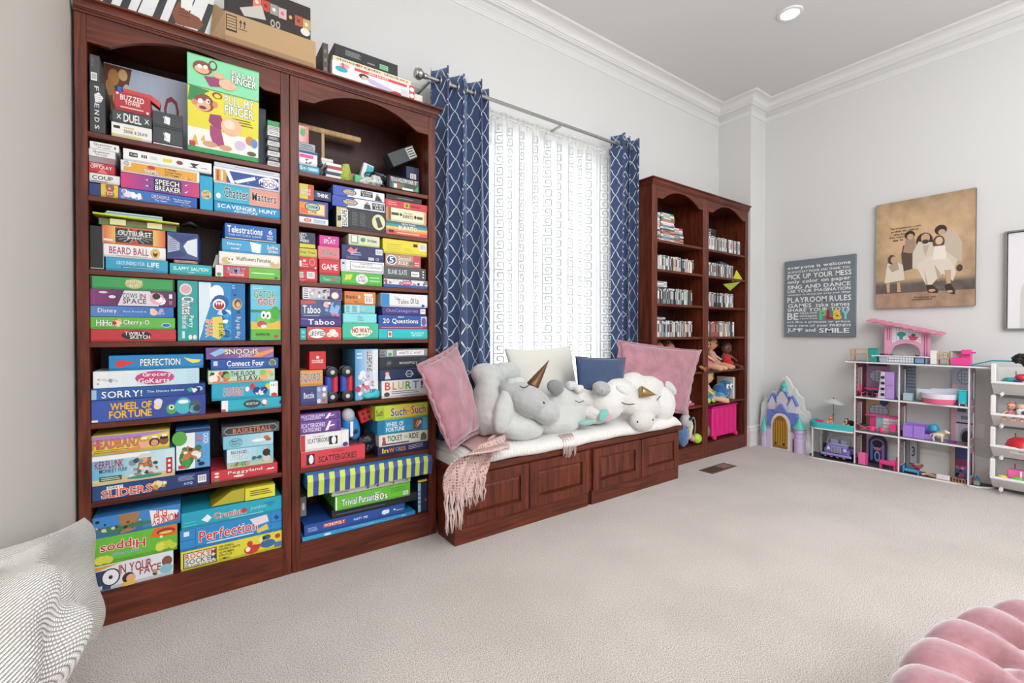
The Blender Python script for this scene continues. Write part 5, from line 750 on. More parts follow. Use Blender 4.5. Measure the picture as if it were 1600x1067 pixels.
# ---------------------------------------------------------------- knitted throw over the bench corner
def netmat(name, c0, c1, sc):
    m, N, K, b = newmat(name); tc = N.new('ShaderNodeTexCoord'); v = N.new('ShaderNodeTexVoronoi'); v.inputs['Scale'].default_value = sc; v.inputs['Randomness'].default_value = .25; K.new(tc.outputs['Object'], v.inputs['Vector'])
    r = N.new('ShaderNodeValToRGB'); r.color_ramp.elements[0].position = .15; r.color_ramp.elements[1].position = .42; r.color_ramp.elements[0].color = (*L(c1), 1); r.color_ramp.elements[1].color = (*L(c0), 1)
    K.new(v.outputs['Distance'], r.inputs[0]); K.new(r.outputs[0], b.inputs['Base Color']); b.inputs['Roughness'].default_value = .95
    bp = N.new('ShaderNodeBump'); bp.inputs['Strength'].default_value = .8; bp.inputs['Distance'].default_value = .006; K.new(v.outputs['Distance'], bp.inputs['Height']); K.new(bp.outputs[0], b.inputs['Normal']); return m
NET = netmat('open_knit_blush', 'D3B4AE', '6E4E4A', 62); YARN = mat('blush_yarn', 'D6BDB6', .95, bump=.4, bscale=120)
th = empty('throw_blanket', (1.35, 2.25, .5), 'blush open knit throw with long fringe hanging over the left bench corner', 'blanket')
def thf(u, v):   # a gathered strip: v 0 on the pad, then over the edge and down
    path = [(1.60, 2.36, .56), (1.48, 2.29, .565), (1.38, 2.24, .565), (1.30, 2.19, .54), (1.25, 2.165, .47), (1.225, 2.16, .4), (1.215, 2.165, .30)]
    q = v * 6; i = min(int(q), 5); f = q - i; c = Vector(path[i]).lerp(Vector(path[i + 1]), f); w_ = .36 * (1 - v) + .19 + .05 * math.sin(v * 3)
    d = Vector((.35, .75, 0)) * (1 - v) + Vector((1, -.05, 0)) * v; d.normalize(); a = (u - .5) * w_
    return c + d * a + Vector((0, -.012, .012 * (1 - v))) * math.sin(u * 19 + v * 2) + Vector((0, -.02 * math.cos((u - .5) * PI), -.02 * abs(u - .5) * 2 * (1 - v)))
o = MB().grid(thf, 40, 36).build('knit_cloth', NET, th, smooth=True); mm = o.modifiers.new('s', 'SOLIDIFY'); mm.thickness = .008; o.data = evalmesh(o); o.modifiers.clear()
FL = mat('blush_fleece', 'D0A6A2', .95, bump=.3, bscale=60)
def fl2(u, v): return Vector((1.33 + .72 * u, 2.236 + .14 * u + .26 * v, .541 + .008 * math.sin(u * 12 + v * 5) - .02 * (1 - v) ** 3))
o = MB().grid(fl2, 24, 12).build('plain_cloth', FL, th, smooth=True); mm = o.modifiers.new('s', 'SOLIDIFY'); mm.thickness = .008; o.data = evalmesh(o); o.modifiers.clear()
for k in range(40):
    u = k / 39; x0 = 1.115 + .225 * u; x = x0 + R.uniform(-.008, .008); y = 2.165 - R.random() * .025; zt = .345 + .03 * math.sin(u * 3) + (.05 if k % 3 == 0 else 0); zb = (.13 if u < .45 else .235) + R.uniform(0, .05); pts = []
    for j in range(6): t = j / 5; pts.append((x + .006 * math.sin(j * 2 + k), y + .004 * math.cos(j * 3 + k), zt + (zb - zt) * t))
    MB().tube(pts, [.005, .0052, .005, .0045, .004, .0028], n=5).build('fringe', YARN, th, smooth=True)
f2 = empty('fringe_tassel', (2.06, 2.2, .44), 'short blush and grey tassel hanging over the pad edge at mid bench', 'tassel')
for k in range(10):
    x = 1.99 + .012 * k; MB().tube([(x, 2.26, .53), (x + .004, 2.222, .5), (x + .006, 2.216, .45), (x + R.uniform(0, .01), 2.214, .40 + R.uniform(-.02, .03))], .004, n=5).build('strand', YARN if k % 3 else mat('grey_yarn', 'B8B4B0', .95), f2, smooth=True)

# ---------------------------------------------------------------- plush unicorns
PLUSH = attrmat('soft_plush', .95, sheen=.8, bump=.5, bscale=160)
def cone_part(nm, a, b_, r, m, par, n=16):
    a, b_ = Vector(a), Vector(b_); pts = [a.lerp(b_, t) for t in (0, .05, .3, .6, .9, 1)]; return MB().tube(pts, [r * .9, r, r * .78, r * .45, r * .12, .001], n=n).build(nm, m, par, smooth=True)
GOLD = mat('bronze_lame', '8C6F4C', .35, .75, bump=.2, bscale=60); LASH = mat('black_thread', '1C1A1C', .8)
g1 = 'C4C6C4'; g2 = 'B4B6B5'
u1 = empty('plush_unicorn', (1.9, 2.4, .52), 'big pale grey plush unicorn folded on the bench beside the left pink cushion', 'plush toy')
bd = blob('body', [((1.557, 2.46, 0.743), (.10, .12, .20), g1, (0, 6, 0)), ((1.592, 2.5, 0.918), (.12, .10, .085), g1, (0, 20, 0)), ((1.747, 2.52, 0.929), (.12, .08, .075), g1),
    ((1.714, 2.4, 0.654), (.24, .13, .15), 'CDCFCB', (0, 10, 0)), ((1.592, 2.31, 0.728), (.07, .05, .15), 'CDCFCB', (0, 18, 0)), ((1.74, 2.33, 0.596), (.17, .10, .085), 'CDCFCB', (0, 10, 0)), ((2.085, 2.42, 0.597), (.24, .16, .12), 'CDCFCB'), ((2.205, 2.44, 0.65), (.19, .14, .15), 'CDCFCB', (0, 10, 0)), ((2.15, 2.42, 0.749), (.07, .07, .07), 'CDCFCB')], PLUSH, u1, vox=.009, amp=.006, fs=7, smooth=7)
hd = blob('head', [((1.768, 2.28, 0.763), (.17, .10, .10), g2, (0, 26, 0)), ((1.866, 2.24, 0.694), (.11, .08, .078), 'BBBDBB', (0, 16, 0)), ((1.694, 2.33, 0.828), (.12, .09, .085), g2, (0, 14, 0)), ((1.636, 2.31, 0.891), (.03, .03, .03), g1), ((1.692, 2.3, 0.896), (.05, .03, .03), 'D0D2D0')], PLUSH, u1, vox=.007, amp=.003, fs=10, smooth=6)
cone_part('horn', (1.794, 2.3, 0.849), (1.943, 2.3, 1.023), .042, mat('brown_lame', '6E4F36', .35, .55, bump=.2, bscale=50), u1)
blob('ear', [((2.068, 2.38, 0.826), (.078, .035, .052), '8A8A8C', (0, 20, 0))], PLUSH, u1, vox=.006, smooth=3)
MB().tube([(1.639, 2.215, 0.879), (1.656, 2.205, 0.868), (1.676, 2.2, 0.871), (1.701, 2.2, 0.885)], .003, n=5).build('eyelash', LASH, u1, smooth=True)
MB().tube([(1.799, 2.185, 0.772), (1.81, 2.185, 0.763)], .004, n=5).build('nostril', LASH, u1, smooth=True)
u2 = empty('plush_unicorn', (2.5, 2.42, .52), 'small cream plush unicorn with closed lash and teal wing between the two big ones', 'plush toy')
blob('body', [((2.33, 2.4, 0.727), (.11, .10, .085), 'DEDCD8'), ((2.421, 2.38, 0.614), (.15, .11, .075), 'DEDCD8', (0, 15, 0)), ((2.236, 2.4, 0.822), (.045, .04, .035), 'D8D4DA'), ((2.263, 2.35, 0.806), (.04, .03, .03), 'DEDCD8')], PLUSH, u2, vox=.007, amp=.008, fs=16, smooth=4)
blob('wing', [((2.42, 2.26, 0.617), (.06, .018, .04), '7FC4BC', (0, -35, 0)), ((2.461, 2.255, 0.6), (.045, .014, .03), 'D8A8B4', (0, -35, 0)), ((2.265, 2.27, 0.579), (.08, .03, .02), '8AC0BA')], PLUSH, u2, vox=.005, smooth=2)
blob('forelock', [((2.388, 2.42, 0.824), (.035, .04, .05), '6FC0BC', (0, 20, 0))], PLUSH, u2, vox=.006, amp=.006, fs=40, smooth=2)
MB().tube([(2.169, 2.29, 0.736), (2.2, 2.285, 0.72), (2.243, 2.285, 0.73)], .0028, n=5).build('eyelash', LASH, u2, smooth=True)
u3 = empty('plush_unicorn', (3.0, 2.38, .52), 'big white plush unicorn lying on its side with short gold horn', 'plush toy')
wh = 'E6E4E0'
blob('body', [((2.664, 2.32, 0.728), (.17, .10, .13), wh, (0, 10, 0)), ((2.974, 2.34, 0.752), (.20, .10, .11), wh), ((2.528, 2.31, 0.674), (.12, .10, .11), wh), ((2.458, 2.32, 0.726), (.10, .09, .12), wh), ((2.619, 2.33, 0.764), (.14, .09, .10), wh), ((2.819, 2.34, 0.793), (.16, .09, .10), wh)], PLUSH, u3, vox=.009, amp=.005, fs=7, smooth=6)
blob('head', [((2.849, 2.29, 0.657), (.22, .11, .135), wh, (0, 14, 0)), ((2.739, 2.31, 0.684), (.18, .10, .11), wh, (0, 24, 0)), ((3.133, 2.3, 0.62), (.12, .10, .15), wh)], PLUSH, u3, vox=.009, amp=.003, fs=7, smooth=8)
blob('muzzle', [((2.786, 2.215, 0.547), (.12, .075, .085), 'DDDBD6', (0, -6, 0))], PLUSH, u3, vox=.007, smooth=3)
cone_part('horn', (2.737, 2.2, 0.764), (2.853, 2.14, 0.738), .045, mat('gold_lame', 'A98E5E', .28, .85, bump=.1, bscale=60), u3)
blob('ear', [((2.373, 2.24, 0.81), (.08, .045, .05), 'B4B2B2', (0, 15, 0))], PLUSH, u3, vox=.006, amp=.006, fs=50, smooth=2)
blob('ear', [((2.623, 2.26, 0.766), (.09, .04, .035), wh, (0, 30, 0))], PLUSH, u3, vox=.006, smooth=3)
blob('ear', [((3.261, 2.32, 0.739), (.10, .045, .045), 'DAD8D6', (0, 42, 0)), ((3.119, 2.34, 0.773), (.07, .05, .045), wh)], PLUSH, u3, vox=.006, smooth=3)
for q in ([(2.555, 2.225, 0.701), (2.585, 2.215, 0.686), (2.629, 2.205, 0.678), (2.666, 2.195, 0.681)], [(2.927, 2.195, 0.682), (2.95, 2.195, 0.699), (2.98, 2.2, 0.711)]): MB().tube(q, .0035, n=5).build('eyelash', LASH, u3, smooth=True)
for q in ((2.633, 2.138, 0.562), (2.815, 2.145, 0.555)): MB().ell(q, (.006, .006, .008)).build('nostril', LASH, u3, smooth=True)

# ---------------------------------------------------------------- crochet cushions at the left wall
def knit(name, c):
    m, N, K, b = newmat(name); uv = N.new('ShaderNodeUVMap'); sx = N.new('ShaderNodeSeparateXYZ'); K.new(uv.outputs[0], sx.inputs[0])
    u, v = sx.outputs[0], sx.outputs[1]
    s1 = M2(N, K, 'ABSOLUTE', M2(N, K, 'SINE', M2(N, K, 'MULTIPLY', v, PI * 66))); s2 = M2(N, K, 'ABSOLUTE', M2(N, K, 'SINE', M2(N, K, 'ADD', M2(N, K, 'MULTIPLY', u, PI * 50), M2(N, K, 'MULTIPLY', v, PI * 31))))
    h = M2(N, K, 'MULTIPLY', M2(N, K, 'POWER', s1, .6), M2(N, K, 'ADD', M2(N, K, 'MULTIPLY', M2(N, K, 'POWER', s2, .5), .5), .5))
    r = N.new('ShaderNodeValToRGB'); r.color_ramp.elements[0].position = .1; r.color_ramp.elements[1].position = .5; r.color_ramp.elements[0].color = (*L('C6C0B7'), 1); r.color_ramp.elements[1].color = (*L(c), 1)
    K.new(h, r.inputs[0]); K.new(r.outputs[0], b.inputs['Base Color']); b.inputs['Roughness'].default_value = .95
    bp = N.new('ShaderNodeBump'); bp.inputs['Strength'].default_value = 1; bp.inputs['Distance'].default_value = .003; K.new(h, bp.inputs['Height']); K.new(bp.outputs[0], b.inputs['Normal']); return m
CRO = knit('ivory_crochet', 'F3F0E9')
def crochet(label, cs, th, seed):
    BL, BR, TR, TL = [Vector(c) for c in cs]; nn = ((BR - BL).cross(TL - BL)).normalized(); b = MB(); b.uv = []
    for sg in (1, -1):
        def fn(u, v, sg=sg):
            a = 2 * u - 1; c = 2 * v - 1; pa = a * (1 - .07 * (1 - c * c) * a * a) + .012 * math.sin(c * 9 + seed) * abs(a) ** 8; pc = c * (1 - .07 * (1 - a * a) * c * c); U = (pa + 1) / 2; V_ = (pc + 1) / 2
            p = BL * (1 - U) * (1 - V_) + BR * U * (1 - V_) + TR * U * V_ + TL * (1 - U) * V_; h = max(0, (1 - a ** 4) * (1 - c ** 4)) ** .5
            return p + nn * sg * (th * h + .012 * h * math.sin(a * 5 + seed) * math.cos(c * 4))
        b.grid(fn, 40, 40)
        for j in range(41):
            for i in range(41): u, v = i / 40, j / 40; b.uv.append((u, v + .05 * math.sin(u * 2 * PI + seed) + .02 * math.sin(v * 9)))
    o = b.build('crochet_cushion', CRO)
    for p in o.data.polygons: p.use_smooth = True
    return tag(o, label, 'cushion')
crochet('ivory crochet cushion standing against the left wall, nearer the bookcase', [(-0.2, 0.823, 0.731), (-0.24, 1.988, 0.204), (-0.295, 2.19, 0.548), (-0.295, 1.162, 0.818)], .045, 1)
crochet('ivory crochet cushion in front of the other at the left wall', [(-0.06, 0.223, 1.051), (-0.07, 0.413, 0.954), (-0.17, 0.849, 0.91), (-0.16, 0.51, 1.014)], .035, 3.4)
# ---------------------------------------------------------------- tufted ottoman
VEL = mat('rose_velvet', 'AA7880', .55, sheen=1., bump=.15, bscale=60, var=.1)
oc = Vector((1.5, -.29)); OA, OB = .92, .64; OZ = .40; OR_ = .7
NP = 34; btn = []; seg = []
def ring(k, i): t = math.radians(94.2 - 360 / NP * (i + .5 * (k % 2))); s_ = (1.02, .80, .62, .44)[k]; s_ = s_ if k else 1.02; return Vector((OA * s_ * math.cos(t), OB * s_ * math.sin(t)))
for i in range(NP):
    seg.append((ring(0, i), (ring(1, i - .5)))); btn.append(ring(1, i - .5)); seg += [(ring(1, i - .5), ring(2, i)), (ring(1, i - .5), ring(2, i - 1))]; btn.append(ring(2, i))
def oz(p):
    d = 9
    for a, c in seg:
        if abs(a.x - p.x) > .3 or abs(a.y - p.y) > .3: continue
        t = max(0, min(1, (p - a).dot(c - a) / (c - a).length_squared)); d = min(d, (p - (a + (c - a) * t)).length)
    e = min((p - a).length for a in btn)
    return .034 * (1 - math.exp(-(d / .026) ** 1.1)) - .03 * math.exp(-(e / .03) ** 2)
def of(u, v):
    a = u * 2 * PI; U_ = Vector((OA * math.cos(a), OB * math.sin(a)))
    if v < .6: r = .2 + .72 * v / .6; p = U_ * r; z = OZ + .02 + oz(p) - .035 * r ** 5; return Vector((oc.x + p.x, oc.y + p.y, z))
    t = (v - .6) / .4; p0 = U_ * .92; k = oz(p0 + U_ * .06 * min(1, t * 2)); th_ = min(1, t * 2) * PI / 2; n_ = Vector((math.cos(a) / OA, math.sin(a) / OB)).normalized()
    p = p0 + n_ * ((.062 + k * .35) * math.sin(th_)); z = OZ - .003 + k * math.cos(th_) - .075 * (1 - math.cos(th_)) - max(0, t - .5) * .44
    return Vector((oc.x + p.x, oc.y + p.y, z))
ot = empty('ottoman', (oc.x, oc.y, 0), 'round deep buttoned rose velvet ottoman in the near right corner', 'ottoman')
MB().grid(of, 420, 44).lathe((oc.x, oc.y, OZ), [(.0, .05), (.2, .04)], n=24, sq=.7).build('cushion_top', VEL, ot, smooth=True)
MB().lathe((oc.x, oc.y, 0), [(OA - .04, .06), (OA, .07), (OA, .16), (OA - .03, .2)], n=60, sq=OB / OA).build('base_band', VEL, ot, smooth=True)
for k in range(4):
    a = PI / 4 + k * PI / 2; MB().lathe((oc.x + math.cos(a) * .7, oc.y + math.sin(a) * .45, 0), [(0, 0), (.018, 0), (.028, .06), (0, .06)], n=12).build('foot', mat('dark_foot', '2A2220', .5), ot, smooth=True, auto=40)
for p in btn[:0:2] + [q for q in btn if q.y > .3]: MB().ell((oc.x + p.x, oc.y + p.y, OZ + oz(p) + .006), (.016, .016, .008), n=12).build('button', VEL, ot, smooth=True)
# ---------------------------------------------------------------- odd things on the game bookcase
def T_(o, label, cat, group=None): return tag(o, label, cat, group)
def tilt(o, piv, ang, axis):
    p = Vector(piv); o.matrix_world = Matrix.Translation(p) @ Matrix.Rotation(math.radians(ang), 4, axis) @ Matrix.Translation(-p)
z1 = 2.011
tray = empty('drawer_tray', (.7, 2.7, z1), 'light wood tray with brown panels standing on edge at the back of the top shelf', 'tray')
OAK = woodmat('pale_oak', 'A98457', 'CFAE80', .5)
MB().box((.50, 2.70, 2.315), (.845, 2.76, 2.345), ch=.006).build('top_rail', OAK, tray); MB().box((.625, 2.705, z1), (.64, 2.76, 2.315)).build('divider', OAK, tray)
MB().box((.50, 2.705, z1), (.625, 2.72, 2.31)).box((.64, 2.705, z1), (.84, 2.72, 2.2)).build('panel', mat('brown_hardboard', '3E2A24', .7), tray); MB().box((.64, 2.69, z1), (.84, 2.70, 2.12)).build('lower_rail', OAK, tray)
def cards(x0, x1, y, z, n, t, d, cols, label, grp):
    for k in range(n):
        dx = R.uniform(-.006, .006); T_(MB().box((x0 + dx, y, z + k * t), (x1 + dx, y + d, z + (k + 1) * t - .0006), cols[k % len(cols)], .001).build('card_pack', PRINT), '%s, %s from the bottom' % (label, ('lowest one first second third fourth fifth sixth seventh eighth'.split())[k + 2] if k else 'lowest'), 'card pack', grp)
cards(.600, .675, 2.50, z1, 5, .0155, .09, ['E8E8E6', '2E4060', 'DCDCDA', 'A83A48', 'EDEDEA'], 'thin card pack in front pile, top shelf, right bay', 'front pile of card packs')
cards(.605, .665, 2.60, z1, 8, .0165, .08, ['D8D8D4', 'E6E4E0', 'C8C8C4'], 'thin white card pack in rear pile, top shelf, right bay', 'rear pile of card packs')
T_(blob('pouch', [((.715, 2.60, 2.075), (.035, .03, .065), 'B8C858', (0, 18, 0)), ((.735, 2.6, 2.04), (.03, .03, .028), 'A8B848')], CLOTH, vox=.005, amp=.006, fs=40), 'lime green cloth pouch between card packs and wooden tray, top shelf', 'pouch')
o = MB().box((.79, 2.60, z1), (.85, 2.64, 2.165), 'E8EAEA', .003).build('toy_box', PRINT); a = Art((.79, 2.60, z1), (1, 0, 0), (0, 0, 1), (0, -1, 0), .06, .154); a.R(.35, .0, 1, .95, '3AB0BC'); a.LINES(3, .45, .3, .9, .8, '2A90A0'); a.build(o)
T_(o, 'small white and turquoise box leaning right, middle of the top shelf, right bay', 'game box'); tilt(o, (.82, 2.62, z1), 14, 'Y')
T_(MB().box((.752, 2.52, z1), (.79, 2.56, 2.062), '3AA870', .003).build('card_box', PLAS), 'small bright green box at the front edge of the top shelf, right bay', 'game box')
T_(blob('plastic_bag', [((.84, 2.54, 2.036), (.05, .04, .026), 'D8D8D4'), ((.87, 2.53, 2.045), (.035, .03, .035), 'E0DCD0'), ((.81, 2.53, 2.03), (.04, .03, .02), 'B8D0C8')], mat('clear_bag', 'D2D6D4', .25, bump=.6, bscale=60), vox=.005, amp=.01, fs=45, smooth=1), 'crumpled clear plastic bag of pieces before the turquoise box, top shelf', 'bag')
cb = empty('headset', (.93, 2.6, z1), 'tangled black headset and cables heaped on the top shelf, right bay', 'headset'); BLK = mat('black_plastic', '1B1D22', .4)
for k in range(5):
    pts = [(.88 + .05 * k * .6 + .055 * math.cos(t * .9 + k), 2.57 + .04 * math.sin(t * .7 + k * 2), z1 + .012 + .08 * abs(math.sin(t * .35 + k))) for t in range(12)]; MB().tube(pts, .005, n=6).build('cable', BLK if k % 2 else mat('grey_blue_cable', '5A7088', .4), cb, smooth=True)
MB().ell((.92, 2.62, z1 + .06), (.05, .03, .045)).build('ear_cup', BLK, cb, smooth=True); MB().ell((1.0, 2.66, z1 + .05), (.06, .035, .05)).build('ear_cup', BLK, cb, smooth=True)
pk = empty('poker_tin', (1.02, 2.53, z1), 'black poker set with green panel and rounded rim, front of the top shelf', 'game set')
b = MB().box((.93, 2.50, z1), (1.125, 2.56, 2.095), '23282A', .01); o = b.build('tin', PLAS, pk); a = Art((.94, 2.50, z1 + .005), (1, 0, 0), (0, 0, 1), (0, -1, 0), .175, .078); a.T("TEXAS HOLD'EM POKER SET", .04, .55, .96, .85, 'E8E8E4'); a.R(.08, .05, .5, .48, '2E7A5A'); a.R(.14, .1, .24, .4, 'F0F0F0'); a.R(.28, .1, .38, .4, 'C83A3A'); a.R(.42, .04, .8, .2, 'E4E6E2'); a.poly([(.8, .05), (.98, .5), (.98, .05)], '3A9A6A'); a.build(o)
o = MB().box((1.08, 2.60, z1), (1.163, 2.70, 2.2), '2A3358', .002).build('game_box', PRINT); a = Art((1.08, 2.60, z1), (1, 0, 0), (0, 0, 1), (0, -1, 0), .083, .189); a.BAR(.3, .58, .75, .78); a.R(.1, .06, .9, .4, '8A84A0'); a.E(.5, .2, .2, .1, '3A2A48'); a.build(o); T_(o, 'dark navy box with barcode at the right end of the top shelf', 'game box', None)
o = MB().box((.97, 2.60, 2.17), (1.15, 2.68, 2.25), '3C4244', .003).build('game_box', PRINT); a = Art((.97, 2.60, 2.17), (1, 0, 0), (0, 0, 1), (0, -1, 0), .18, .08); a.R(.68, .1, .97, .9, 'D0D2CC'); a.LINES(4, .7, .15, .95, .85, '3A3C3E', .5); a.build(o); T_(o, 'charcoal box tipped up over the headset, right end of the top shelf', 'game box'); tilt(o, (1.06, 2.64, 2.21), -30, 'Y'); o.location.z += .045
# row 5: monster trucks, shoe; row 6: racer, red brick, bag, books
for k, (x, lab) in enumerate(((.627, 'black wheeled toy buggy with blue and red body stood on end, left of two'), (.705, 'black wheeled toy buggy with blue and red body stood on end, right of two'))):
    t = empty('toy_buggy', (x, 2.55, .832), lab, 'toy car', 'two toy buggies'); MB().box((x - .032, 2.51, .88), (x + .002, 2.56, .975), '2E50B8', .008).box((x + .002, 2.51, .88), (x + .032, 2.56, .975), 'D03038', .008).build('body', PLAS, t)
    for z in (.862, .992):
        for y in (2.515, 2.575): MB().lathe((x, y, z), [(.0, -.012), (.02, -.013), (.03, -.01), (.031, .01), (.022, .013), (0, .012)], 'FFFFFF', n=20, axis='Y').build('wheel', BLK, t, smooth=True, auto=40)
        MB().ell((x, 2.498, z), (.012, .004, .012), 'C8CCD0').build('hub', PLAS, t, smooth=True)
sh_ = empty('toy_shoe', (.83, 2.5, .832), 'small turquoise toy sneaker on black sole before the pale blue box', 'toy shoe')
blob('upper', [((.815, 2.50, .855), (.036, .02, .02), '3CC4CC'), ((.855, 2.50, .862), (.025, .02, .028), '3CC4CC')], PLAS, sh_, vox=.004); MB().box((.778, 2.48, .8325), (.882, 2.522, .84), '1E2226', .003).build('sole', PLAS, sh_)
for k in range(3): MB().tube([(.82 + k * .012, 2.486, .875), (.828 + k * .012, 2.495, .89), (.832 + k * .012, 2.505, .88)], .0018, n=5).build('lace', BLK, sh_)
rc = empty('toy_racer', (.74, 2.55, .512), 'blue domed toy racer with white stripes tipped beside the white box, sixth shelf', 'toy car')
blob('shell', [((.735, 2.55, .69), (.045, .04, .085), '2A86D0', (0, -20, 0))], PLAS, rc, vox=.005); blob('cockpit', [((.715, 2.53, .755), (.035, .03, .04), 'B8BCC4', (0, -20, 0))], PLAS, rc, vox=.004)
MB().box((.72, 2.508, .64), (.735, 2.512, .72), 'F0F0F0').build('stripe', PLAS, rc); MB().ell((.748, 2.51, .665), (.014, .003, .014), '1E2A3A').build('number_disc', PLAS, rc); MB().box((.70, 2.54, .514), (.77, 2.6, .615), '2A2C30', .006).build('stand_base', PLAS, rc)
o = MB().box((.785, 2.57, .70), (.885, 2.61, .775), 'CC2C30', .006).build('red_case', PLAS); a = Art((.785, 2.57, .70), (1, 0, 0), (0, 0, 1), (0, -1, 0), .1, .075)
for i in range(2):
    for j in range(2): a.E(.25 + .3 * i, .3 + .4 * j, .09, .12, '5A1418')
a.build(o); T_(o, 'tilted red plastic case with dark round holes, sixth shelf', 'toy'); tilt(o, (.83, 2.6, .74), -18, 'Y')
T_(blob('drawstring_bag', [((.82, 2.56, .60), (.06, .03, .03), '2A2C30'), ((.845, 2.57, .58), (.05, .03, .06), '3A3D42'), ((.80, 2.56, .55), (.05, .035, .038), '26282C')], mat('black_nylon', '202226', .35, bump=.5, bscale=50), vox=.006, amp=.008, fs=30), 'crumpled black bag in the middle of the sixth shelf', 'bag')
T_(MB().box((.868, 2.58, .5125), (.885, 2.72, .60), '4A78B0', .001).build('thin_book', PRINT), 'thin blue book standing behind the black bag, sixth shelf', 'book')
T_(MB().box((.893, 2.56, .5125), (.905, 2.72, .59), '38589A', .001).build('thin_book', PRINT), 'thin dark blue book standing next to the navy box, sixth shelf', 'book')
# row 7
aw = empty('board_game', (.83, 2.6, .4), 'wide game box with lime and navy awning stripes jutting out of the bottom shelf', 'game box')
bx0, bx1 = .487, 1.16; b = MB().box((bx0, 2.43, .415), (bx1, 2.72, .49), '2E86C4', .002); b.build('box', PRINT, aw)
for k in range(26):
    w_ = (bx1 - bx0) / 26; c = ('C8DC58', '3A4C9C')[k % 2]; x = bx0 + k * w_
    MB().prism([(x, 2.43, .492), (x, 2.418, .46), (x, 2.424, .424), (x, 2.427, .385), (x, 2.4285, .385), (x, 2.4285, .492)], (1, 0, 0), w_, c).build('awning_stripe', PRINT, aw)
MB().box((.50, 2.46, .375), (.53, 2.70, .4145), '26343C').build('inner_tray', PRINT, aw)
G(.63, 1.045, .268, .345, 2.47, .27, '6AC038', 'green quiz game box with black outlined numeral under the awning striped box', "[R(0,.04,.02,.96,'E8F0E0'),T('Trivial Pursuit',.08,.2,.5,.7,'F0F4F8','2A4A7A'),T('TOTALLY',.5,.66,.58,.78,'F4F4F0'),T('80s',.5,.12,.68,.64,'F4F4F4','1E2A1E'),LINES(3,.72,.45,.95,.85,'3E8A28',.3),BAR(.9,.12,.97,.4)]", d_ := 0) if False else G(.63, 1.045, .268, .345, 2.47, .27, '6AC038', 'green quiz game box with black outlined numeral under the awning striped box', "[R(0,.04,.02,.96,'E8F0E0'),T('Trivial Pursuit',.08,.2,.5,.7,'F0F4F8','2A4A7A'),T('TOTALLY',.5,.66,.58,.78,'F4F4F0'),T('80s',.5,.12,.68,.64,'F4F4F4','1E2A1E'),LINES(3,.72,.45,.95,.85,'3E8A28',.3),BAR(.9,.12,.97,.4)]")
G(.615, 1.05, .3455, .3745, 2.475, .26, 'DCDCDA', 'white game box with small coloured pictures between green and awning striped boxes', "[LINES(1,.04,.3,.2,.7,'8A8A8A'),N(6,.4,.1,.8,.9,['C87A50','4A8A5A','8A4A3A','E8D8B0'],.3),T('OO',.92,.3,.97,.8,'4A4A50')]")
G(.62, 1.10, .22, .2665, 2.50, .28, '22262C', 'low black game box under the green quiz game box, bottom shelf', "[LINES(1,.05,.2,.6,.5,'5A6068')]")
o = G(1.105, 1.165, .1415, .335, 2.50, .2, '1F2A4C', 'upright navy and pale blue box with yellow top, right end of bottom shelf', "[R(0,.0,.3,.9,'9CC4DC'),LINES(4,.03,.2,.28,.7,'4A6A80',.3),E(.85,.35,.1,.05,'C83A4A'),R(0,.93,1,1,'E0CC3A')]")
G(.466, .50, .26, .36, 2.52, .2, '6A6C6E', 'grey box at the left end of the bottom shelf behind awning striped box', "[E(.6,.5,.2,.2,'C8C8C8')]")
T_(MB().box((.80, 2.6, .1875 + .0), (.82, 2.75, .2195), '1E2024').build('card_tray', PRINT), 'thin black tray lying on the royal blue box, bottom shelf', 'tray')
# left bay small things
T_(MB().prism([(-.205, 2.51, 2.2005), (-.118, 2.51, 2.2005), (-.085, 2.51, 2.176), (-.082, 2.51, 2.20), (-.115, 2.51, 2.221), (-.205, 2.51, 2.224)], (0, 1, 0), .04, 'D03A38').build('red_toy', PLAS), 'red plastic toy gun shape lying on the red tower box, top shelf', 'toy')
T_(MB().box((-.228, 2.50, 2.2008), (-.207, 2.54, 2.226), '2A58B0', .004).build('blue_clip', PLAS), 'small blue clip on the red lettered box, top shelf', 'toy')
T_(MB().lathe((-.213, 2.60, 2.12), [(0, -.01), (.045, -.01), (.05, 0), (.045, .012), (0, .012)], '1C1C20', n=24, axis='Y').ell((-.213, 2.588, 2.13), (.02, .006, .022), 'D0304A').build('round_tin', PLAS), 'black disc with pink heart between charcoal box and red box, top shelf', 'tin')
ty = empty('open_game_box', (-.15, 2.55, 1.69), 'yellow green open box with brown flaps on top of orange box, third shelf', 'game box')
zt = 1.6425
MB().prism([(-.30, 2.47, zt + .037), (-.02, 2.47, zt + .03), (-.02, 2.70, zt + .03), (-.30, 2.70, zt + .037)], (0, 0, 1), .006, 'C8D43A').build('lid', PRINT, ty)
MB().box((-.285, 2.50, zt + .001), (-.03, 2.70, zt + .028), '8A6A58').box((-.285, 2.496, zt + .001), (-.03, 2.499, zt + .012), '3E8A3E').box((-.25, 2.49, zt + .004), (-.20, 2.4955, zt + .028), 'E4E0A8').box((-.13, 2.49, zt + .004), (-.08, 2.4955, zt + .028), 'E4E0A8').build('tray', PRINT, ty)
o = ty.children[0]; a = Art((-.29, 2.469, zt + .034), (1, 0, 0), (0, 0, 1), (0, -1, 0), .27, .009)
for k in range(4): T_(MB().box((-.275 + .004 * k, 2.52, zt + .0445 + k * .005), (-.08, 2.68, zt + .0488 + k * .005), ['A8D8C8', 'C8E4DC', '7AC0C0', 'D8E8E4'][k]).build('score_pad', PRINT), 'thin pale green pad, %s in the pile above the yellow green open box' % ('lowest', 'second', 'third', 'topmost')[k], 'pad', 'pads on the open box')
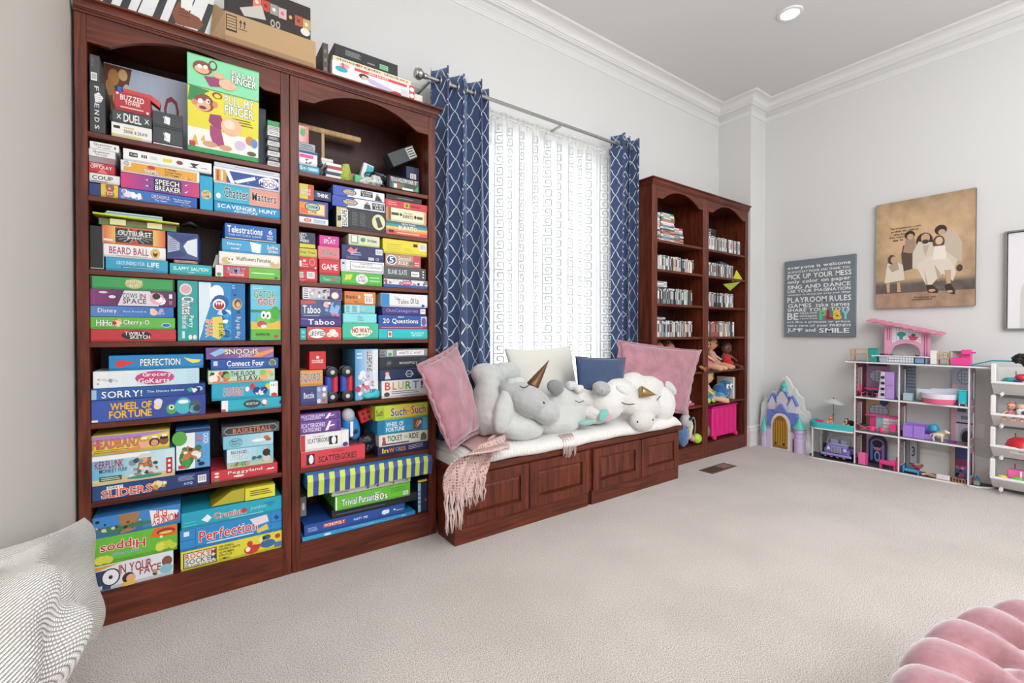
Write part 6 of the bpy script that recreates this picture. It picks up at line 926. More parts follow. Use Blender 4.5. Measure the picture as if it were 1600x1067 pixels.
T_(MB().tube([(-.01, 2.56, 1.688), (.02, 2.54, 1.7), (.045, 2.55, 1.69), (.035, 2.57, 1.686)], .009, n=8).build('charger_cable', BLK, smooth=True), 'black cable lump behind the orange box, third shelf', 'cable')
o = MB().box((.105, 2.55, 1.502), (.135, 2.57, 1.565), 'D8DCD8', .001).build('card_pack', PRINT); T_(o, 'white card pack leaning on the white lettered box, third shelf', 'card pack'); tilt(o, (.12, 2.56, 1.51), 14, 'Y')
G(.203, .378, .3735 if False else .352, .395, 2.50, .2, 'E2D640', 'yellow open box wedge on top of turquoise box, bottom shelf left bay', "[R(.55,.45,.95,.85,'E8DC50'),LINES(3,.58,.25,.92,.75,'4A4420',.35),R(.08,.3,.45,.6,'F0F0EC')]") if False else None
yb = empty('open_game_box', (.26, 2.55, .36), 'yellow wedge shaped open box on the turquoise box, bottom shelf', 'game box')
ZT = .4025
MB().prism([(.09, 2.50, ZT), (.225, 2.50, ZT), (.225, 2.50, ZT + .06), (.17, 2.50, ZT + .055)], (0, 1, 0), .19, 'B8AC30').build('open_flap', PRINT, yb); o = MB().box((.2255, 2.49, ZT), (.352, 2.69, ZT + .058), 'E4DA3C', .001).build('body', PRINT, yb)
a = Art((.2255, 2.489, ZT), (1, 0, 0), (0, 0, 1), (0, -1, 0), .126, .058); a.LINES(3, .15, .3, .9, .8, '4A4418', .4); a.build(o)
# ---------------------------------------------------------------- on top of the game bookcase
ZB = 2.5245
o = MB().box((-.30, 2.555, ZB), (.118, 2.80, 2.86), 'E8E8E8', .002).build('piano_mat_box', PRINT); T_(o, 'big box printed with piano keys and a brown shoe on top of the game bookcase', 'box')
a = Art((-.30, 2.555, ZB), (1, 0, 0), (0, 0, 1), (0, -1, 0), .418, .335)
a.R(0, 0, 1, 1, 'EDEDEE')
for k in range(9): x = .02 + k * .13; a.poly([(x, 0), (x + .012, 0), (x + .16, .6), (x + .15, .6)], '2A2A2A')
for k in range(9):
    if k % 3 == 2: continue
    x = .085 + k * .13; a.poly([(x - .03, .13), (x + .03, .12), (x + .14, .6), (x + .08, .6)], '3A3C3C')
a.poly([(.62, .3), (.66, .18), (.86, .2), (.9, .28), (.86, .36), (.74, .4), (.68, .5)], '8A5038'); a.R(.7, .42, .8, .55, 'F0F0F0'); a.LINES(3, .68, .3, .78, .42, '5A3020', .3); a.build(o)
cbx = empty('cardboard_box', (.33, 2.55, ZB), 'open brown cardboard shipping box on top of the game bookcase', 'box')
CARD = mat('corrugated_cardboard', 'C0A078', .85, bump=.1, bscale=80); cx0, cx1 = .155, .545
b = MB(); b.box((cx0, 2.472, ZB), (cx1, 2.476, 2.672)); b.box((cx0, 2.78, ZB), (cx1, 2.784, 2.64)); b.box((cx1 - .004, 2.476, ZB), (cx1, 2.78, 2.672)); b.box((cx0, 2.476, ZB), (cx1, 2.78, ZB + .004)); bo = b.build('carton', CARD, cbx)
MB().prism([(cx0, 2.474, ZB + .005), (cx0 - .055, 2.52, ZB + .03), (cx0 - .04, 2.56, 2.74), (cx0, 2.475, 2.672)], (.3, .9, 0), .004).build('open_flap', CARD, cbx)
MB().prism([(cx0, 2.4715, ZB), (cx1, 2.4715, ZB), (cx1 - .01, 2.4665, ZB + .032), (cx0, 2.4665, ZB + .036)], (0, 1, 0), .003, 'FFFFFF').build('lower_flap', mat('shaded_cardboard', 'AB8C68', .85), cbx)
a = Art((cx0, 2.4715, ZB), (1, 0, 0), (0, 0, 1), (0, -1, 0), .39, .148)
a.R(.01, .42, .12, .92, '2A2420'); [a.R(.018, .48 + q * .085, .112, .54 + q * .085, 'C0A078') for q in range(5)]
for x in (.155, .195): a.R(x, .62, x + .008, .78, '2A2420'); a.poly([(x - .012, .76), (x + .004, .86), (x + .02, .76)], '2A2420')
a.R(.14, .56, .225, .58, '2A2420'); a.build(bo)
o = MB().box((.16, 2.49, ZB + .006), (.525, 2.60, 2.845), '2E2622', .002).build('game_box', PRINT); T_(o, 'dark box with patchwork of small pictures standing inside the cardboard box', 'game box')
a = Art((.16, 2.49, ZB + .006), (1, 0, 0), (0, 0, 1), (0, -1, 0), .365, .314)
for k, c in enumerate(['E07A6A', 'C8483A', '9A9A94', 'D8B8B8', '2A2420', 'B85A40', 'C8A868']): a.R(.3 + k * .1, .7 - k * .012, .395 + k * .1, .86 - k * .012, c); a.E(.345 + k * .1, .78 - k * .012, .02, .03, ['F0D0C8', '7A2A20', 'E8E8E0', 'C8707A', 'D8B060', '7A3020', 'E8E0D0'][k])
a.poly([(.15, .6), (.4, .75), (.45, .55), (.2, .5)], 'C8C4BC'); a.E(.93, .58, .06, .06, 'E4E0DC'); a.T('oo', .5, .48, .62, .6, 'B8B0A8'); a.build(o)
def tb(x0, x1, z0, z1, y, d, col, lab, art, yaw=0): return G(x0, x1, z0, z1, y, d, col, lab, art, yaw)
o = tb(.625, 1.08, ZB + .0005, 2.615, 2.475, .2, 'F0F0F2', 'white toy box showing a child and red band, lowest on the bookcase top', "[R(.25,.78,.9,.96,'D84A50'),T('MEGA BALANCE',.42,.82,.66,.93,'F6F0F0'),E(.1,.6,.07,.17,'2AB0C0'),E(.36,.58,.06,.17,'3A2A28'),E(.37,.52,.04,.1,'E8C0A8'),poly([(.38,.5),(.42,.6),(.72,.32),(.9,.3),(.9,.12),(.6,.1),(.44,.3)],'C8B8DC'),poly([(.62,.06),(.75,.3),(.9,.2),(.9,.02)],'C03038'),R(.82,.15,.92,.6,'D0D4D8'),R(.93,.0,1,1,'D84A50'),E(.965,.75,.03,.14,'F0F0F0'),E(.965,.35,.03,.14,'F0F0F0'),N(6,.02,.7,.2,.98,['D83A4A','4A6AB0','E8A0B0'],.15)]")
tb(.63, 1.06, 2.616, 2.643, 2.48, .19, 'E6D8B8', 'cream game box with checkers lettering, middle of pile on the bookcase top', "[T('chinese regular checkers',.04,.2,.96,.8,'4A3A30'),E(.3,.5,.03,.3,'A86A38')]")
tb(.64, .985, 2.644, 2.712, 2.49, .19, '2C2E30', 'black game box with green sticker, topmost of pile on the bookcase top', "[LINES(5,.16,.35,.4,.8,'B8B8B4',.3),R(.7,.2,.84,.6,'8AC8A0'),LINES(2,.72,.25,.82,.55,'4A8A5A'),LINES(1,.5,.2,.62,.45,'9A9A98')]", 0)
tb(.585, .612, ZB + .0005, 2.70, 2.50, .2, '5A4E48', 'narrow brown game box standing left of the pile on the bookcase top', "[LINES(3,.2,.1,.8,.9,'8A7A78')]")
T_(MB().box((1.09, 2.55, ZB + .0005), (1.165, 2.66, 2.62), 'E4E0D4', .004).build('storage_box', PLAS), 'small cream plastic box at the right end of the bookcase top', 'box')

# ---------------------------------------------------------------- far bookcase
CN = {'D4D4D0': 'pale grey', '8A8C8C': 'mid grey', '3A3C3E': 'charcoal', 'B8B8B4': 'grey', 'E6E6E2': 'white', '5A5E60': 'dark grey', '222428': 'black', '9AA0A0': 'cool grey', 'C0A8A8': 'dusty pink', 'D8D88A': 'pale yellow', '7AA0A0': 'sage', '5A7070': 'dark teal', '5A7AA0': 'blue', 'B88A5A': 'tan', '8A5A4A': 'brown', 'B8483A': 'brick red', 'C8A868': 'ochre', 'A85A50': 'red'}
ON = 'first second third fourth fifth sixth seventh eighth ninth tenth eleventh twelfth thirteenth fourteenth fifteenth sixteenth seventeenth eighteenth nineteenth'.split() + ['twentieth'] + ['twenty-' + q for q in 'first second third fourth fifth sixth seventh eighth ninth'.split()] + ['thirtieth'] + ['thirty-' + q for q in 'first second third fourth fifth sixth seventh eighth ninth'.split()]
def at_row(x0, x1, z, h, shade, lab, grp, y=2.50, n_th=.0145):
    x = x0; base = {}; i_ = 0
    while x < x1:
        t = n_th * R.choice((.62, 1, 1, 1.05, 1.5)); c = R.choice(shade); hh = h * R.choice((1, 1, 1, .985, .93)); key = (c, round(t, 4), round(hh, 4)); yy = y + R.uniform(-.004, .006)
        if key not in base:
            b = MB().box((0, 0, 0), (t - .0008, .13, hh), c, .0008); o = b.build('disc_case', PRINT); a = Art((0, 0, 0), (1, 0, 0), (0, 0, 1), (0, -1, 0), t - .0008, hh)
            k2 = R.choice(('2A2A2E', 'E8E8E6', 'A8A8A4', '8A3A3A', '6A7A8A')); a.R(.2, .3, .8, .8, k2); a.R(.15, .88, .85, .96, R.choice(('E8E8E8', '3A3A3A'))); a.build(o, 'spine_print'); base[key] = o
        else: o = copy_tree(base[key])
        o.location = (x, yy, z + .0005); tag(o, '%s disc case, %s from the left, %s' % (CN[c], ON[i_], lab), 'disc case', grp); x += t; i_ += 1
GRY = ['D4D4D0', '8A8C8C', '3A3C3E', 'B8B8B4', 'E6E6E2', '5A5E60', '222428', '9AA0A0']
for x0, x1, z, h, cols, lab in (
    (3.318, 3.865, 1.755, .128, GRY + ['C0A8A8', 'D8D88A'], 'second shelf row, far bookcase left bay'),
    (3.318, 3.83, 1.457, .14, GRY + ['7AA0A0', '5A7070'], 'third shelf row, far bookcase left bay'),
    (3.318, 3.85, 1.163, .145, GRY + ['5A7AA0', 'B88A5A', '8A5A4A'], 'fourth shelf row, far bookcase left bay'),
    (4.10, 4.70, 2.01, .135, GRY, 'top shelf row, far bookcase right bay'),
    (4.10, 4.56, 1.755, .13, GRY, 'second shelf row, far bookcase right bay'),
    (4.10, 4.56, 1.457, .14, GRY, 'third shelf row, far bookcase right bay'),
    (4.10, 4.57, 1.163, .15, GRY + ['B8483A', 'C8A868', 'A85A50'], 'fourth shelf row, far bookcase right bay')):
    at_row(x0, x1, z, h, cols, lab, 'upright disc cases on the far bookcase', n_th=.0185)
def pile(x0, x1, y, z, n, t, d, cols, lab, grp, nm='disc_case', cat='disc case'):
    for k in range(n):
        dx = R.uniform(-.008, .008); tt = t * R.choice((.8, 1, 1.15)); c = cols[k % len(cols)]; o = MB().box((x0 + dx, y, z), (x1 + dx, y + d, z + tt - .0006), c, .001).build(nm, PRINT)
        a = Art((x0 + dx, y, z), (1, 0, 0), (0, 0, 1), (0, -1, 0), x1 - x0, tt - .0006); a.R(.15, .25, .7, .7, R.choice(('2A2A2E', 'F0F0EC', '9A9A98'))); a.build(o, 'spine_print'); tag(o, '%s, %s up from the bottom' % (lab, ON[k]) if n > 1 else lab, cat, grp); z += tt
    return z
WARM = ['E8E4E0', 'C05A60', '3A9A6A', 'E8D8B8', '4A78A8', 'D8D4D0', 'A83A48', 'C8A060', '5A5A60', 'E4E4E0', '3A6A90', 'B8B0A8']
pile(3.32, 3.375, 2.50, 2.0105, 13, .0185, .17, WARM, 'flat case, left pile, top shelf of far bookcase', 'left pile of flat cases')
pile(3.385, 3.575, 2.50, 2.0105, 14, .0185, .14, WARM[3:] + WARM[:3], 'flat case, middle pile, top shelf of far bookcase', 'middle pile of flat cases')
pile(3.60, 3.80, 2.56, 2.0105, 10, .018, .14, WARM[4:] + WARM[:4], 'flat case, right pile, top shelf of far bookcase', 'right pile of flat cases')
pile(3.32, 3.48, 2.50, 1.602, 3, .016, .13, ['C8CACA', 'A8ACAC', 'D8D8D8'], 'grey flat case on third shelf row, far bookcase', 'flat cases on the third row')
pile(3.32, 3.46, 2.50, 1.312, 3, .011, .13, ['3A3C3E', 'C8CACA', '5A5E60'], 'thin flat case on fourth shelf row, far bookcase', 'flat cases on the fourth row')
pile(4.12, 4.42, 2.60, 2.16, 5, .019, .14, ['1E2226', '2A3034', '161A1C'], 'black flat case, top shelf row, far bookcase right bay', 'black flat cases')
o = MB().box((4.37, 2.52, 1.888), (4.52, 2.62, 1.915), '2C3C68', .002).build('open_case', PLAS); T_(o, 'navy case lying tilted on the second shelf row, far bookcase right bay', 'disc case'); tilt(o, (4.4, 2.55, 1.89), 8, 'Y')
o = MB().prism([(4.554, 2.5, 1.724), (4.64, 2.5, 1.849), (4.755, 2.5, 1.764), (4.717, 2.5, 1.748)], (0, 1, 0), .004, 'D2CC3A').build('folded_card', PRINT); T_(o, 'yellow card sticking up at the right of the second shelf, far bookcase', 'card')
o = MB().prism([(4.334, 2.47, 1.682), (4.66, 2.47, 1.728), (4.464, 2.47, 1.625)], (0, 1, 0), .004, '9AA83A').build('folded_card', PRINT); T_(o, 'olive green card hanging over the front of the second shelf, far bookcase', 'card')
SKIN = {'a': 'E0AE8C', 'b': '6A4430', 'c': 'D89A78'}
def doll(p, s, skin, hair, dress, label, legs=1, face=-90, group=None, hs=1.):
    x, y, z = p; t = empty('doll', p, label, 'doll', group); c = math.cos(math.radians(face)); n = math.sin(math.radians(face)); sk = SKIN[skin]
    f = Vector((c, n, 0)); r = Vector((-n, c, 0)); P0 = Vector(p); up = Vector((0, 0, 1))
    q = lambda a, b_, h: tuple(P0 + f * a * s + r * b_ * s + up * h * s)
    tubes = []
    for sg in (-1, 1):
        if legs: tubes.append(([q(.02, .12 * sg, .1), q(.35, .16 * sg, .12), q(.62, .2 * sg, .06)], [.09 * s, .075 * s, .06 * s], sk))
        tubes.append(([q(0, .14 * sg, .48), q(.1, .28 * sg, .36), q(.25, .3 * sg, .26)], [.065 * s, .055 * s, .045 * s], sk))
    blob('body', [(q(.02, 0, .76), (.2 * s * hs, .19 * s * hs, .2 * s * hs), sk), (q(0, 0, .33), (.15 * s, .15 * s, .24 * s), sk), (q(0, 0, .56), (.07 * s, .07 * s, .08 * s), sk)], PLAS, t, vox=max(.004, .028 * s), smooth=3, tubes=tubes)
    blob('hair', [(q(-.05, 0, .84), (.2 * s * hs, .2 * s * hs, .18 * s * hs), hair), (q(-.14, 0, .66), (.11 * s, .18 * s, .2 * s), hair)], CLOTH, t, vox=max(.004, .03 * s), amp=.012 * s, fs=30 / s * .3, smooth=2)
    blob('dress', [(q(.01, 0, .34), (.175 * s, .175 * s, .22 * s), dress), (q(.08, 0, .17), (.24 * s, .24 * s, .12 * s), dress)], CLOTH, t, vox=max(.004, .03 * s), smooth=2)
    for sg in (-1, 1): MB().ell(q(.2 * hs, .075 * sg, .77), (.022 * s, .028 * s, .034 * s), '20181A').build('eye', PLAS, t, smooth=True)
    MB().ell(q(.205 * hs, 0, .68), (.015 * s, .035 * s, .012 * s), 'B84A50').build('mouth', PLAS, t, smooth=True)
    return t
doll((3.55, 2.66, .833), .30, 'c', '8A5A38', 'C8A8A0', 'brown haired doll behind the right pink cushion, fifth shelf')
doll((3.72, 2.66, .833), .29, 'c', '6A4A34', 'B8A8C0', 'darker haired doll to the right behind the pink cushion, fifth shelf')
doll((4.185, 2.60, .833), .33, 'a', '9A6A40', 'E06A88', 'doll in pink with brown curls at the left end of fifth shelf, right bay', face=-80)
doll((4.27, 2.70, .833), .33, 'a', 'B88A58', '3A7A98', 'doll in blue with light brown hair in the middle row, right bay', face=-85)
doll((4.41, 2.65, .833), .34, 'c', '7A4A30', 'C8A0B0', 'doll in striped dusty pink top seated centre, fifth shelf', face=-70)
doll((4.655, 2.62, .833), .27, 'b', '1E1814', 'C82A34', 'dark skinned baby doll in red suit, right end of fifth shelf', face=-110, hs=1.15)
doll((4.225, 2.60, .513), .34, 'a', 'C8A878', 'C8B8A0', 'bald baby doll with big head on the sixth shelf, right bay', face=-60, hs=1.25)
pl = empty('plush_creature', (4.50, 2.56, .513), 'blue plush creature with big pale eyes lying on the sixth shelf, right bay', 'plush toy')
blob('body', [((4.47, 2.57, .60), (.09, .08, .08), '2E6AA0'), ((4.54, 2.56, .66), (.06, .06, .06), '2E6AA0'), ((4.42, 2.55, .56), (.06, .05, .05), '5AA0C8'), ((4.60, 2.58, .585), (.05, .05, .07), '3A7AB0')], PLUSH, pl, vox=.008, amp=.006, fs=30)
for x in (4.47, 4.535): MB().ell((x, 2.495, .655), (.026, .014, .028), 'E8ECF0').build('eye', PLAS, pl, smooth=True)
for x in (4.47, 4.535): MB().ell((x, 2.482, .655), (.01, .006, .012), '182028').build('pupil', PLAS, pl, smooth=True)
tr_ = empty('toy_train', (4.2, 2.52, .513), 'blue and green plastic toy vehicle with lime wheels in front of the baby doll', 'toy car')
MB().box((4.10, 2.50, .525), (4.36, 2.56, .585), '3A88C8', .008).box((4.10, 2.505, .585), (4.28, 2.555, .625), '5AB860', .008).build('body', PLAS, tr_)
for x in (4.13, 4.22, 4.33): MB().lathe((x, 2.498, .54), [(0, -.01), (.02, -.012), (.027, 0), (.02, .01), (0, .01)], 'B8D848', n=18, axis='Y').build('wheel', PLAS, tr_, smooth=True, auto=40)
T_(MB().box((4.62, 2.52, .5135), (4.65, 2.70, .74), 'D8D0C8', .002).build('picture_book', PRINT), 'tall pale picture book standing right of the blue plush, sixth shelf', 'book')
T_(MB().box((4.655, 2.52, .5135), (4.675, 2.70, .73), '4A4038', .002).build('picture_book', PRINT), 'narrow dark picture book at the right end of the sixth shelf', 'book')
pc = empty('wheeled_case', (4.42, 2.56, .14), 'hot pink wheeled toy case on the floor shelf of the far bookcase', 'case'); HP = mat('hot_pink_plastic', 'E0237E', .35)
MB().box((4.21, 2.50, .165), (4.66, 2.60, .465), ch=.012).build('shell', HP, pc); MB().box((4.20, 2.49, .462), (4.67, 2.61, .472), ch=.003).build('lid', HP, pc)
for k in range(5): MB().box((4.25 + k * .085, 2.4965, .19), (4.27 + k * .085, 2.5005, .44)).build('rib', HP, pc)
for x in (4.235, 4.63): MB().lathe((x, 2.50, .1655), [(0, -.012), (.02, -.014), (.025, 0), (.02, .014), (0, .012)], n=18, axis='Y').build('wheel', HP, pc, smooth=True, auto=40)
ba = empty('backpack', (4.15, 2.58, .14), 'small patterned purple and green bag squeezed left of the hot pink case', 'bag'); blob('bag_body', [((4.148, 2.57, .27), (.048, .06, .13), '4A3A6A'), ((4.15, 2.53, .24), (.04, .03, .06), '6A8A4A')], CLOTH, ba, vox=.008, amp=.004, fs=30); MB().tube([(4.15, 2.56, .39), (4.15, 2.53, .44), (4.16, 2.56, .46), (4.16, 2.6, .40)], .006, n=6).build('strap', BLK, ba, smooth=True)
# left bay lower: seen past the bench
T_(MB().box((3.72, 2.52, .513), (3.93, 2.66, .535), 'D85A98', .002).build('picture_book', PRINT), 'pink flat box lying on the sixth shelf behind the pink cushion', 'box'); T_(MB().box((3.73, 2.53, .536), (3.90, 2.66, .556), 'C8C4D0', .002).build('picture_book', PRINT), 'pale flat book lying on the pink flat box', 'book'); T_(MB().box((3.74, 2.53, .557), (3.88, 2.66, .575), '3A3038', .002).build('picture_book', PRINT), 'dark flat book topmost on the sixth shelf behind the pink cushion', 'book')
T_(blob('toy_figure', [((3.97, 2.47, .87), (.05, .018, .016), 'B07848', (0, 20, 0)), ((4.02, 2.462, .852), (.04, .014, .022), '8A4A30', (0, -50, 0))], PLAS, vox=.005), 'brown toy feet poking out over the fifth shelf beside the pink cushion', 'toy')
ub = empty('unicorn_bag', (3.80, 2.52, .35), 'small grey unicorn plush bag with ring handle in the left bay beside the bench', 'plush toy')
blob('head', [((3.80, 2.53, .38), (.06, .05, .065), 'C8C4C4'), ((3.80, 2.53, .46), (.035, .03, .05), 'B0A8B4'), ((3.84, 2.53, .35), (.035, .035, .04), 'D8D4D4')], PLUSH, ub, vox=.007); MB().tube([(3.88 + .035 * math.cos(t), 2.50, .32 + .085 * math.sin(t)) for t in [k * PI / 8 for k in range(17)]], .005, n=6).build('ring_handle', mat('grey_ring', 'A8A4AA', .4), ub, smooth=True); MB().ell((3.80, 2.482, .40), (.014, .008, .018), '181818').build('eye', PLAS, ub, smooth=True)
blob('base_toy', [((3.79, 2.56, .24), (.04, .05, .10), 'C8C0C0')], PLUSH, ub, vox=.008)
T_(blob('blue_soft_toy', [((3.76, 2.53, .24), (.07, .05, .10), '5A7AA8'), ((3.84, 2.51, .29), (.025, .03, .09), 'D8D0A8', (0, 20, 0)), ((3.86, 2.50, .21), (.03, .03, .03), 'E08AA0')], PLUSH, vox=.008, amp=.004, fs=30), 'blue soft toy with cream trim on the floor shelf beside the bench', 'plush toy')
T_(blob('yellow_green_ball', [((3.965, 2.52, .192), (.05, .05, .05), 'B8DC48')], PLAS, vox=.006), 'lime green ball on the floor shelf near the bench end', 'ball')

# ---------------------------------------------------------------- pictures on the end wall (seen face: towards -X)
def wallart(y1, y0, z0, z1, th): return Art((XR - th - .0005, y1, z0), (0, -1, 0), (0, 0, 1), (-1, 0, 0), y1 - y0, z1 - z0)
sg = MB().box((XR - .036, 1.626, 1.162), (XR - .001, 2.252, 1.946), '727C85', .002).build('playroom_rules_sign', mat('sign_grey', '727C85', .7)); T_(sg, 'grey canvas sign with white playroom rules lettering on the end wall', 'sign')
a = wallart(2.252, 1.626, 1.162, 1.946, .036); wt = 'F0F2F2'
for txt, u0, u1, v1, v0 in (('everyone is welcome', .05, .94, .93, .875), ('ALWAYS SAY PLEASE AND THANK YOU', .05, .93, .865, .835), ('PICK UP YOUR MESS', .05, .95, .82, .755), ('only color on paper', .05, .94, .745, .685), ('SING AND DANCE', .05, .94, .675, .625), ('USE YOUR IMAGINATION', .05, .94, .615, .575), ('remember to always put away your things', .05, .94, .562, .532), ('PLAYROOM RULES', .05, .95, .515, .445), ('GAMES', .06, .41, .43, .38), ('take turnes', .47, .93, .43, .38), ('SHARE YOUR TOYS', .05, .93, .37, .325), ('BE', .05, .22, .31, .22), ('CREATIVE', .24, .49, .315, .292), ('unique', .24, .49, .28, .252), ('a good friend', .24, .49, .245, .222), ('act like a princess or prince', .05, .94, .205, .17), ('take care of your FRIENDS', .05, .95, .16, .12), ('JUMP and', .05, .47, .11, .05), ('SMILE', .52, .93, .11, .05)):
    a.T(txt, u0, v0, u1, v1, wt)
for ch, u, c in (('P', .53, '6CC088'), ('L', .63, 'A8283A'), ('a', .72, 'E0C848'), ('Y', .83, '8AD0D8')): a.T(ch, u, .22, u + .1, .33, c, c)
a.E(.77, .26, .02, .012, 'C83A3A'); a.E(.565, .295, .015, .01, '2E8A50'); a.build(sg)
cv_ = MB().box((XR - .034, .824, 1.42), (XR - .001, 1.470, 2.361), '4A3428', .001).build('canvas_print', PRINT); T_(cv_, 'sepia canvas print of robed figure seated with four children on the end wall', 'picture')
a = wallart(1.470, .824, 1.42, 2.361, .034); b = MB()
def sep(u, v):
    n_ = noise.fractal(Vector((u * 7, v * 8, 3)), .8, 2, 5) * .5; e = min(u, 1 - u, v * 1.2, 1 - v); k = .74 + .5 * min(1, e * 5) * .6 + n_ * .4 + .2 * (1 - abs(v - .62) * 2.4)
    c = Vector(L('BFA07C')) * k
    if v < .27 and v > .1 + .04 * math.sin(u * 9): g_ = min(1, (.27 - v) / .05); c = c * (1 - .85 * g_) + Vector((.07, .068, .075)) * .85 * g_ * (1 + n_)
    if v <= .14: c = Vector(L('B4937A')) * (.85 + n_ * .5)
    return tuple(max(.01, q) for q in c)
a.mb.grid(lambda u, v: a.P(u, v, 1), 70, 100, cf=sep); a.k = 2
dk, md, lt, sk = '3A2A24', '7A6054', 'E0D4C4', 'C8A488'
a.poly([(.3, .34), (.28, .5), (.3, .58), (.38, .6), (.43, .52), (.42, .36)], '5A463E'); a.poly([(.3, .52), (.33, .64), (.42, .64), (.44, .52), (.38, .5)], 'A88C78'); a.E(.37, .67, .055, .04, dk); a.E(.375, .655, .035, .028, sk)
a.poly([(.62, .5), (.66, .68), (.8, .68), (.88, .55), (.88, .38), (.78, .42)], 'C8B8A4'); a.E(.68, .68, .06, .045, dk); a.E(.69, .66, .035, .025, sk)
a.E(.52, .6, .085, .075, dk); a.poly([(.4, .36), (.4, .5), (.46, .6), (.6, .58), (.72, .5), (.84, .4), (.8, .3), (.72, .28)], 'D8CCBC'); a.E(.53, .625, .045, .042, sk); a.E(.53, .592, .035, .02, '4A342A'); a.poly([(.5, .56), (.53, .46), (.57, .56)], 'C0B09C')
a.poly([(.46, .34), (.44, .4), (.6, .46), (.76, .42), (.83, .3), (.8, .22), (.7, .3), (.6, .2), (.54, .2)], lt); a.poly([(.52, .34), (.54, .2), (.56, .2)], 'B8A896'); a.poly([(.62, .38), (.66, .22), (.68, .3)], 'B8A896')
a.E(.66, .575, .06, .06, '6A4A38'); a.E(.665, .585, .036, .034, 'E0BCA0'); a.poly([(.6, .42), (.62, .54), (.72, .54), (.74, .42)], 'EDE4D8')
a.poly([(.72, .32), (.74, .2), (.78, .2), (.78, .32)], sk); a.poly([(.54, .2), (.56, .13), (.66, .12), (.66, .15), (.6, .2)], '3A2C26'); a.poly([(.72, .19), (.74, .12), (.82, .1), (.82, .14), (.78, .2)], '3A2C26'); a.E(.6, .148, .035, .012, sk); a.E(.77, .13, .03, .012, sk); a.E(.86, .33, .03, .03, '4A3A34')
a.poly([(.1, .24), (.13, .42), (.22, .44), (.3, .4), (.32, .26)], lt); a.poly([(.14, .4), (.18, .34), (.26, .36), (.24, .44)], 'B8A090'); a.E(.18, .46, .045, .045, '5A4034'); a.E(.2, .455, .032, .034, sk); a.poly([(.12, .24), (.13, .15), (.16, .15), (.16, .24)], sk); a.poly([(.24, .24), (.24, .15), (.28, .15), (.27, .24)], sk)
for k, (s_, u0, u1) in enumerate((('The Kingdom for a wife', .16, .49), ('so shew, like children', .17, .46), ('who know', .2, .36), ('they cannot', .15, .32), ('do it', .19, .3))): a.T(s_, u0, .735 - k * .027, u1, .755 - k * .027, '2A201C')
a.T('Permanent seal', .42, .085, .64, .1, '3A2A24'); a.LINES(1, .4, .065, .6, .078, '3A2A24'); a.build(cv_)
fm = empty('framed_print', (XR, .45, 1.6), 'silver framed white print with pale grey arches, cut by the right edge', 'picture')
fy1, fy0, fz0, fz1 = .664, .06, 1.222, 1.98
b = MB(); q = .012
for c0, c1 in (((XR - .03, fy1 - q, fz0), (XR - .001, fy1, fz1)), ((XR - .03, fy0, fz0), (XR - .001, fy0 + q, fz1)), ((XR - .03, fy0 + q, fz0), (XR - .001, fy1 - q, fz0 + q)), ((XR - .03, fy0 + q, fz1 - q), (XR - .001, fy1 - q, fz1))): b.box(c0, c1)
b.build('frame', mat('brushed_silver', '8C8C8A', .35, .6), fm)
b = MB().box((XR - .012, fy0 + q, fz0 + q), (XR - .004, fy1 - q, fz1 - q), 'E8E7EA'); o = b.build('print_sheet', PRINT, fm)
a = Art((XR - .0125, fy1 - q, fz0 + q), (0, -1, 0), (0, 0, 1), (-1, 0, 0), fy1 - fy0 - 2 * q, fz1 - fz0 - 2 * q)
a.R(0, 0, .008, 1, '2A2A2A'); a.R(0, .993, 1, 1, '2A2A2A')
for r_, c in ((.38, 'D2D2D0'), (.3, 'E8E7EA'), (.285, 'C4C4C2'), (.2, 'E8E7EA'), (.185, 'B4B0AC'), (.1, 'E8E7EA')):
    a.poly([(.5 - r_, 0)] + [(.5 - r_ * math.cos(t), .35 + r_ * .8 * math.sin(t)) for t in [k * PI / 16 for k in range(17)]] + [(.5 + r_, 0)], c)
a.build(o)
# ---------------------------------------------------------------- toy castle
cs = empty('toy_castle', (5.0, 2.17, 0), 'toy castle with lilac towers, gold door and white icy peaks by the corner', 'toy castle')
LIL = 'C9B8DA'; BLU = '6C84CC'; TEAL = '5CC4B8'; ICE = mat('icy_white_plastic', 'E2E2E0', .5, bump=.8, bscale=35)
def pa(px, py, X=5.03): return None
outl = [(5.03, 2.454, -0.023), (5.03, 2.442, 0.27), (5.03, 2.429, 0.444), (5.03, 2.383, 0.504), (5.03, 2.324, 0.552), (5.03, 2.318, 0.593), (5.03, 2.28, 0.597), (5.03, 2.274, 0.665), (5.03, 2.242, 0.694), (5.03, 2.218, 0.749), (5.03, 2.193, 0.751), (5.03, 2.162, 0.714), (5.03, 2.125, 0.639), (5.03, 2.101, 0.628), (5.03, 2.077, 0.573), (5.03, 2.035, 0.545), (5.03, 2.017, 0.419), (5.03, 1.971, 0.406), (5.03, 1.964, 0.248), (5.03, 1.951, 0.022)]
outl[0] = (5.03, outl[0][1], 0.001); outl[-1] = (5.03, outl[-1][1], 0.001)
MB().prism(outl, (1, 0, 0), .05).build('ice_backdrop', ICE, cs)
rr = random.Random(4)
for k in range(26):   # icicle shards on the backdrop
    u = rr.random(); y = 2.40 - .44 * u; top = .06 + .6 * (1 - abs(u - .42) * 1.7); z = rr.uniform(.3, 1) * max(.12, top)
    if k % 2: z = max(.12, top) * .96
    MB().prism([(5.028, y + .014, z - .07), (5.028, y, z + .012), (5.028, y - .014, z - .07)], (-1, 0, 0), rr.uniform(.004, .012), 'FFFFFF').build('ice_shard', ICE, cs)
XF = 4.955
def cbox(y1, y0, z0, z1, x0, x1, col, nm): MB().box((x0, y0, z0), (x1, y1, z1), col, .003).build(nm, PLAS, cs)
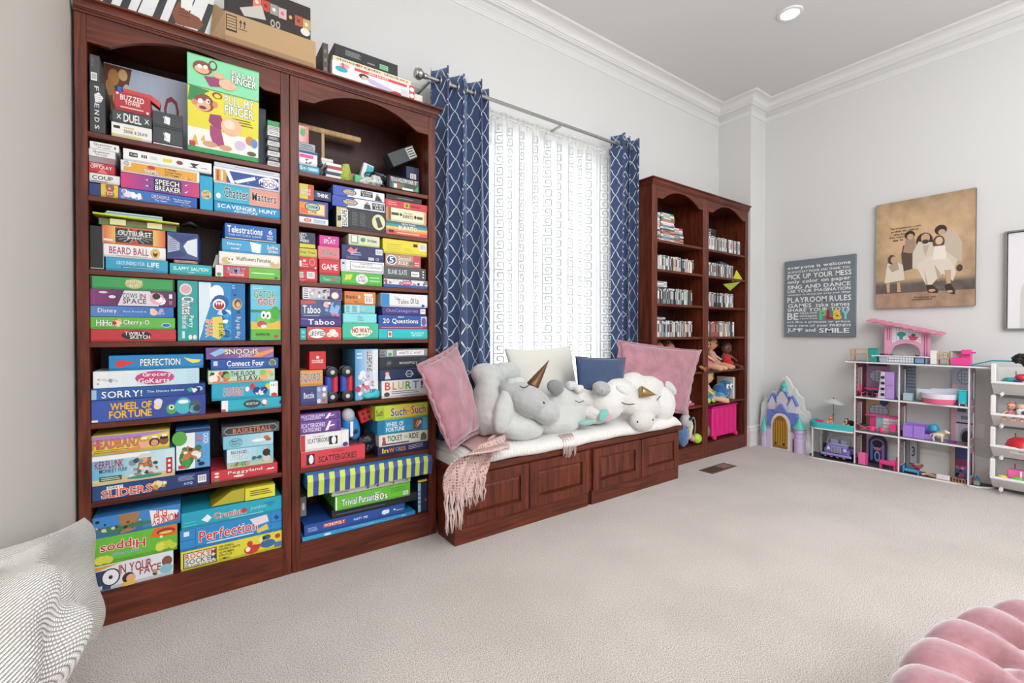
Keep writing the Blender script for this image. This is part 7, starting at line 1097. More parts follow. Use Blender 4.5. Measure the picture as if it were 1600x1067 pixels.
cbox(2.375, 1.99, .001, .235, 4.975, 5.028, LIL, 'castle_wall')
def tower(y, r, h, roof, rh, nm='tower'):
    MB().lathe((4.975, y, 0), [(r, .001), (r, h * .55), (r * .86, h * .57), (r * .86, h * .8), (r * 1.02, h * .82), (r * 1.02, h), (0, h)], LIL, n=20).build(nm, PLAS, cs, smooth=True, auto=35)
    MB().lathe((4.975, y, h + .0005), [(r * 1.35, 0), (r * .8, rh * .35), (r * .3, rh * .75), (.002, rh)], roof, n=20).build('spire', PLAS, cs, smooth=True, auto=50)
tower(2.372, .03, .175, TEAL, .16); tower(2.035, .048, .245, TEAL, .12)
MB().prism([(4.962, 2.34, .235), (4.962, 2.345, .40), (4.962, 2.06, .385), (4.962, 2.04, .235)], (1, 0, 0), .05, BLU).build('blue_roof', PLAS, cs)
MB().prism([(4.952, 2.275, .385), (4.952, 2.205, .475), (4.952, 2.135, .375)], (1, 0, 0), .03, BLU).build('gable', PLAS, cs)
for y, w_, z0, z1, zt in ((2.205, .055, .395, .56, .63), (2.30, .038, .40, .50, .56), (2.11, .038, .39, .49, .55)):
    MB().prism([(4.985, y + w_, z0), (4.985, y + w_, z1), (4.985, y, zt), (4.985, y - w_, z1), (4.985, y - w_, z0)], (1, 0, 0), .04, 'D8D4DC').build('upper_gable', PLAS, cs)
    MB().prism([(4.983, y + w_ + .012, z1 - .02), (4.983, y, zt + .014), (4.983, y, zt - .01), (4.983, y + w_, z1 - .035)], (1, 0, 0), .045, BLU).prism([(4.983, y - w_ - .012, z1 - .02), (4.983, y, zt + .014), (4.983, y, zt - .01), (4.983, y - w_, z1 - .035)], (1, 0, 0), .045, BLU).build('gable_roof', PLAS, cs)
MB().lathe((5.0, 2.19, .60), [(.028, 0), (.026, .05), (.034, .055), (0, .12)], TEAL, n=16).build('spire', PLAS, cs, smooth=True, auto=40)
MB().prism([(4.958, 2.30, .001)] + [(4.958, 2.205 + .095 * math.cos(t), .24 + .14 * math.sin(t)) for t in [k * PI / 14 for k in range(15)]] + [(4.958, 2.11, .001)], (1, 0, 0), .02, 'E8E2E6').build('door_surround', PLAS, cs)
MB().prism([(4.950, 2.275, .02)] + [(4.950, 2.205 + .07 * math.cos(t), .235 + .115 * math.sin(t)) for t in [k * PI / 14 for k in range(15)]] + [(4.950, 2.135, .02)], (1, 0, 0), .012).build('gold_door', mat('gold_grille', 'A98432', .4, .5, bump=1, bscale=45), cs)
for k in range(6): MB().box((4.945, 2.266 - k * .0235, .05), (4.951, 2.259 - k * .0235, .30), 'C89A3A').build('door_bar', PLAS, cs)
for y in (2.245, 2.165): MB().ell((4.944, y, .065), (.006, .012, .012), '3A2A40').build('door_stud', PLAS, cs, smooth=True)
for y, h in ((2.325, .20), (2.09, .20), (2.07, .14)): MB().box((4.958, y - .022, .001), (4.974, y + .022, h), 'D2C2E2', .003).build('buttress', PLAS, cs)

# ---------------------------------------------------------------- dollhouse
dh = empty('dollhouse', (5.02, 1.3, 0), 'open fronted white and pink three storey dollhouse along the end wall', 'dollhouse')
DX0, DX1 = 4.94, 5.135; WPL = mat('white_dollhouse_board', 'EDEDEC', .4)
def slab(pts, z0, z1, nm, col='EDEDEC', m=None): return MB().prism([(x, y, z0) for x, y in pts], (0, 0, 1), z1 - z0, col).build(nm, m or WPL, dh)
basep = [(5.12, 1.955)] + [(4.99 + .115 * math.cos(t), 1.86 + .09 * math.sin(t)) for t in [PI / 2 + k * PI / 10 for k in range(1, 6)]] + [(4.885, 1.75), (4.925, 1.4), (4.94, 1.1), (4.965, .86)] + [(5.03 + .06 * math.cos(t), .76 - .07 * math.sin(t)) for t in [PI + k * -PI / 10 for k in range(1, 6)]][:0] + [(4.985, .76), (5.02, .715), (5.08, .69), (5.12, .69)]
slab(basep, .001, .012, 'base_board'); slab([(x + (.012 if x < 5.1 else 0), y) for x, y in basep], .0122, .014, 'base_floor', m=mat('dark_floor_print', '4A4648', .6))
for z, nm in ((.308, 'floor_board'), (.617, 'floor_board')): 
    MB().box((DX0, .82, z - .006), (DX1, 1.566, z + .006)).build(nm, WPL, dh); MB().box((DX0 + .01, .83, z + .0062), (DX1 - .004, 1.556, z + .0085), '8C8A94').build('floor_print', PRINT, dh)
MB().box((4.92, .70, .929), (DX1, 1.635, .941), ch=.003).build('roof_deck', WPL, dh); MB().box((4.932, .71, .9413), (DX1, 1.62, .943), '8A8C94').build('deck_print', PRINT, dh)
for y, z1_ in ((1.562, .929), (1.247, .929), (.82, .929)):
    for z0_, zz in ((.014, .302), (.314, .611), (.623, .929)):
        b = MB(); b.box((DX0, y - .004, z0_), (DX0 + .012, y + .004, zz)); b.box((DX0 + .012, y - .0035, z0_), (DX0 + .05, y + .0035, zz)); b.box((DX1 - .03, y - .0035, z0_), (DX1, y + .0035, zz)); b.box((DX0 + .05, y - .0035, zz - .045), (DX1 - .03, y + .0035, zz)); b.box((DX0 + .05, y - .0035, z0_), (DX1 - .03, y + .0035, z0_ + .05)); o = b.build('upright_panel', WPL, dh)
        a = Art((DX0 + .012, y - .0038, z0_), (1, 0, 0), (0, 0, 1), (0, -1, 0), DX1 - DX0 - .012, zz - z0_); c = {1.562: '8A4A54', 1.247: ('6A6A74' if z0_ != .314 else '8A4A4A'), .82: 'C9A8B4'}[y]
        W_ = DX1 - DX0 - .012
        a.R(0, 0, .038 / W_, 1, c); a.R((W_ - .03) / W_, 0, 1, 1, c); a.R(.038 / W_, 1 - .045 / (zz - z0_), 1 - .03 / W_, 1, c); a.R(.038 / W_, 0, 1 - .03 / W_, .05 / (zz - z0_), c); a.LINES(7, 0, .02, .18, .98, 'C8B0B4' if y != 1.247 else '9A9CA8', .12)
        a.build(o, 'brick_print')
# annex: pool deck
MB().box((4.90, 1.885, .014), (4.912, 1.893, .285)).build('annex_post', WPL, dh); MB().box((5.10, 1.885, .014), (5.11, 1.893, .285)).build('annex_post', WPL, dh)
b = MB().box((4.93, 1.80, .014), (4.934, 1.885, .285), 'FFFFFF')
MB().box((5.118, 1.60, .014), (5.122, 1.88, .12), '3A3C44').box((5.118, 1.84, .12), (5.122, 1.88, .285), '8A8C90').build('annex_back_print', PRINT, dh)
poolp = [(5.12, 1.93)] + [(4.99 + .10 * math.cos(t), 1.85 + .085 * math.sin(t)) for t in [PI / 2 + k * PI / 12 for k in range(7)]] + [(4.905, 1.70), (4.925, 1.572), (5.12, 1.572)]
slab(poolp, .285, .297, 'pool_deck')
pr_ = [(x, y) for x, y in poolp]; b = MB()
for i in range(len(pr_) - 2):
    (xa, ya), (xb, yb_) = pr_[i], pr_[i + 1]; b.add([(xa, ya, .297), (xb, yb_, .297), (xb, yb_, .352), (xa, ya, .352), (xa + .006, ya - .003, .352), (xb + .006, yb_ - .003, .352), (xa + .006, ya - .003, .297), (xb + .006, yb_ - .003, .297)], [(0, 1, 2, 3), (3, 2, 5, 4), (4, 5, 7, 6)])
b.build('pool_rim', mat('turquoise_plastic', '3FC0C4', .35), dh)
slab([(x + .006, y) for x, y in poolp], .2975, .305, 'pool_water', m=mat('pool_blue', '49B8C8', .15))
# back wall panels with printed rooms
def room(y1, y0, z0, z1, col, art):
    o = MB().box((5.128, y0, z0), (5.132, y1, z1), col).build('back_panel', PRINT, dh); a = Art((5.1275, y1, z0), (0, -1, 0), (0, 0, 1), (-1, 0, 0), y1 - y0, z1 - z0); art(a); a.build(o, 'room_print')
def oval(a, c='B8C8DC', fr='6A6A80', u=.5, v=.6):
    a.E(u, v, .38, .2, fr); a.E(u, v, .35, .18, c)
    for k in (-1, 0, 1): a.R(u + k * .15 - .01, v - .16, u + k * .15 + .01, v + .16, fr); a.k -= .2
    for k in (-1, 0, 1): a.R(u - .32, v + k * .08 - .006, u + .32, v + k * .08 + .006, fr); a.k -= .2
room(1.555, 1.36, .623, .929, 'A884AC', lambda a: (a.R(0, 0, .12, 1, '6A3040'), oval(a, u=.6), a.R(.2, .9, .9, .96, '2A2A30'), a.R(0, 0, 1, .15, '5A3A50')))
room(1.555, 1.36, .314, .611, 'B8A47A', lambda a: (a.R(0, 0, .12, 1, '6A3038'), oval(a, u=.6), a.E(.8, .88, .16, .12, '2A4A8A'), a.R(0, 0, 1, .12, '8A8A90')))
room(1.555, 1.36, .014, .302, 'A898C0', lambda a: (a.R(0, 0, .14, 1, '5A3040'), a.R(.14, .02, 1, .9, 'C8BCD8'), a.R(.2, 0, .95, .1, '2A2230')))
room(1.24, 1.18, .623, .929, '7C8A94', lambda a: a.LINES(7, 0, .3, 1, .95, '5A6670', .4))
room(.95, .826, .623, .929, 'B8BCD0', lambda a: (oval(a, u=.6, v=.72), a.R(0, 0, .3, .5, 'E0C8D0')))
room(.955, .826, .314, .611, 'C4BED2', lambda a: (a.R(0, 0, .2, 1, 'E4A8BC'), a.R(.3, .82, .7, .95, '5A5A70'), a.R(.25, .5, 1, .54, '2A2A30'), a.R(.45, .62, .9, .72, '6A8AA8'), a.E(.72, .14, .3, .26, '8A8490'), a.E(.72, .12, .22, .2, '1E1A20'), a.R(.2, .02, .35, .48, 'D8D4DC')))
room(.955, .826, .014, .302, '5A5A80', lambda a: (a.R(0, 0, .2, 1, 'B8A890'), a.R(.2, .55, 1, .92, '3E4A84'), a.R(.2, .38, 1, .52, '9A2A5A'), a.N(20, .2, 0, 1, .36, ['2A2A30', 'E05A7A', '8A4AA8', 'E8E8E8', '3A6AA8'], .1)))
room(1.24, 1.15, .014, .302, '8E929C', lambda a: (a.R(.2, .15, .85, .9, '5A5E68'), a.R(.26, .2, .8, .86, 'B0B4BC'), a.T('3', .4, .4, .65, .7, '3A3C44')))
# jukebox print stands proud of the lower left room
jb = MB(); jb.prism([(5.09, 1.50, .014), (5.09, 1.50, .20)] + [(5.09, 1.435 + .065 * math.cos(t), .20 + .07 * math.sin(t)) for t in [k * PI / 10 for k in range(11)]] + [(5.09, 1.37, .014)], (1, 0, 0), .035, '2A2438'); 
jo = T_(jb.build('toy_jukebox', PLAS), 'dark blue and violet toy jukebox at the back of the lower left room', 'toy furniture', None); a = Art((5.0895, 1.50, .014), (0, -1, 0), (0, 0, 1), (-1, 0, 0), .13, .25)
a.E(.5, .72, .4, .2, '7A70B8'); a.E(.5, .72, .3, .14, '1E1A2C'); a.R(.1, .1, .25, .7, '5A6AC0'); a.R(.75, .1, .9, .7, '8A70C0'); a.R(.3, .5, .7, .6, 'B87A8A'); a.E(.5, .28, .17, .2, '8A9AD0'); a.E(.5, .28, .1, .12, '2A3060'); a.build(jo)
# ---- pink kitchen wall with wavy roof on the roof deck
kt = empty('toy_kitchen_wall', (5.05, 1.2, .943), 'pink toy kitchen wall with arch and scalloped pink roof on the roof deck', 'toy furniture')
KX = 5.07; y1k, y0k, zk0, zl, zr = 1.385, 1.075, .944, 1.268, 1.205
arch = [(1.235 + .095 * math.cos(t), 1.035 + .075 * math.sin(t)) for t in [k * PI / 14 for k in range(15)]]
b = MB()
for i in range(14):
    (ya, za), (yb2, zb2) = arch[i], arch[i + 1]; f_ = lambda y: zr + (zl - zr) * (y - y0k) / (y1k - y0k); b.prism([(KX, ya, za), (KX, yb2, zb2), (KX, yb2, f_(yb2)), (KX, ya, f_(ya))], (1, 0, 0), .008, 'E4A4C0')
b.prism([(KX, y1k, zk0), (KX, y1k, zl), (KX, 1.33, zl - .011), (KX, 1.33, zk0)], (1, 0, 0), .008, 'E4A4C0').prism([(KX, 1.14, zk0), (KX, 1.14, zr + .014), (KX, y0k, zr), (KX, y0k, zk0)], (1, 0, 0), .008, 'E4A4C0')
ko_ = b.build('wall_panel', PLAS, kt)
a = Art((KX - .0006, y1k, zk0), (0, -1, 0), (0, 0, 1), (-1, 0, 0), y1k - y0k, .32)
f2_ = lambda u: (zl - zk0 - (zl - zr) * u) / .32 - .02
a.poly([(.18, .52), (.18, f2_(.18)), (.8, f2_(.8)), (.8, .52), (.62, .62), (.36, .62)], 'E6ECF2')
for k in range(9): u = .2 + k * .07; a.R(u, .55 if .3 < u < .7 else .52, u + .004, f2_(u), '7A7FA0'); a.k -= .2
for k in range(4): a.R(.18, .62 + k * .06, .8, .626 + k * .06, '7A7FA0'); a.k -= .2
a.E(.38, .76, .1, .07, '3A9A94'); a.R(.34, .62, .42, .72, '3A9A94'); a.poly([(.52, .72), (.76, .7), (.7, .6), (.58, .6)], 'D8487A'); a.E(.64, .74, .05, .04, '3A7A4A')
for u in (.06, .11): a.R(u, .6, u + .015, .95, 'A83A78')
for u in (.87, .92): a.R(u, .1, u + .015, .75, 'A83A78')
a.build(ko_)
rf = MB(); n = 16; yA, zA, yB2, zB2 = 1.50, 1.312, .985, 1.178
def rfn(u, v): w_ = abs(math.sin(u * PI * 9)); return Vector((5.00 + .125 * v - .008 * w_ * (v < .3), yA + (yB2 - yA) * u, zA + (zB2 - zA) * u + .01 * w_ * .6 + .02 * v))
rf.grid(rfn, 108, 4, 'DB7898'); o = rf.build('scalloped_roof', PLAS, kt); mm = o.modifiers.new('s', 'SOLIDIFY'); mm.thickness = .008; o.data = evalmesh(o); o.modifiers.clear()
ct = empty('toy_counter', (4.97, 1.2, .943), 'long white toy counter with tiled front before the pink kitchen wall', 'toy furniture')
MB().box((4.945, 1.055, .995), (5.04, 1.445, 1.003), 'EDEDEE', .002).build('counter_top', PLAS, ct); o = MB().box((4.955, 1.08, .944), (5.03, 1.385, .9945), 'B0B8D0').build('counter_base', PLAS, ct)
a = Art((4.9545, 1.385, .944), (0, -1, 0), (0, 0, 1), (-1, 0, 0), .305, .0505); a.R(.18, .15, .75, .95, 'E8ECF2'); a.R(.75, 0, 1, 1, '1E2230'); a.R(.78, .1, .97, .9, '7AA0D0')
for k in range(9): a.R(.2 + k * .062, .15, .208 + k * .062, .95, '4A4E68'); a.k -= .2
a.R(.18, .52, .75, .58, '4A4E68'); a.build(o)
pn = empty('toy_hob', (4.99, 1.33, 1.003), 'tiny toy pans and hob on the left end of white counter', 'toy furniture')
for k, (y, c) in enumerate(((1.375, '5A2A40'), (1.345, 'B84A60'), (1.31, '5A7A78'))): MB().lathe((4.98, y, 1.0035), [(0, 0), (.013, 0), (.016, .014), (.013, .015), (0, .004)], c, n=14).build('pan', PLAS, pn, smooth=True, auto=40)
for y, c, lab in ((1.24, 'D8A8A0', 'tiny pale pink toy dish in the middle of white counter'), (1.14, '8A3A3A', 'tiny dark red toy dish at the right of white counter')): T_(MB().lathe((4.985, y, 1.0035), [(0, 0), (.012, .001), (.018, .011), (.016, .011), (0, .004)], c, n=14).build('toy_dish', PLAS), lab, 'toy dish')
OAKP = mat('pale_toy_wood', 'C4A684', .6)
def tf(name, label, cat='toy furniture', loc=(5, 1, .5)): return empty(name, loc, label, cat)
bk = tf('toy_bunk_frame', 'pale wooden toy bunk frame at the left end of the roof deck', loc=(5.0, 1.55, .943))
for y in (1.60, 1.475):
    for x in (4.96, 5.05): MB().box((x, y - .006, .944), (x + .012, y + .006, 1.055)).build('post', OAKP, bk)
for z in (1.0, 1.045):
    for x in (4.957, 5.062): MB().box((x, 1.469, z), (x + .004, 1.606, z + .01)).build('rail', OAKP, bk)
t = tf('toy_bin', 'teal toy bin with small white triangle on the roof deck', loc=(4.98, 1.43, .943)); o = MB().prism([(4.955, 1.458, .944), (4.955, 1.468, 1.055), (4.955, 1.402, 1.055), (4.955, 1.408, .944)], (1, 0, 0), .055, '2E9C94').build('bin_body', PLAS, t); MB().box((4.952, 1.398, 1.0555), (5.014, 1.472, 1.064), '2A8E88', .002).build('lid', PLAS, t)
a = Art((4.9545, 1.458, .944), (0, -1, 0), (0, 0, 1), (-1, 0, 0), .05, .11); a.poly([(.3, .35), (.5, .55), (.7, .35), (.6, .35), (.5, .46), (.4, .35)], 'D8F0EC'); a.build(o)
t = tf('toy_cupboard', 'white toy cupboard on the roof deck beside the wooden chair', loc=(4.98, 1.03, .943)); MB().box((4.955, 1.013, .944), (5.01, 1.052, 1.055), 'EFEDEA', .002).build('cupboard_body', PLAS, t)
t = tf('toy_high_chair', 'pale wooden toy high chair on the roof deck beside white cupboard', loc=(4.98, .97, .943))
for y in (1.008, .945):
    for x in (4.958, 5.01): MB().box((x, y - .004, .944), (x + .008, y + .004, 1.055 if x > 5 else 1.04)).build('leg', OAKP, t)
MB().box((4.956, .941, .985), (5.02, 1.012, .991)).build('seat', OAKP, t); MB().box((4.956, .941, 1.015), (4.962, 1.012, 1.024)).build('rail', OAKP, t)
MB().tube([(4.952, .955 + .018 * math.cos(q), 1.02 + .026 * math.sin(q)) for q in [k * PI / 8 for k in range(17)]], .003, n=6).build('tray_ring', OAKP, t, smooth=True)
t = tf('toy_oven', 'hot pink toy oven unit with heart panel on the roof deck', loc=(4.98, .87, .943)); PK = 'EE4A9A'
MB().box((4.95, .815, .944), (5.02, .925, 1.005), PK, .003).box((4.955, .815, 1.005), (5.02, .868, 1.068), PK, .003).box((4.995, .868, 1.005), (5.02, .925, 1.05), PK, .003).box((4.97, .79, 1.04), (4.99, .815, 1.052), 'D8327A', .002).build('cabinet', PLAS, t)
o = MB().box((4.985, .870, 1.006), (4.994, .923, 1.048), 'C8C0B4').build('window_panel', PLAS, t); a = Art((4.9845, .923, 1.006), (0, -1, 0), (0, 0, 1), (-1, 0, 0), .053, .042); a.LINES(4, .05, .1, .9, .9, '6A6058', .3); a.E(.55, .5, .2, .25, 'E05A70'); a.build(o)
MB().box((4.952, .818, 1.018), (4.9545, .862, 1.034), 'B82468').build('shelf_slot', PLAS, t); MB().box((4.958, .87, 1.05), (5.02, .925, 1.055), '5A5450').build('hob', PLAS, t)
T_(MB().box((4.955, .60, .985), (4.995, .70, .995), '2E9AA8', .003).prism([(4.955, .812, .944), (4.955, .70, .985), (4.955, .70, .995), (4.955, .812, .955)], (1, 0, 0), .04, '2E9AA8').build('toy_ramp', PLAS), 'flat turquoise toy ramp reaching from the roof deck to the bins', 'toy')
# ---- rooms
t = tf('toy_fridge', 'lilac toy fridge with white side shelves leaning in the upper left room', loc=(4.98, 1.32, .626))
o = MB().box((4.955, 1.285, .6265), (5.03, 1.345, .86), 'B894DC', .004).build('cabinet', PLAS, t); MB().box((4.9515, 1.288, .745), (4.9545, 1.342, .747), '8A6AB0').build('door_gap', PLAS, t)
MB().prism([(4.955, 1.3455, .6265), (4.955, 1.40, .6265), (4.955, 1.39, .70), (4.955, 1.375, .86), (4.955, 1.3455, .86)], (1, 0, 0), .04, 'D4C8E0').build('open_door', PLAS, t)
for z in (.65, .70, .75, .80): MB().box((4.951, 1.35, z), (4.9545, 1.375, z + .022), '2A2A34').build('door_shelf', PLAS, t)
t = tf('toy_dining_table', 'pink toy dining table with pink stools in the upper left room', loc=(4.99, 1.46, .626)); PT = 'D83A78'
MB().lathe((5.0, 1.45, .70), [(0, 0), (.055, 0), (.055, .006), (0, .006)], PT, n=20).build('table_top', PLAS, t); MB().lathe((5.0, 1.45, .6265), [(0, 0), (.02, 0), (.005, .008), (.005, .0735)], '5A6A90', n=10).build('pedestal', PLAS, t)
for x, y in ((4.965, 1.52), (5.04, 1.50), (4.97, 1.41)): MB().lathe((x, y, .66), [(0, 0), (.022, 0), (.022, .006), (0, .008)], PT, n=14).lathe((x, y, .6265), [(.02, 0), (.004, .006), (.004, .0335)], 'C8A8B8', n=8).build('stool', PLAS, t)
MB().box((4.985, 1.525, .665), (4.99, 1.545, .74), PT, .002).build('chair_back', PLAS, t)
t = tf('toy_bath', 'white and pink oval toy bath in the upper right room', loc=(5.0, .98, .626))
MB().lathe((5.02, 1.005, .6265), [(0, 0), (.105, 0), (.115, .035), (.116, .04)], 'F06A96', n=32, sq=1, a0=PI / 2, a1=3 * PI / 2).build('pink_skirt', PLAS, t, smooth=True, auto=40)
MB().lathe((5.02, 1.005, .667), [(.116, 0), (.12, .04), (.112, .042), (.1, .01), (0, .005)], 'E4E4F0', n=32, a0=PI / 2, a1=3 * PI / 2).build('tub', PLAS, t, smooth=True, auto=40)
MB().prism([(5.03, 1.15, .667), (5.03, 1.15, .73), (5.03, 1.06, .73), (5.03, 1.06, .742), (5.03, .96, .742), (5.03, .96, .75), (5.03, .885, .75), (5.03, .885, .667)], (1, 0, 0), .008, 'DCDCE8').build('splash_back', PLAS, t)
t = tf('toy_sink_unit', 'pale blue grey toy box unit at the left of the upper right room', loc=(4.98, 1.19, .626)); MB().box((4.955, 1.165, .6265), (5.01, 1.225, .69), 'A8C0CC', .003).build('body', PLAS, t); MB().box((5.0, 1.215, .69), (5.01, 1.222, .74), '8A9AA8').build('tap', PLAS, t)
t = tf('toy_wardrobe', 'bright turquoise toy cabinet on small wheels in the upper right room', loc=(4.98, .85, .626)); MB().box((4.95, .833, .64), (5.01, .882, .745), '22BFD0', .004).box((4.947, .830, .7455), (5.013, .886, .753), '7ACCD0', .002).build('body', PLAS, t)
for y in (.838, .876): MB().ell((4.956, y, .6335), (.005, .005, .006), 'E8ECEC').build('castor', PLAS, t)
MB().ell((4.948, .857, .648), (.003, .008, .006), 'F08AA0').build('bow', PLAS, t)
t = tf('toy_kitchen_unit', 'pink topped white toy shelf unit in the middle left room', loc=(5.03, 1.4, .317)); MB().box((5.0, 1.262, .455), (5.09, 1.50, .468), 'E04A8C', .003).build('top', PLAS, t)
for y0_, y1_, c in ((1.43, 1.475, 'D83A80'), (1.38, 1.43, '8ABCC0'), (1.33, 1.38, 'E8E8EC'), (1.265, 1.33, 'E8E8EC')): MB().box((5.02, y0_ + .001, .3175), (5.08, y1_ - .001, .4545), c, .002).build('cupboard', PLAS, t)
for k in range(4): MB().box((5.012, 1.27, .33 + k * .03), (5.0195, 1.375, .335 + k * .03), 'D8B8C8').build('shelf', PLAS, t)
for y, z, c, lab, nm in ((1.44, .345, 'E8487A', 'round hot pink toy cushion at front of the middle left room', 'toy_cushion'), (1.40, .348, 'F04A80', 'hot pink toy guitar shape at front of the middle left room', 'toy_guitar')):
    T_(MB().ell((4.965, y - (.03 if 'guitar' in nm else 0), z), (.012, .024, .026), c).ell((4.968, y + .02, z + .012), (.01, .02, .01), c).build(nm, PLAS, smooth=True), lab, 'toy')
t = tf('toy_deck_chair', 'pink and brown folded toy deck chair in the middle left room', loc=(4.97, 1.5, .317)); MB().tube([(4.96, 1.545, .375), (4.965, 1.46, .335)], .003, 'C86A50', n=6).build('frame', PLAS, t); MB().tube([(4.97, 1.54, .3205), (4.96, 1.47, .36)], .003, 'C86A50', n=6).build('frame', PLAS, t); MB().prism([(4.962, 1.52, .37), (4.962, 1.47, .345), (4.962, 1.475, .325), (4.962, 1.535, .345)], (1, 0, 0), .003, '8A5A70').build('sling', PLAS, t)
T_(MB().box((4.955, 1.27, .35), (4.985, 1.315, .41), 'EE3F86', .003).build('toy_suitcase', PLAS), 'small hot pink toy case at right of the middle left room', 'toy')
t = tf('toy_sofa', 'lilac boxy toy sofa in the middle right room', loc=(4.98, 1.16, .317)); LC = 'A880DC'
MB().box((4.955, 1.085, .3175), (4.975, 1.225, .42), LC, .004).build('side_panel', PLAS, t); MB().box((4.976, 1.205, .3175), (5.06, 1.225, .425), LC, .004).build('back_panel', PLAS, t); MB().box((4.976, 1.03, .3175), (5.06, 1.203, .36), LC, .004).build('seat', PLAS, t); MB().box((5.061, 1.03, .3175), (5.08, 1.225, .43), LC, .004).build('side_panel', PLAS, t); MB().box((4.9535, 1.150, .32), (4.9555, 1.158, .42), '8A62BC').build('seam', PLAS, t)
t = tf('toy_sunhat', 'turquoise toy cap resting behind the cream toy dog', 'toy hat', (5.0, 1.02, .42)); MB().lathe((5.0, 1.035, .4), [(.034, 0), (.034, .02), (.026, .04), (.012, .05), (0, .052)], '2A9EC4', n=20).build('crown', PLAS, t, smooth=True); MB().box((4.975, 1.045, .398), (5.02, 1.09, .403), '2A9EC4', .001).build('peak', PLAS, t); MB().box((4.995, 1.02, .3175), (5.005, 1.03, .40), '2A9EC4').build('stand', PLAS, t)
dgx, dgy = 4.972, 1.0
T_(blob('toy_dog', [((dgx, dgy, .372), (.018, .036, .018), 'E2D4B4'), ((dgx, dgy - .042, .403), (.015, .018, .016), 'E2D4B4'), ((dgx, dgy - .06, .398), (.009, .012, .009), 'E8DCC0'), ((dgx + .014, dgy - .04, .405), (.006, .008, .014), 'C8B488'), ((dgx - .014, dgy - .04, .405), (.006, .008, .014), 'C8B488'), ((dgx, dgy - .028, .39), (.012, .014, .018), 'E2D4B4')], PLAS, vox=.0035, smooth=2,
    tubes=[([(dgx - .01, dgy + .025, .365), (dgx - .01, dgy + .032, .345), (dgx - .01, dgy + .027, .321)], [.008, .006, .0055], 'E2D4B4'), ([(dgx + .01, dgy + .025, .365), (dgx + .01, dgy + .032, .345), (dgx + .01, dgy + .027, .321)], [.008, .006, .0055], 'E2D4B4'), ([(dgx - .01, dgy - .022, .365), (dgx - .01, dgy - .022, .321)], [.008, .0055], 'E2D4B4'), ([(dgx + .01, dgy - .022, .365), (dgx + .01, dgy - .022, .321)], [.008, .0055], 'E2D4B4'), ([(dgx, dgy + .034, .375), (dgx, dgy + .05, .365), (dgx, dgy + .052, .35)], [.006, .005, .004], 'E2D4B4')]), 'cream toy dog standing at the front of the middle right room', 'toy dog')
T_(MB().box((4.975, .90, .3175), (5.01, .945, .335), '6A3A98', .003).build('toy_block', PLAS), 'small purple toy block right of the cream dog', 'toy'); T_(MB().box((4.955, .84, .3175), (5.0, .935, .321), 'A83A58', .001).build('toy_rug', PLAS), 'flat wine red toy rug in the middle right room', 'toy rug')
t = tf('toy_bed', 'hot pink toy bed in the lower left room', loc=(4.98, 1.31, .016)); PB = 'E84088'
MB().box((4.95, 1.268, .05), (5.0, 1.385, .085), PB, .006).box((4.95, 1.268, .086), (5.0, 1.30, .10), 'F05A9A', .004).build('mattress_base', PLAS, t); MB().box((4.95, 1.255, .016), (5.0, 1.267, .135), PB, .004).build('headboard', PLAS, t)
for y in (1.275, 1.375):
    for x in (4.953, 4.99): MB().box((x, y - .006, .0145), (x + .008, y + .006, .0495), PB).build('leg', PLAS, t)
t = tf('toy_shelf', 'pale pink toy cabinet with scalloped side in the lower left room', loc=(4.96, 1.52, .016)); MB().box((4.945, 1.485, .0145), (4.985, 1.535, .12), 'EE6CA8', .003).build('body', PLAS, t); MB().box((4.95, 1.47, .0145), (4.98, 1.484, .118), 'D8508E', .002).build('door', PLAS, t)
t = tf('toy_car_bed', 'small blue toy bed in the lower right room', loc=(4.97, 1.19, .016)); MB().box((4.955, 1.13, .03), (4.995, 1.215, .05), '3AA0E0', .004).box((4.955, 1.216, .0145), (4.995, 1.224, .075), '3AA0E0', .004).box((4.955, 1.12, .0145), (4.995, 1.129, .045), '3AA0E0', .004).build('frame', PLAS, t)
T_(MB().lathe((5.02, 1.14, .06), [(0, 0), (.03, .005), (.04, .03), (.038, .03), (0, .012)], 'B84A60', n=16).box((5.0, 1.12, .075), (5.04, 1.16, .10), '9A9A78', .004).box((5.005, 1.125, .0145), (5.03, 1.155, .06), '8A3A50').build('toy_basket', PLAS), 'small red toy basket heaped with olive things in the lower right room', 'toy')
T_(blob('toy_horse', [((4.975, 1.06, .035), (.014, .03, .012), 'C8A880', ), ((4.97, 1.09, .03), (.01, .016, .009), 'E0C8A8'), ((4.97, 1.035, .03), (.02, .03, .012), 'A8845A')], PLUSH, vox=.004, amp=.003, fs=90), 'brown haired toy pony lying in the lower right room', 'toy horse')
t = tf('toy_cot', 'white toy cot lying on its side in the lower right room', loc=(4.97, .97, .016)); MB().box((4.96, .93, .0145), (4.995, 1.01, .052), 'E8E0E4', .003).build('cot_body', PLAS, t); MB().box((4.957, .925, .0145), (4.9595, 1.012, .02), 'D8A898').build('rail', PLAS, t)
t = tf('toy_ladder', 'small tan toy ladder at the front right of the lowest room', loc=(4.96, .88, .016))
for z in (.018, .045): MB().box((4.955, .835, z), (4.96, .915, z + .005), 'C89060').build('rail', PLAS, t)
for k in range(5): MB().box((4.955, .837 + k * .018, .0145), (4.959, .841 + k * .018, .058 if k % 2 else .05), 'C89060').build('rung', PLAS, t)
t = tf('toy_garden_chair', 'small blue and grey toy on the base right of the dollhouse', loc=(5.0, .78, .016)); MB().box((4.995, .765, .0145), (5.03, .80, .05), '9A9C90', .003).box((4.998, .768, .0505), (5.027, .797, .066), '3A88B8', .003).prism([(5.01, .797, .066), (5.01, .783, .088), (5.01, .768, .066)], (1, 0, 0), .01, '3A88B8').build('seat', PLAS, t)
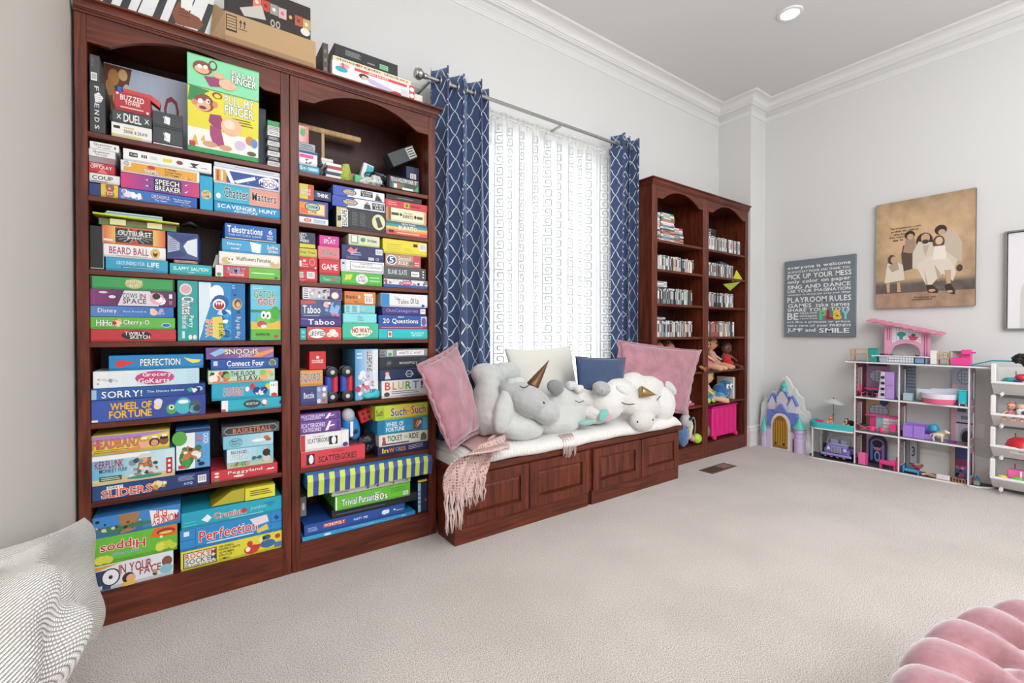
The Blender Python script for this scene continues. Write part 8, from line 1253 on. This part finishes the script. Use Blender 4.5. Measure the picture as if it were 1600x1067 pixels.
# ---- annex: pool party, jeep
pu = empty('toy_parasol', (5.0, 1.68, .3), 'grey white toy parasol on a thin pole over the turquoise pool', 'toy parasol')
PXX = 5.02; PY = 1.757; b = MB(); ap = (PXX, PY, .572); rim = [(PXX + .085 * math.cos(q), PY + .098 * math.sin(q), .535 - .02 * math.sin(q) * -1 * .6) for q in [k * PI / 4 + PI / 8 for k in range(8)]]
for i in range(8): b.add([ap, rim[i], rim[(i + 1) % 8]], [(0, 1, 2)], 'D2D2D0')
o = b.build('canopy', mat('parasol_cloth', 'C9C9C7', .8), pu); mm = o.modifiers.new('s', 'SOLIDIFY'); mm.thickness = .002; o.data = evalmesh(o); o.modifiers.clear()
MB().tube([(PXX, PY, .3055), (PXX, PY, .57)], .004, '8A8078', n=8).build('pole', PLAS, pu, smooth=True); MB().ell((PXX, PY, .577), (.006, .006, .007), '2A2A2A').build('finial', PLAS, pu); MB().ell((PXX, PY, .42), (.008, .008, .01), '5A5048').build('joint', PLAS, pu)
t = tf('toy_pool_chair', 'small hot pink toy seat at the left end of pool', loc=(4.95, 1.84, .305)); MB().box((4.93, 1.815, .3055), (4.955, 1.87, .372), 'E84A88', .003).build('seat', PLAS, t)
def lil_doll(x, y, z, hair, top, label):
    t = empty('fashion_doll', (x, y, z), label, 'doll'); sk = 'D8A07C'
    blob('body', [((x, y, z + .085), (.014, .013, .016), sk), ((x, y, z + .045), (.012, .016, .024), sk)], PLAS, t, vox=.003, smooth=2, tubes=[([(x, y + .006, z + .02), (x - .02, y + .02, z + .05), (x - .03, y + .025, z + .01)], [.009, .008, .006], sk), ([(x, y - .006, z + .02), (x - .02, y - .02, z + .04), (x - .035, y - .025, z + .008)], [.009, .008, .006], sk), ([(x, y + .014, z + .06), (x - .01, y + .028, z + .04)], [.006, .005], sk), ([(x, y - .014, z + .06), (x - .01, y - .028, z + .04)], [.006, .005], sk)])
    blob('hair', [((x + .006, y, z + .092), (.014, .017, .014), hair), ((x + .012, y, z + .07), (.010, .02, .026), hair)], CLOTH, t, vox=.003, smooth=1); blob('top', [((x, y, z + .05), (.0135, .018, .013), top)], CLOTH, t, vox=.003, smooth=1)
lil_doll(4.975, 1.765, .3055, 'B87850', 'D8A07C', 'light brown haired fashion doll sitting in pool by the parasol pole')
lil_doll(4.965, 1.635, .3055, '2A1C18', '2A8A8C', 'dark haired fashion doll leaning back at the right of pool')
blob_h = T_(blob('doll_hair_bundle', [((4.975, 1.60, .37), (.018, .03, .025), '2A1A16'), ((4.97, 1.62, .355), (.015, .03, .02), '3A2A24')], CLOTH, vox=.004, amp=.004, fs=80), 'tangled dark doll hair beside the left upright, over the pool', 'doll')
jp = empty('toy_jeep', (4.98, 1.68, .014), 'lilac toy jeep with pale windscreen parked under pool deck', 'toy car'); JV = '8478C8'
jx0, jx1 = 4.93, 5.06; jy1, jy0 = 1.83, 1.585
MB().box((4.95, jy0 + .02, .06), (5.07, jy1 - .02, .115), JV, .01).box((4.942, jy0 + .035, .115), (5.0, jy1 - .04, .15), JV, .01).build('body', PLAS, jp); MB().box((4.932, jy0, .045), (4.95, jy1, .068), '9A94D4', .005).build('bumper', PLAS, jp)
o = MB().box((4.9385, 1.665, .082), (4.9415, 1.745, .135), 'B8B4C8').build('grille', PLAS, jp)
for k in range(6): MB().box((4.936, 1.672 + k * .012, .086), (4.9384, 1.677 + k * .012, .13), '6A6490').build('grille_bar', PLAS, jp)
for y in (1.77, 1.64): MB().lathe((4.94, y, .11), [(0, -.008), (.012, -.006), (.017, 0), (.017, .004)], 'C8CCD8', n=16, axis='X').build('headlight', PLAS, jp, smooth=True)
for y in (jy1 - .012, jy0 + .032):
    for x in (4.98, 5.05): MB().lathe((x, y - .012, .045), [(0, 0), (.02, -.001), (.03, .004), (.031, .02), (.02, .024), (0, .023)], '16161A', n=18, axis='Y').build('wheel', PLAS, jp, smooth=True, auto=40)
wsf = mat('clear_toy_plastic', 'C8D0D8', .15); b = MB(); ws = [(4.99, 1.80, .15), (5.01, 1.79, .215), (5.01, 1.63, .215), (4.99, 1.62, .15), (4.99, 1.80, .15)]; b.tube(ws, .005, n=6).build('windscreen_frame', wsf, jp, smooth=True)
b = MB().tube([(5.05, 1.80, .12), (5.05, 1.795, .235), (5.05, 1.625, .235), (5.05, 1.62, .12)], .005, n=6).build('roll_bar', wsf, jp, smooth=True)
MB().box((5.02, 1.64, .12), (5.04, 1.70, .19), 'A8B8C8', .006).box((5.02, 1.72, .12), (5.04, 1.78, .19), 'A8B8C8', .006).build('seat_row', PLAS, jp)
for k in range(4): MB().box((4.929, 1.80 - k * .05, .035), (4.9315, 1.78 - k * .05, .044), 'C86A88').build('light_strip', PLAS, jp)

# ---------------------------------------------------------------- stacking bins at the right edge
BW = mat('white_bin_plastic', 'ECECEA', .4)
yL, yR = .695, .33
for k in range(4):
    z0 = .03 + .236 * k; t = empty('stacking_bin', (5.0, .51, z0), ['white open fronted bin, lowest of the stack at the right edge', 'white open fronted bin, second from the floor at the right edge', 'white open fronted bin, third from the floor at the right edge', 'white open fronted bin, topmost of the stack at the right edge'][k], 'storage bin', 'stacking bins')
    def side(y, th): return MB().prism([(5.0, y, z0 + .0), (4.90, y, z0 + .09), (4.885, y, z0 + .12), (4.885, y, z0 + .222), (4.905, y, z0 + .232), (5.15, y, z0 + .232), (5.15, y, z0)], (0, 1, 0), th)
    side(yL - .006, .006).build('side_panel', BW, t); side(yR, .006).build('side_panel', BW, t)
    MB().box((5.0, yR + .006, z0), (5.15, yL - .006, z0 + .006)).build('floor_panel', BW, t); MB().box((5.144, yR + .006, z0 + .006), (5.15, yL - .006, z0 + .2)).build('back_panel', BW, t)
    MB().prism([(5.0, yR + .006, z0), (4.906, yR + .006, z0 + .085), (4.911, yR + .006, z0 + .09), (5.004, yR + .006, z0 + .006)], (0, 1, 0), yL - yR - .012).build('front_panel', BW, t)
    MB().box((4.875, yR, z0 + .086), (4.908, yL, z0 + .104), ch=.004).build('front_lip', BW, t); MB().box((4.876, yL - .028, z0 + .104), (4.888, yL, z0 + .236), ch=.004).build('front_post', BW, t)
    for y in (yL - .055,): MB().tube([(4.90, y, z0 - .012), (4.90, y, z0 + .004), (4.93, y, z0 + .02)], .011, n=10).build('clip_foot' if k else 'foot', BW, t, smooth=True)
    for q in range(4): MB().box((4.93 + q * .03, yL - .0085, z0 + .11), (4.942 + q * .03, yL - .0062, z0 + .215), 'B8B6B0').build('side_slot', PRINT, t)
    for q in range(3): MB().box((5.1415, yL - .10 - q * .07, z0 + .10), (5.1438, yL - .095 - q * .07, z0 + .17), '6A6A6A').build('back_slot', PRINT, t)
def tb_(ells, label, cat='toy', name='toy', m=None, **k): return T_(blob(name, ells, m or PLAS, vox=k.get('vox', .007), amp=k.get('amp', .004), fs=30, smooth=2), label, cat)
z = .03 + .236 * 3
tb_([((4.96, .60, z + .115), (.03, .045, .02), '3A9AA0'), ((4.955, .63, z + .10), (.02, .03, .015), '3A9AA0')], 'teal toy in the topmost bin', name='teal_toy')
tb_([((4.955, .545, z + .135), (.03, .04, .03), 'C8283A')], 'red domed toy in the topmost bin', name='red_toy'); tb_([((4.94, .565, z + .108), (.02, .03, .012), '2A3A8A')], 'navy toy under the red dome in the topmost bin', name='blue_toy'); tb_([((4.93, .525, z + .10), (.014, .03, .012), '9AD83A')], 'lime toy in the topmost bin', name='lime_toy')
tb_([((4.96, .54, z + .27), (.04, .06, .04), '1E1E22'), ((4.95, .51, z + .24), (.03, .04, .04), '26262A')], 'shiny black bag piled on top of the topmost bin', 'bag', 'black_bag', mat('black_gloss_bag', '141416', .25, bump=.8, bscale=40), amp=.012)
z = .03 + .236 * 2
doll((4.97, .60, z + .055), .13, 'a', 'C8707A', 'E08AA8', 'small pink doll with red hair in the second bin from the top', face=180)
doll((4.96, .55, z + .055), .12, 'a', 'E0C8A0', 'F0E0C0', 'small blonde doll in the second bin from the top', face=170)
tb_([((4.935, .545, z + .12), (.012, .03, .03), 'E8E8EC'), ((4.93, .535, z + .12), (.01, .014, .018), '4A4A58')], 'white toy face with dark eye in the second bin from the top', name='toy_mask'); tb_([((5.03, .60, z + .06), (.07, .07, .05), '7A4A58'), ((5.03, .52, z + .06), (.07, .07, .05), '5A4A90')], 'heap of wine and violet soft toys at the back of second bin from top', name='soft_toy', m=CLOTH)
z = .03 + .236
T_(MB().lathe((4.96, .545, z + .03), [(.085, .07), (.07, .115), (.04, .135), (0, .14)], 'C8202C', n=24).build('red_bowl', PLAS, smooth=True), 'red domed toy lid in the third bin from the top', 'toy')
o = MB().box((4.925, .44, z + .05), (4.93, .60, z + .14), 'ECECE8').build('white_pouch', PRINT); a = Art((4.9245, .60, z + .05), (0, -1, 0), (0, 0, 1), (-1, 0, 0), .16, .09); a.T('Pretty', .25, .45, .75, .8, '3A5A6A'); a.T('Doodle', .3, .12, .8, .42, '3A5A6A'); a.build(o); T_(o, 'white pouch with dark script in the third bin from the top', 'pouch')
z = .03
T_(MB().box((4.95, .40, z + .07), (5.02, .615, z + .16), 'EE6CA8', .004).box((4.945, .54, z + .075), (4.9495, .55, z + .158), 'F4F4F4').build('pink_case', PLAS), 'pink toy case with white strap in the lowest bin', 'toy case')
tb_([((4.925, .635, z + .105), (.018, .03, .016), 'D8CC3A')], 'yellow toy at the left of the lowest bin', name='yellow_toy'); tb_([((4.925, .56, z + .105), (.018, .035, .016), '5AC83A')], 'bright green toy in the lowest bin', name='green_toy'); tb_([((4.925, .50, z + .105), (.018, .02, .018), '2A4A6A')], 'dark blue toy in the lowest bin', name='navy_toy')
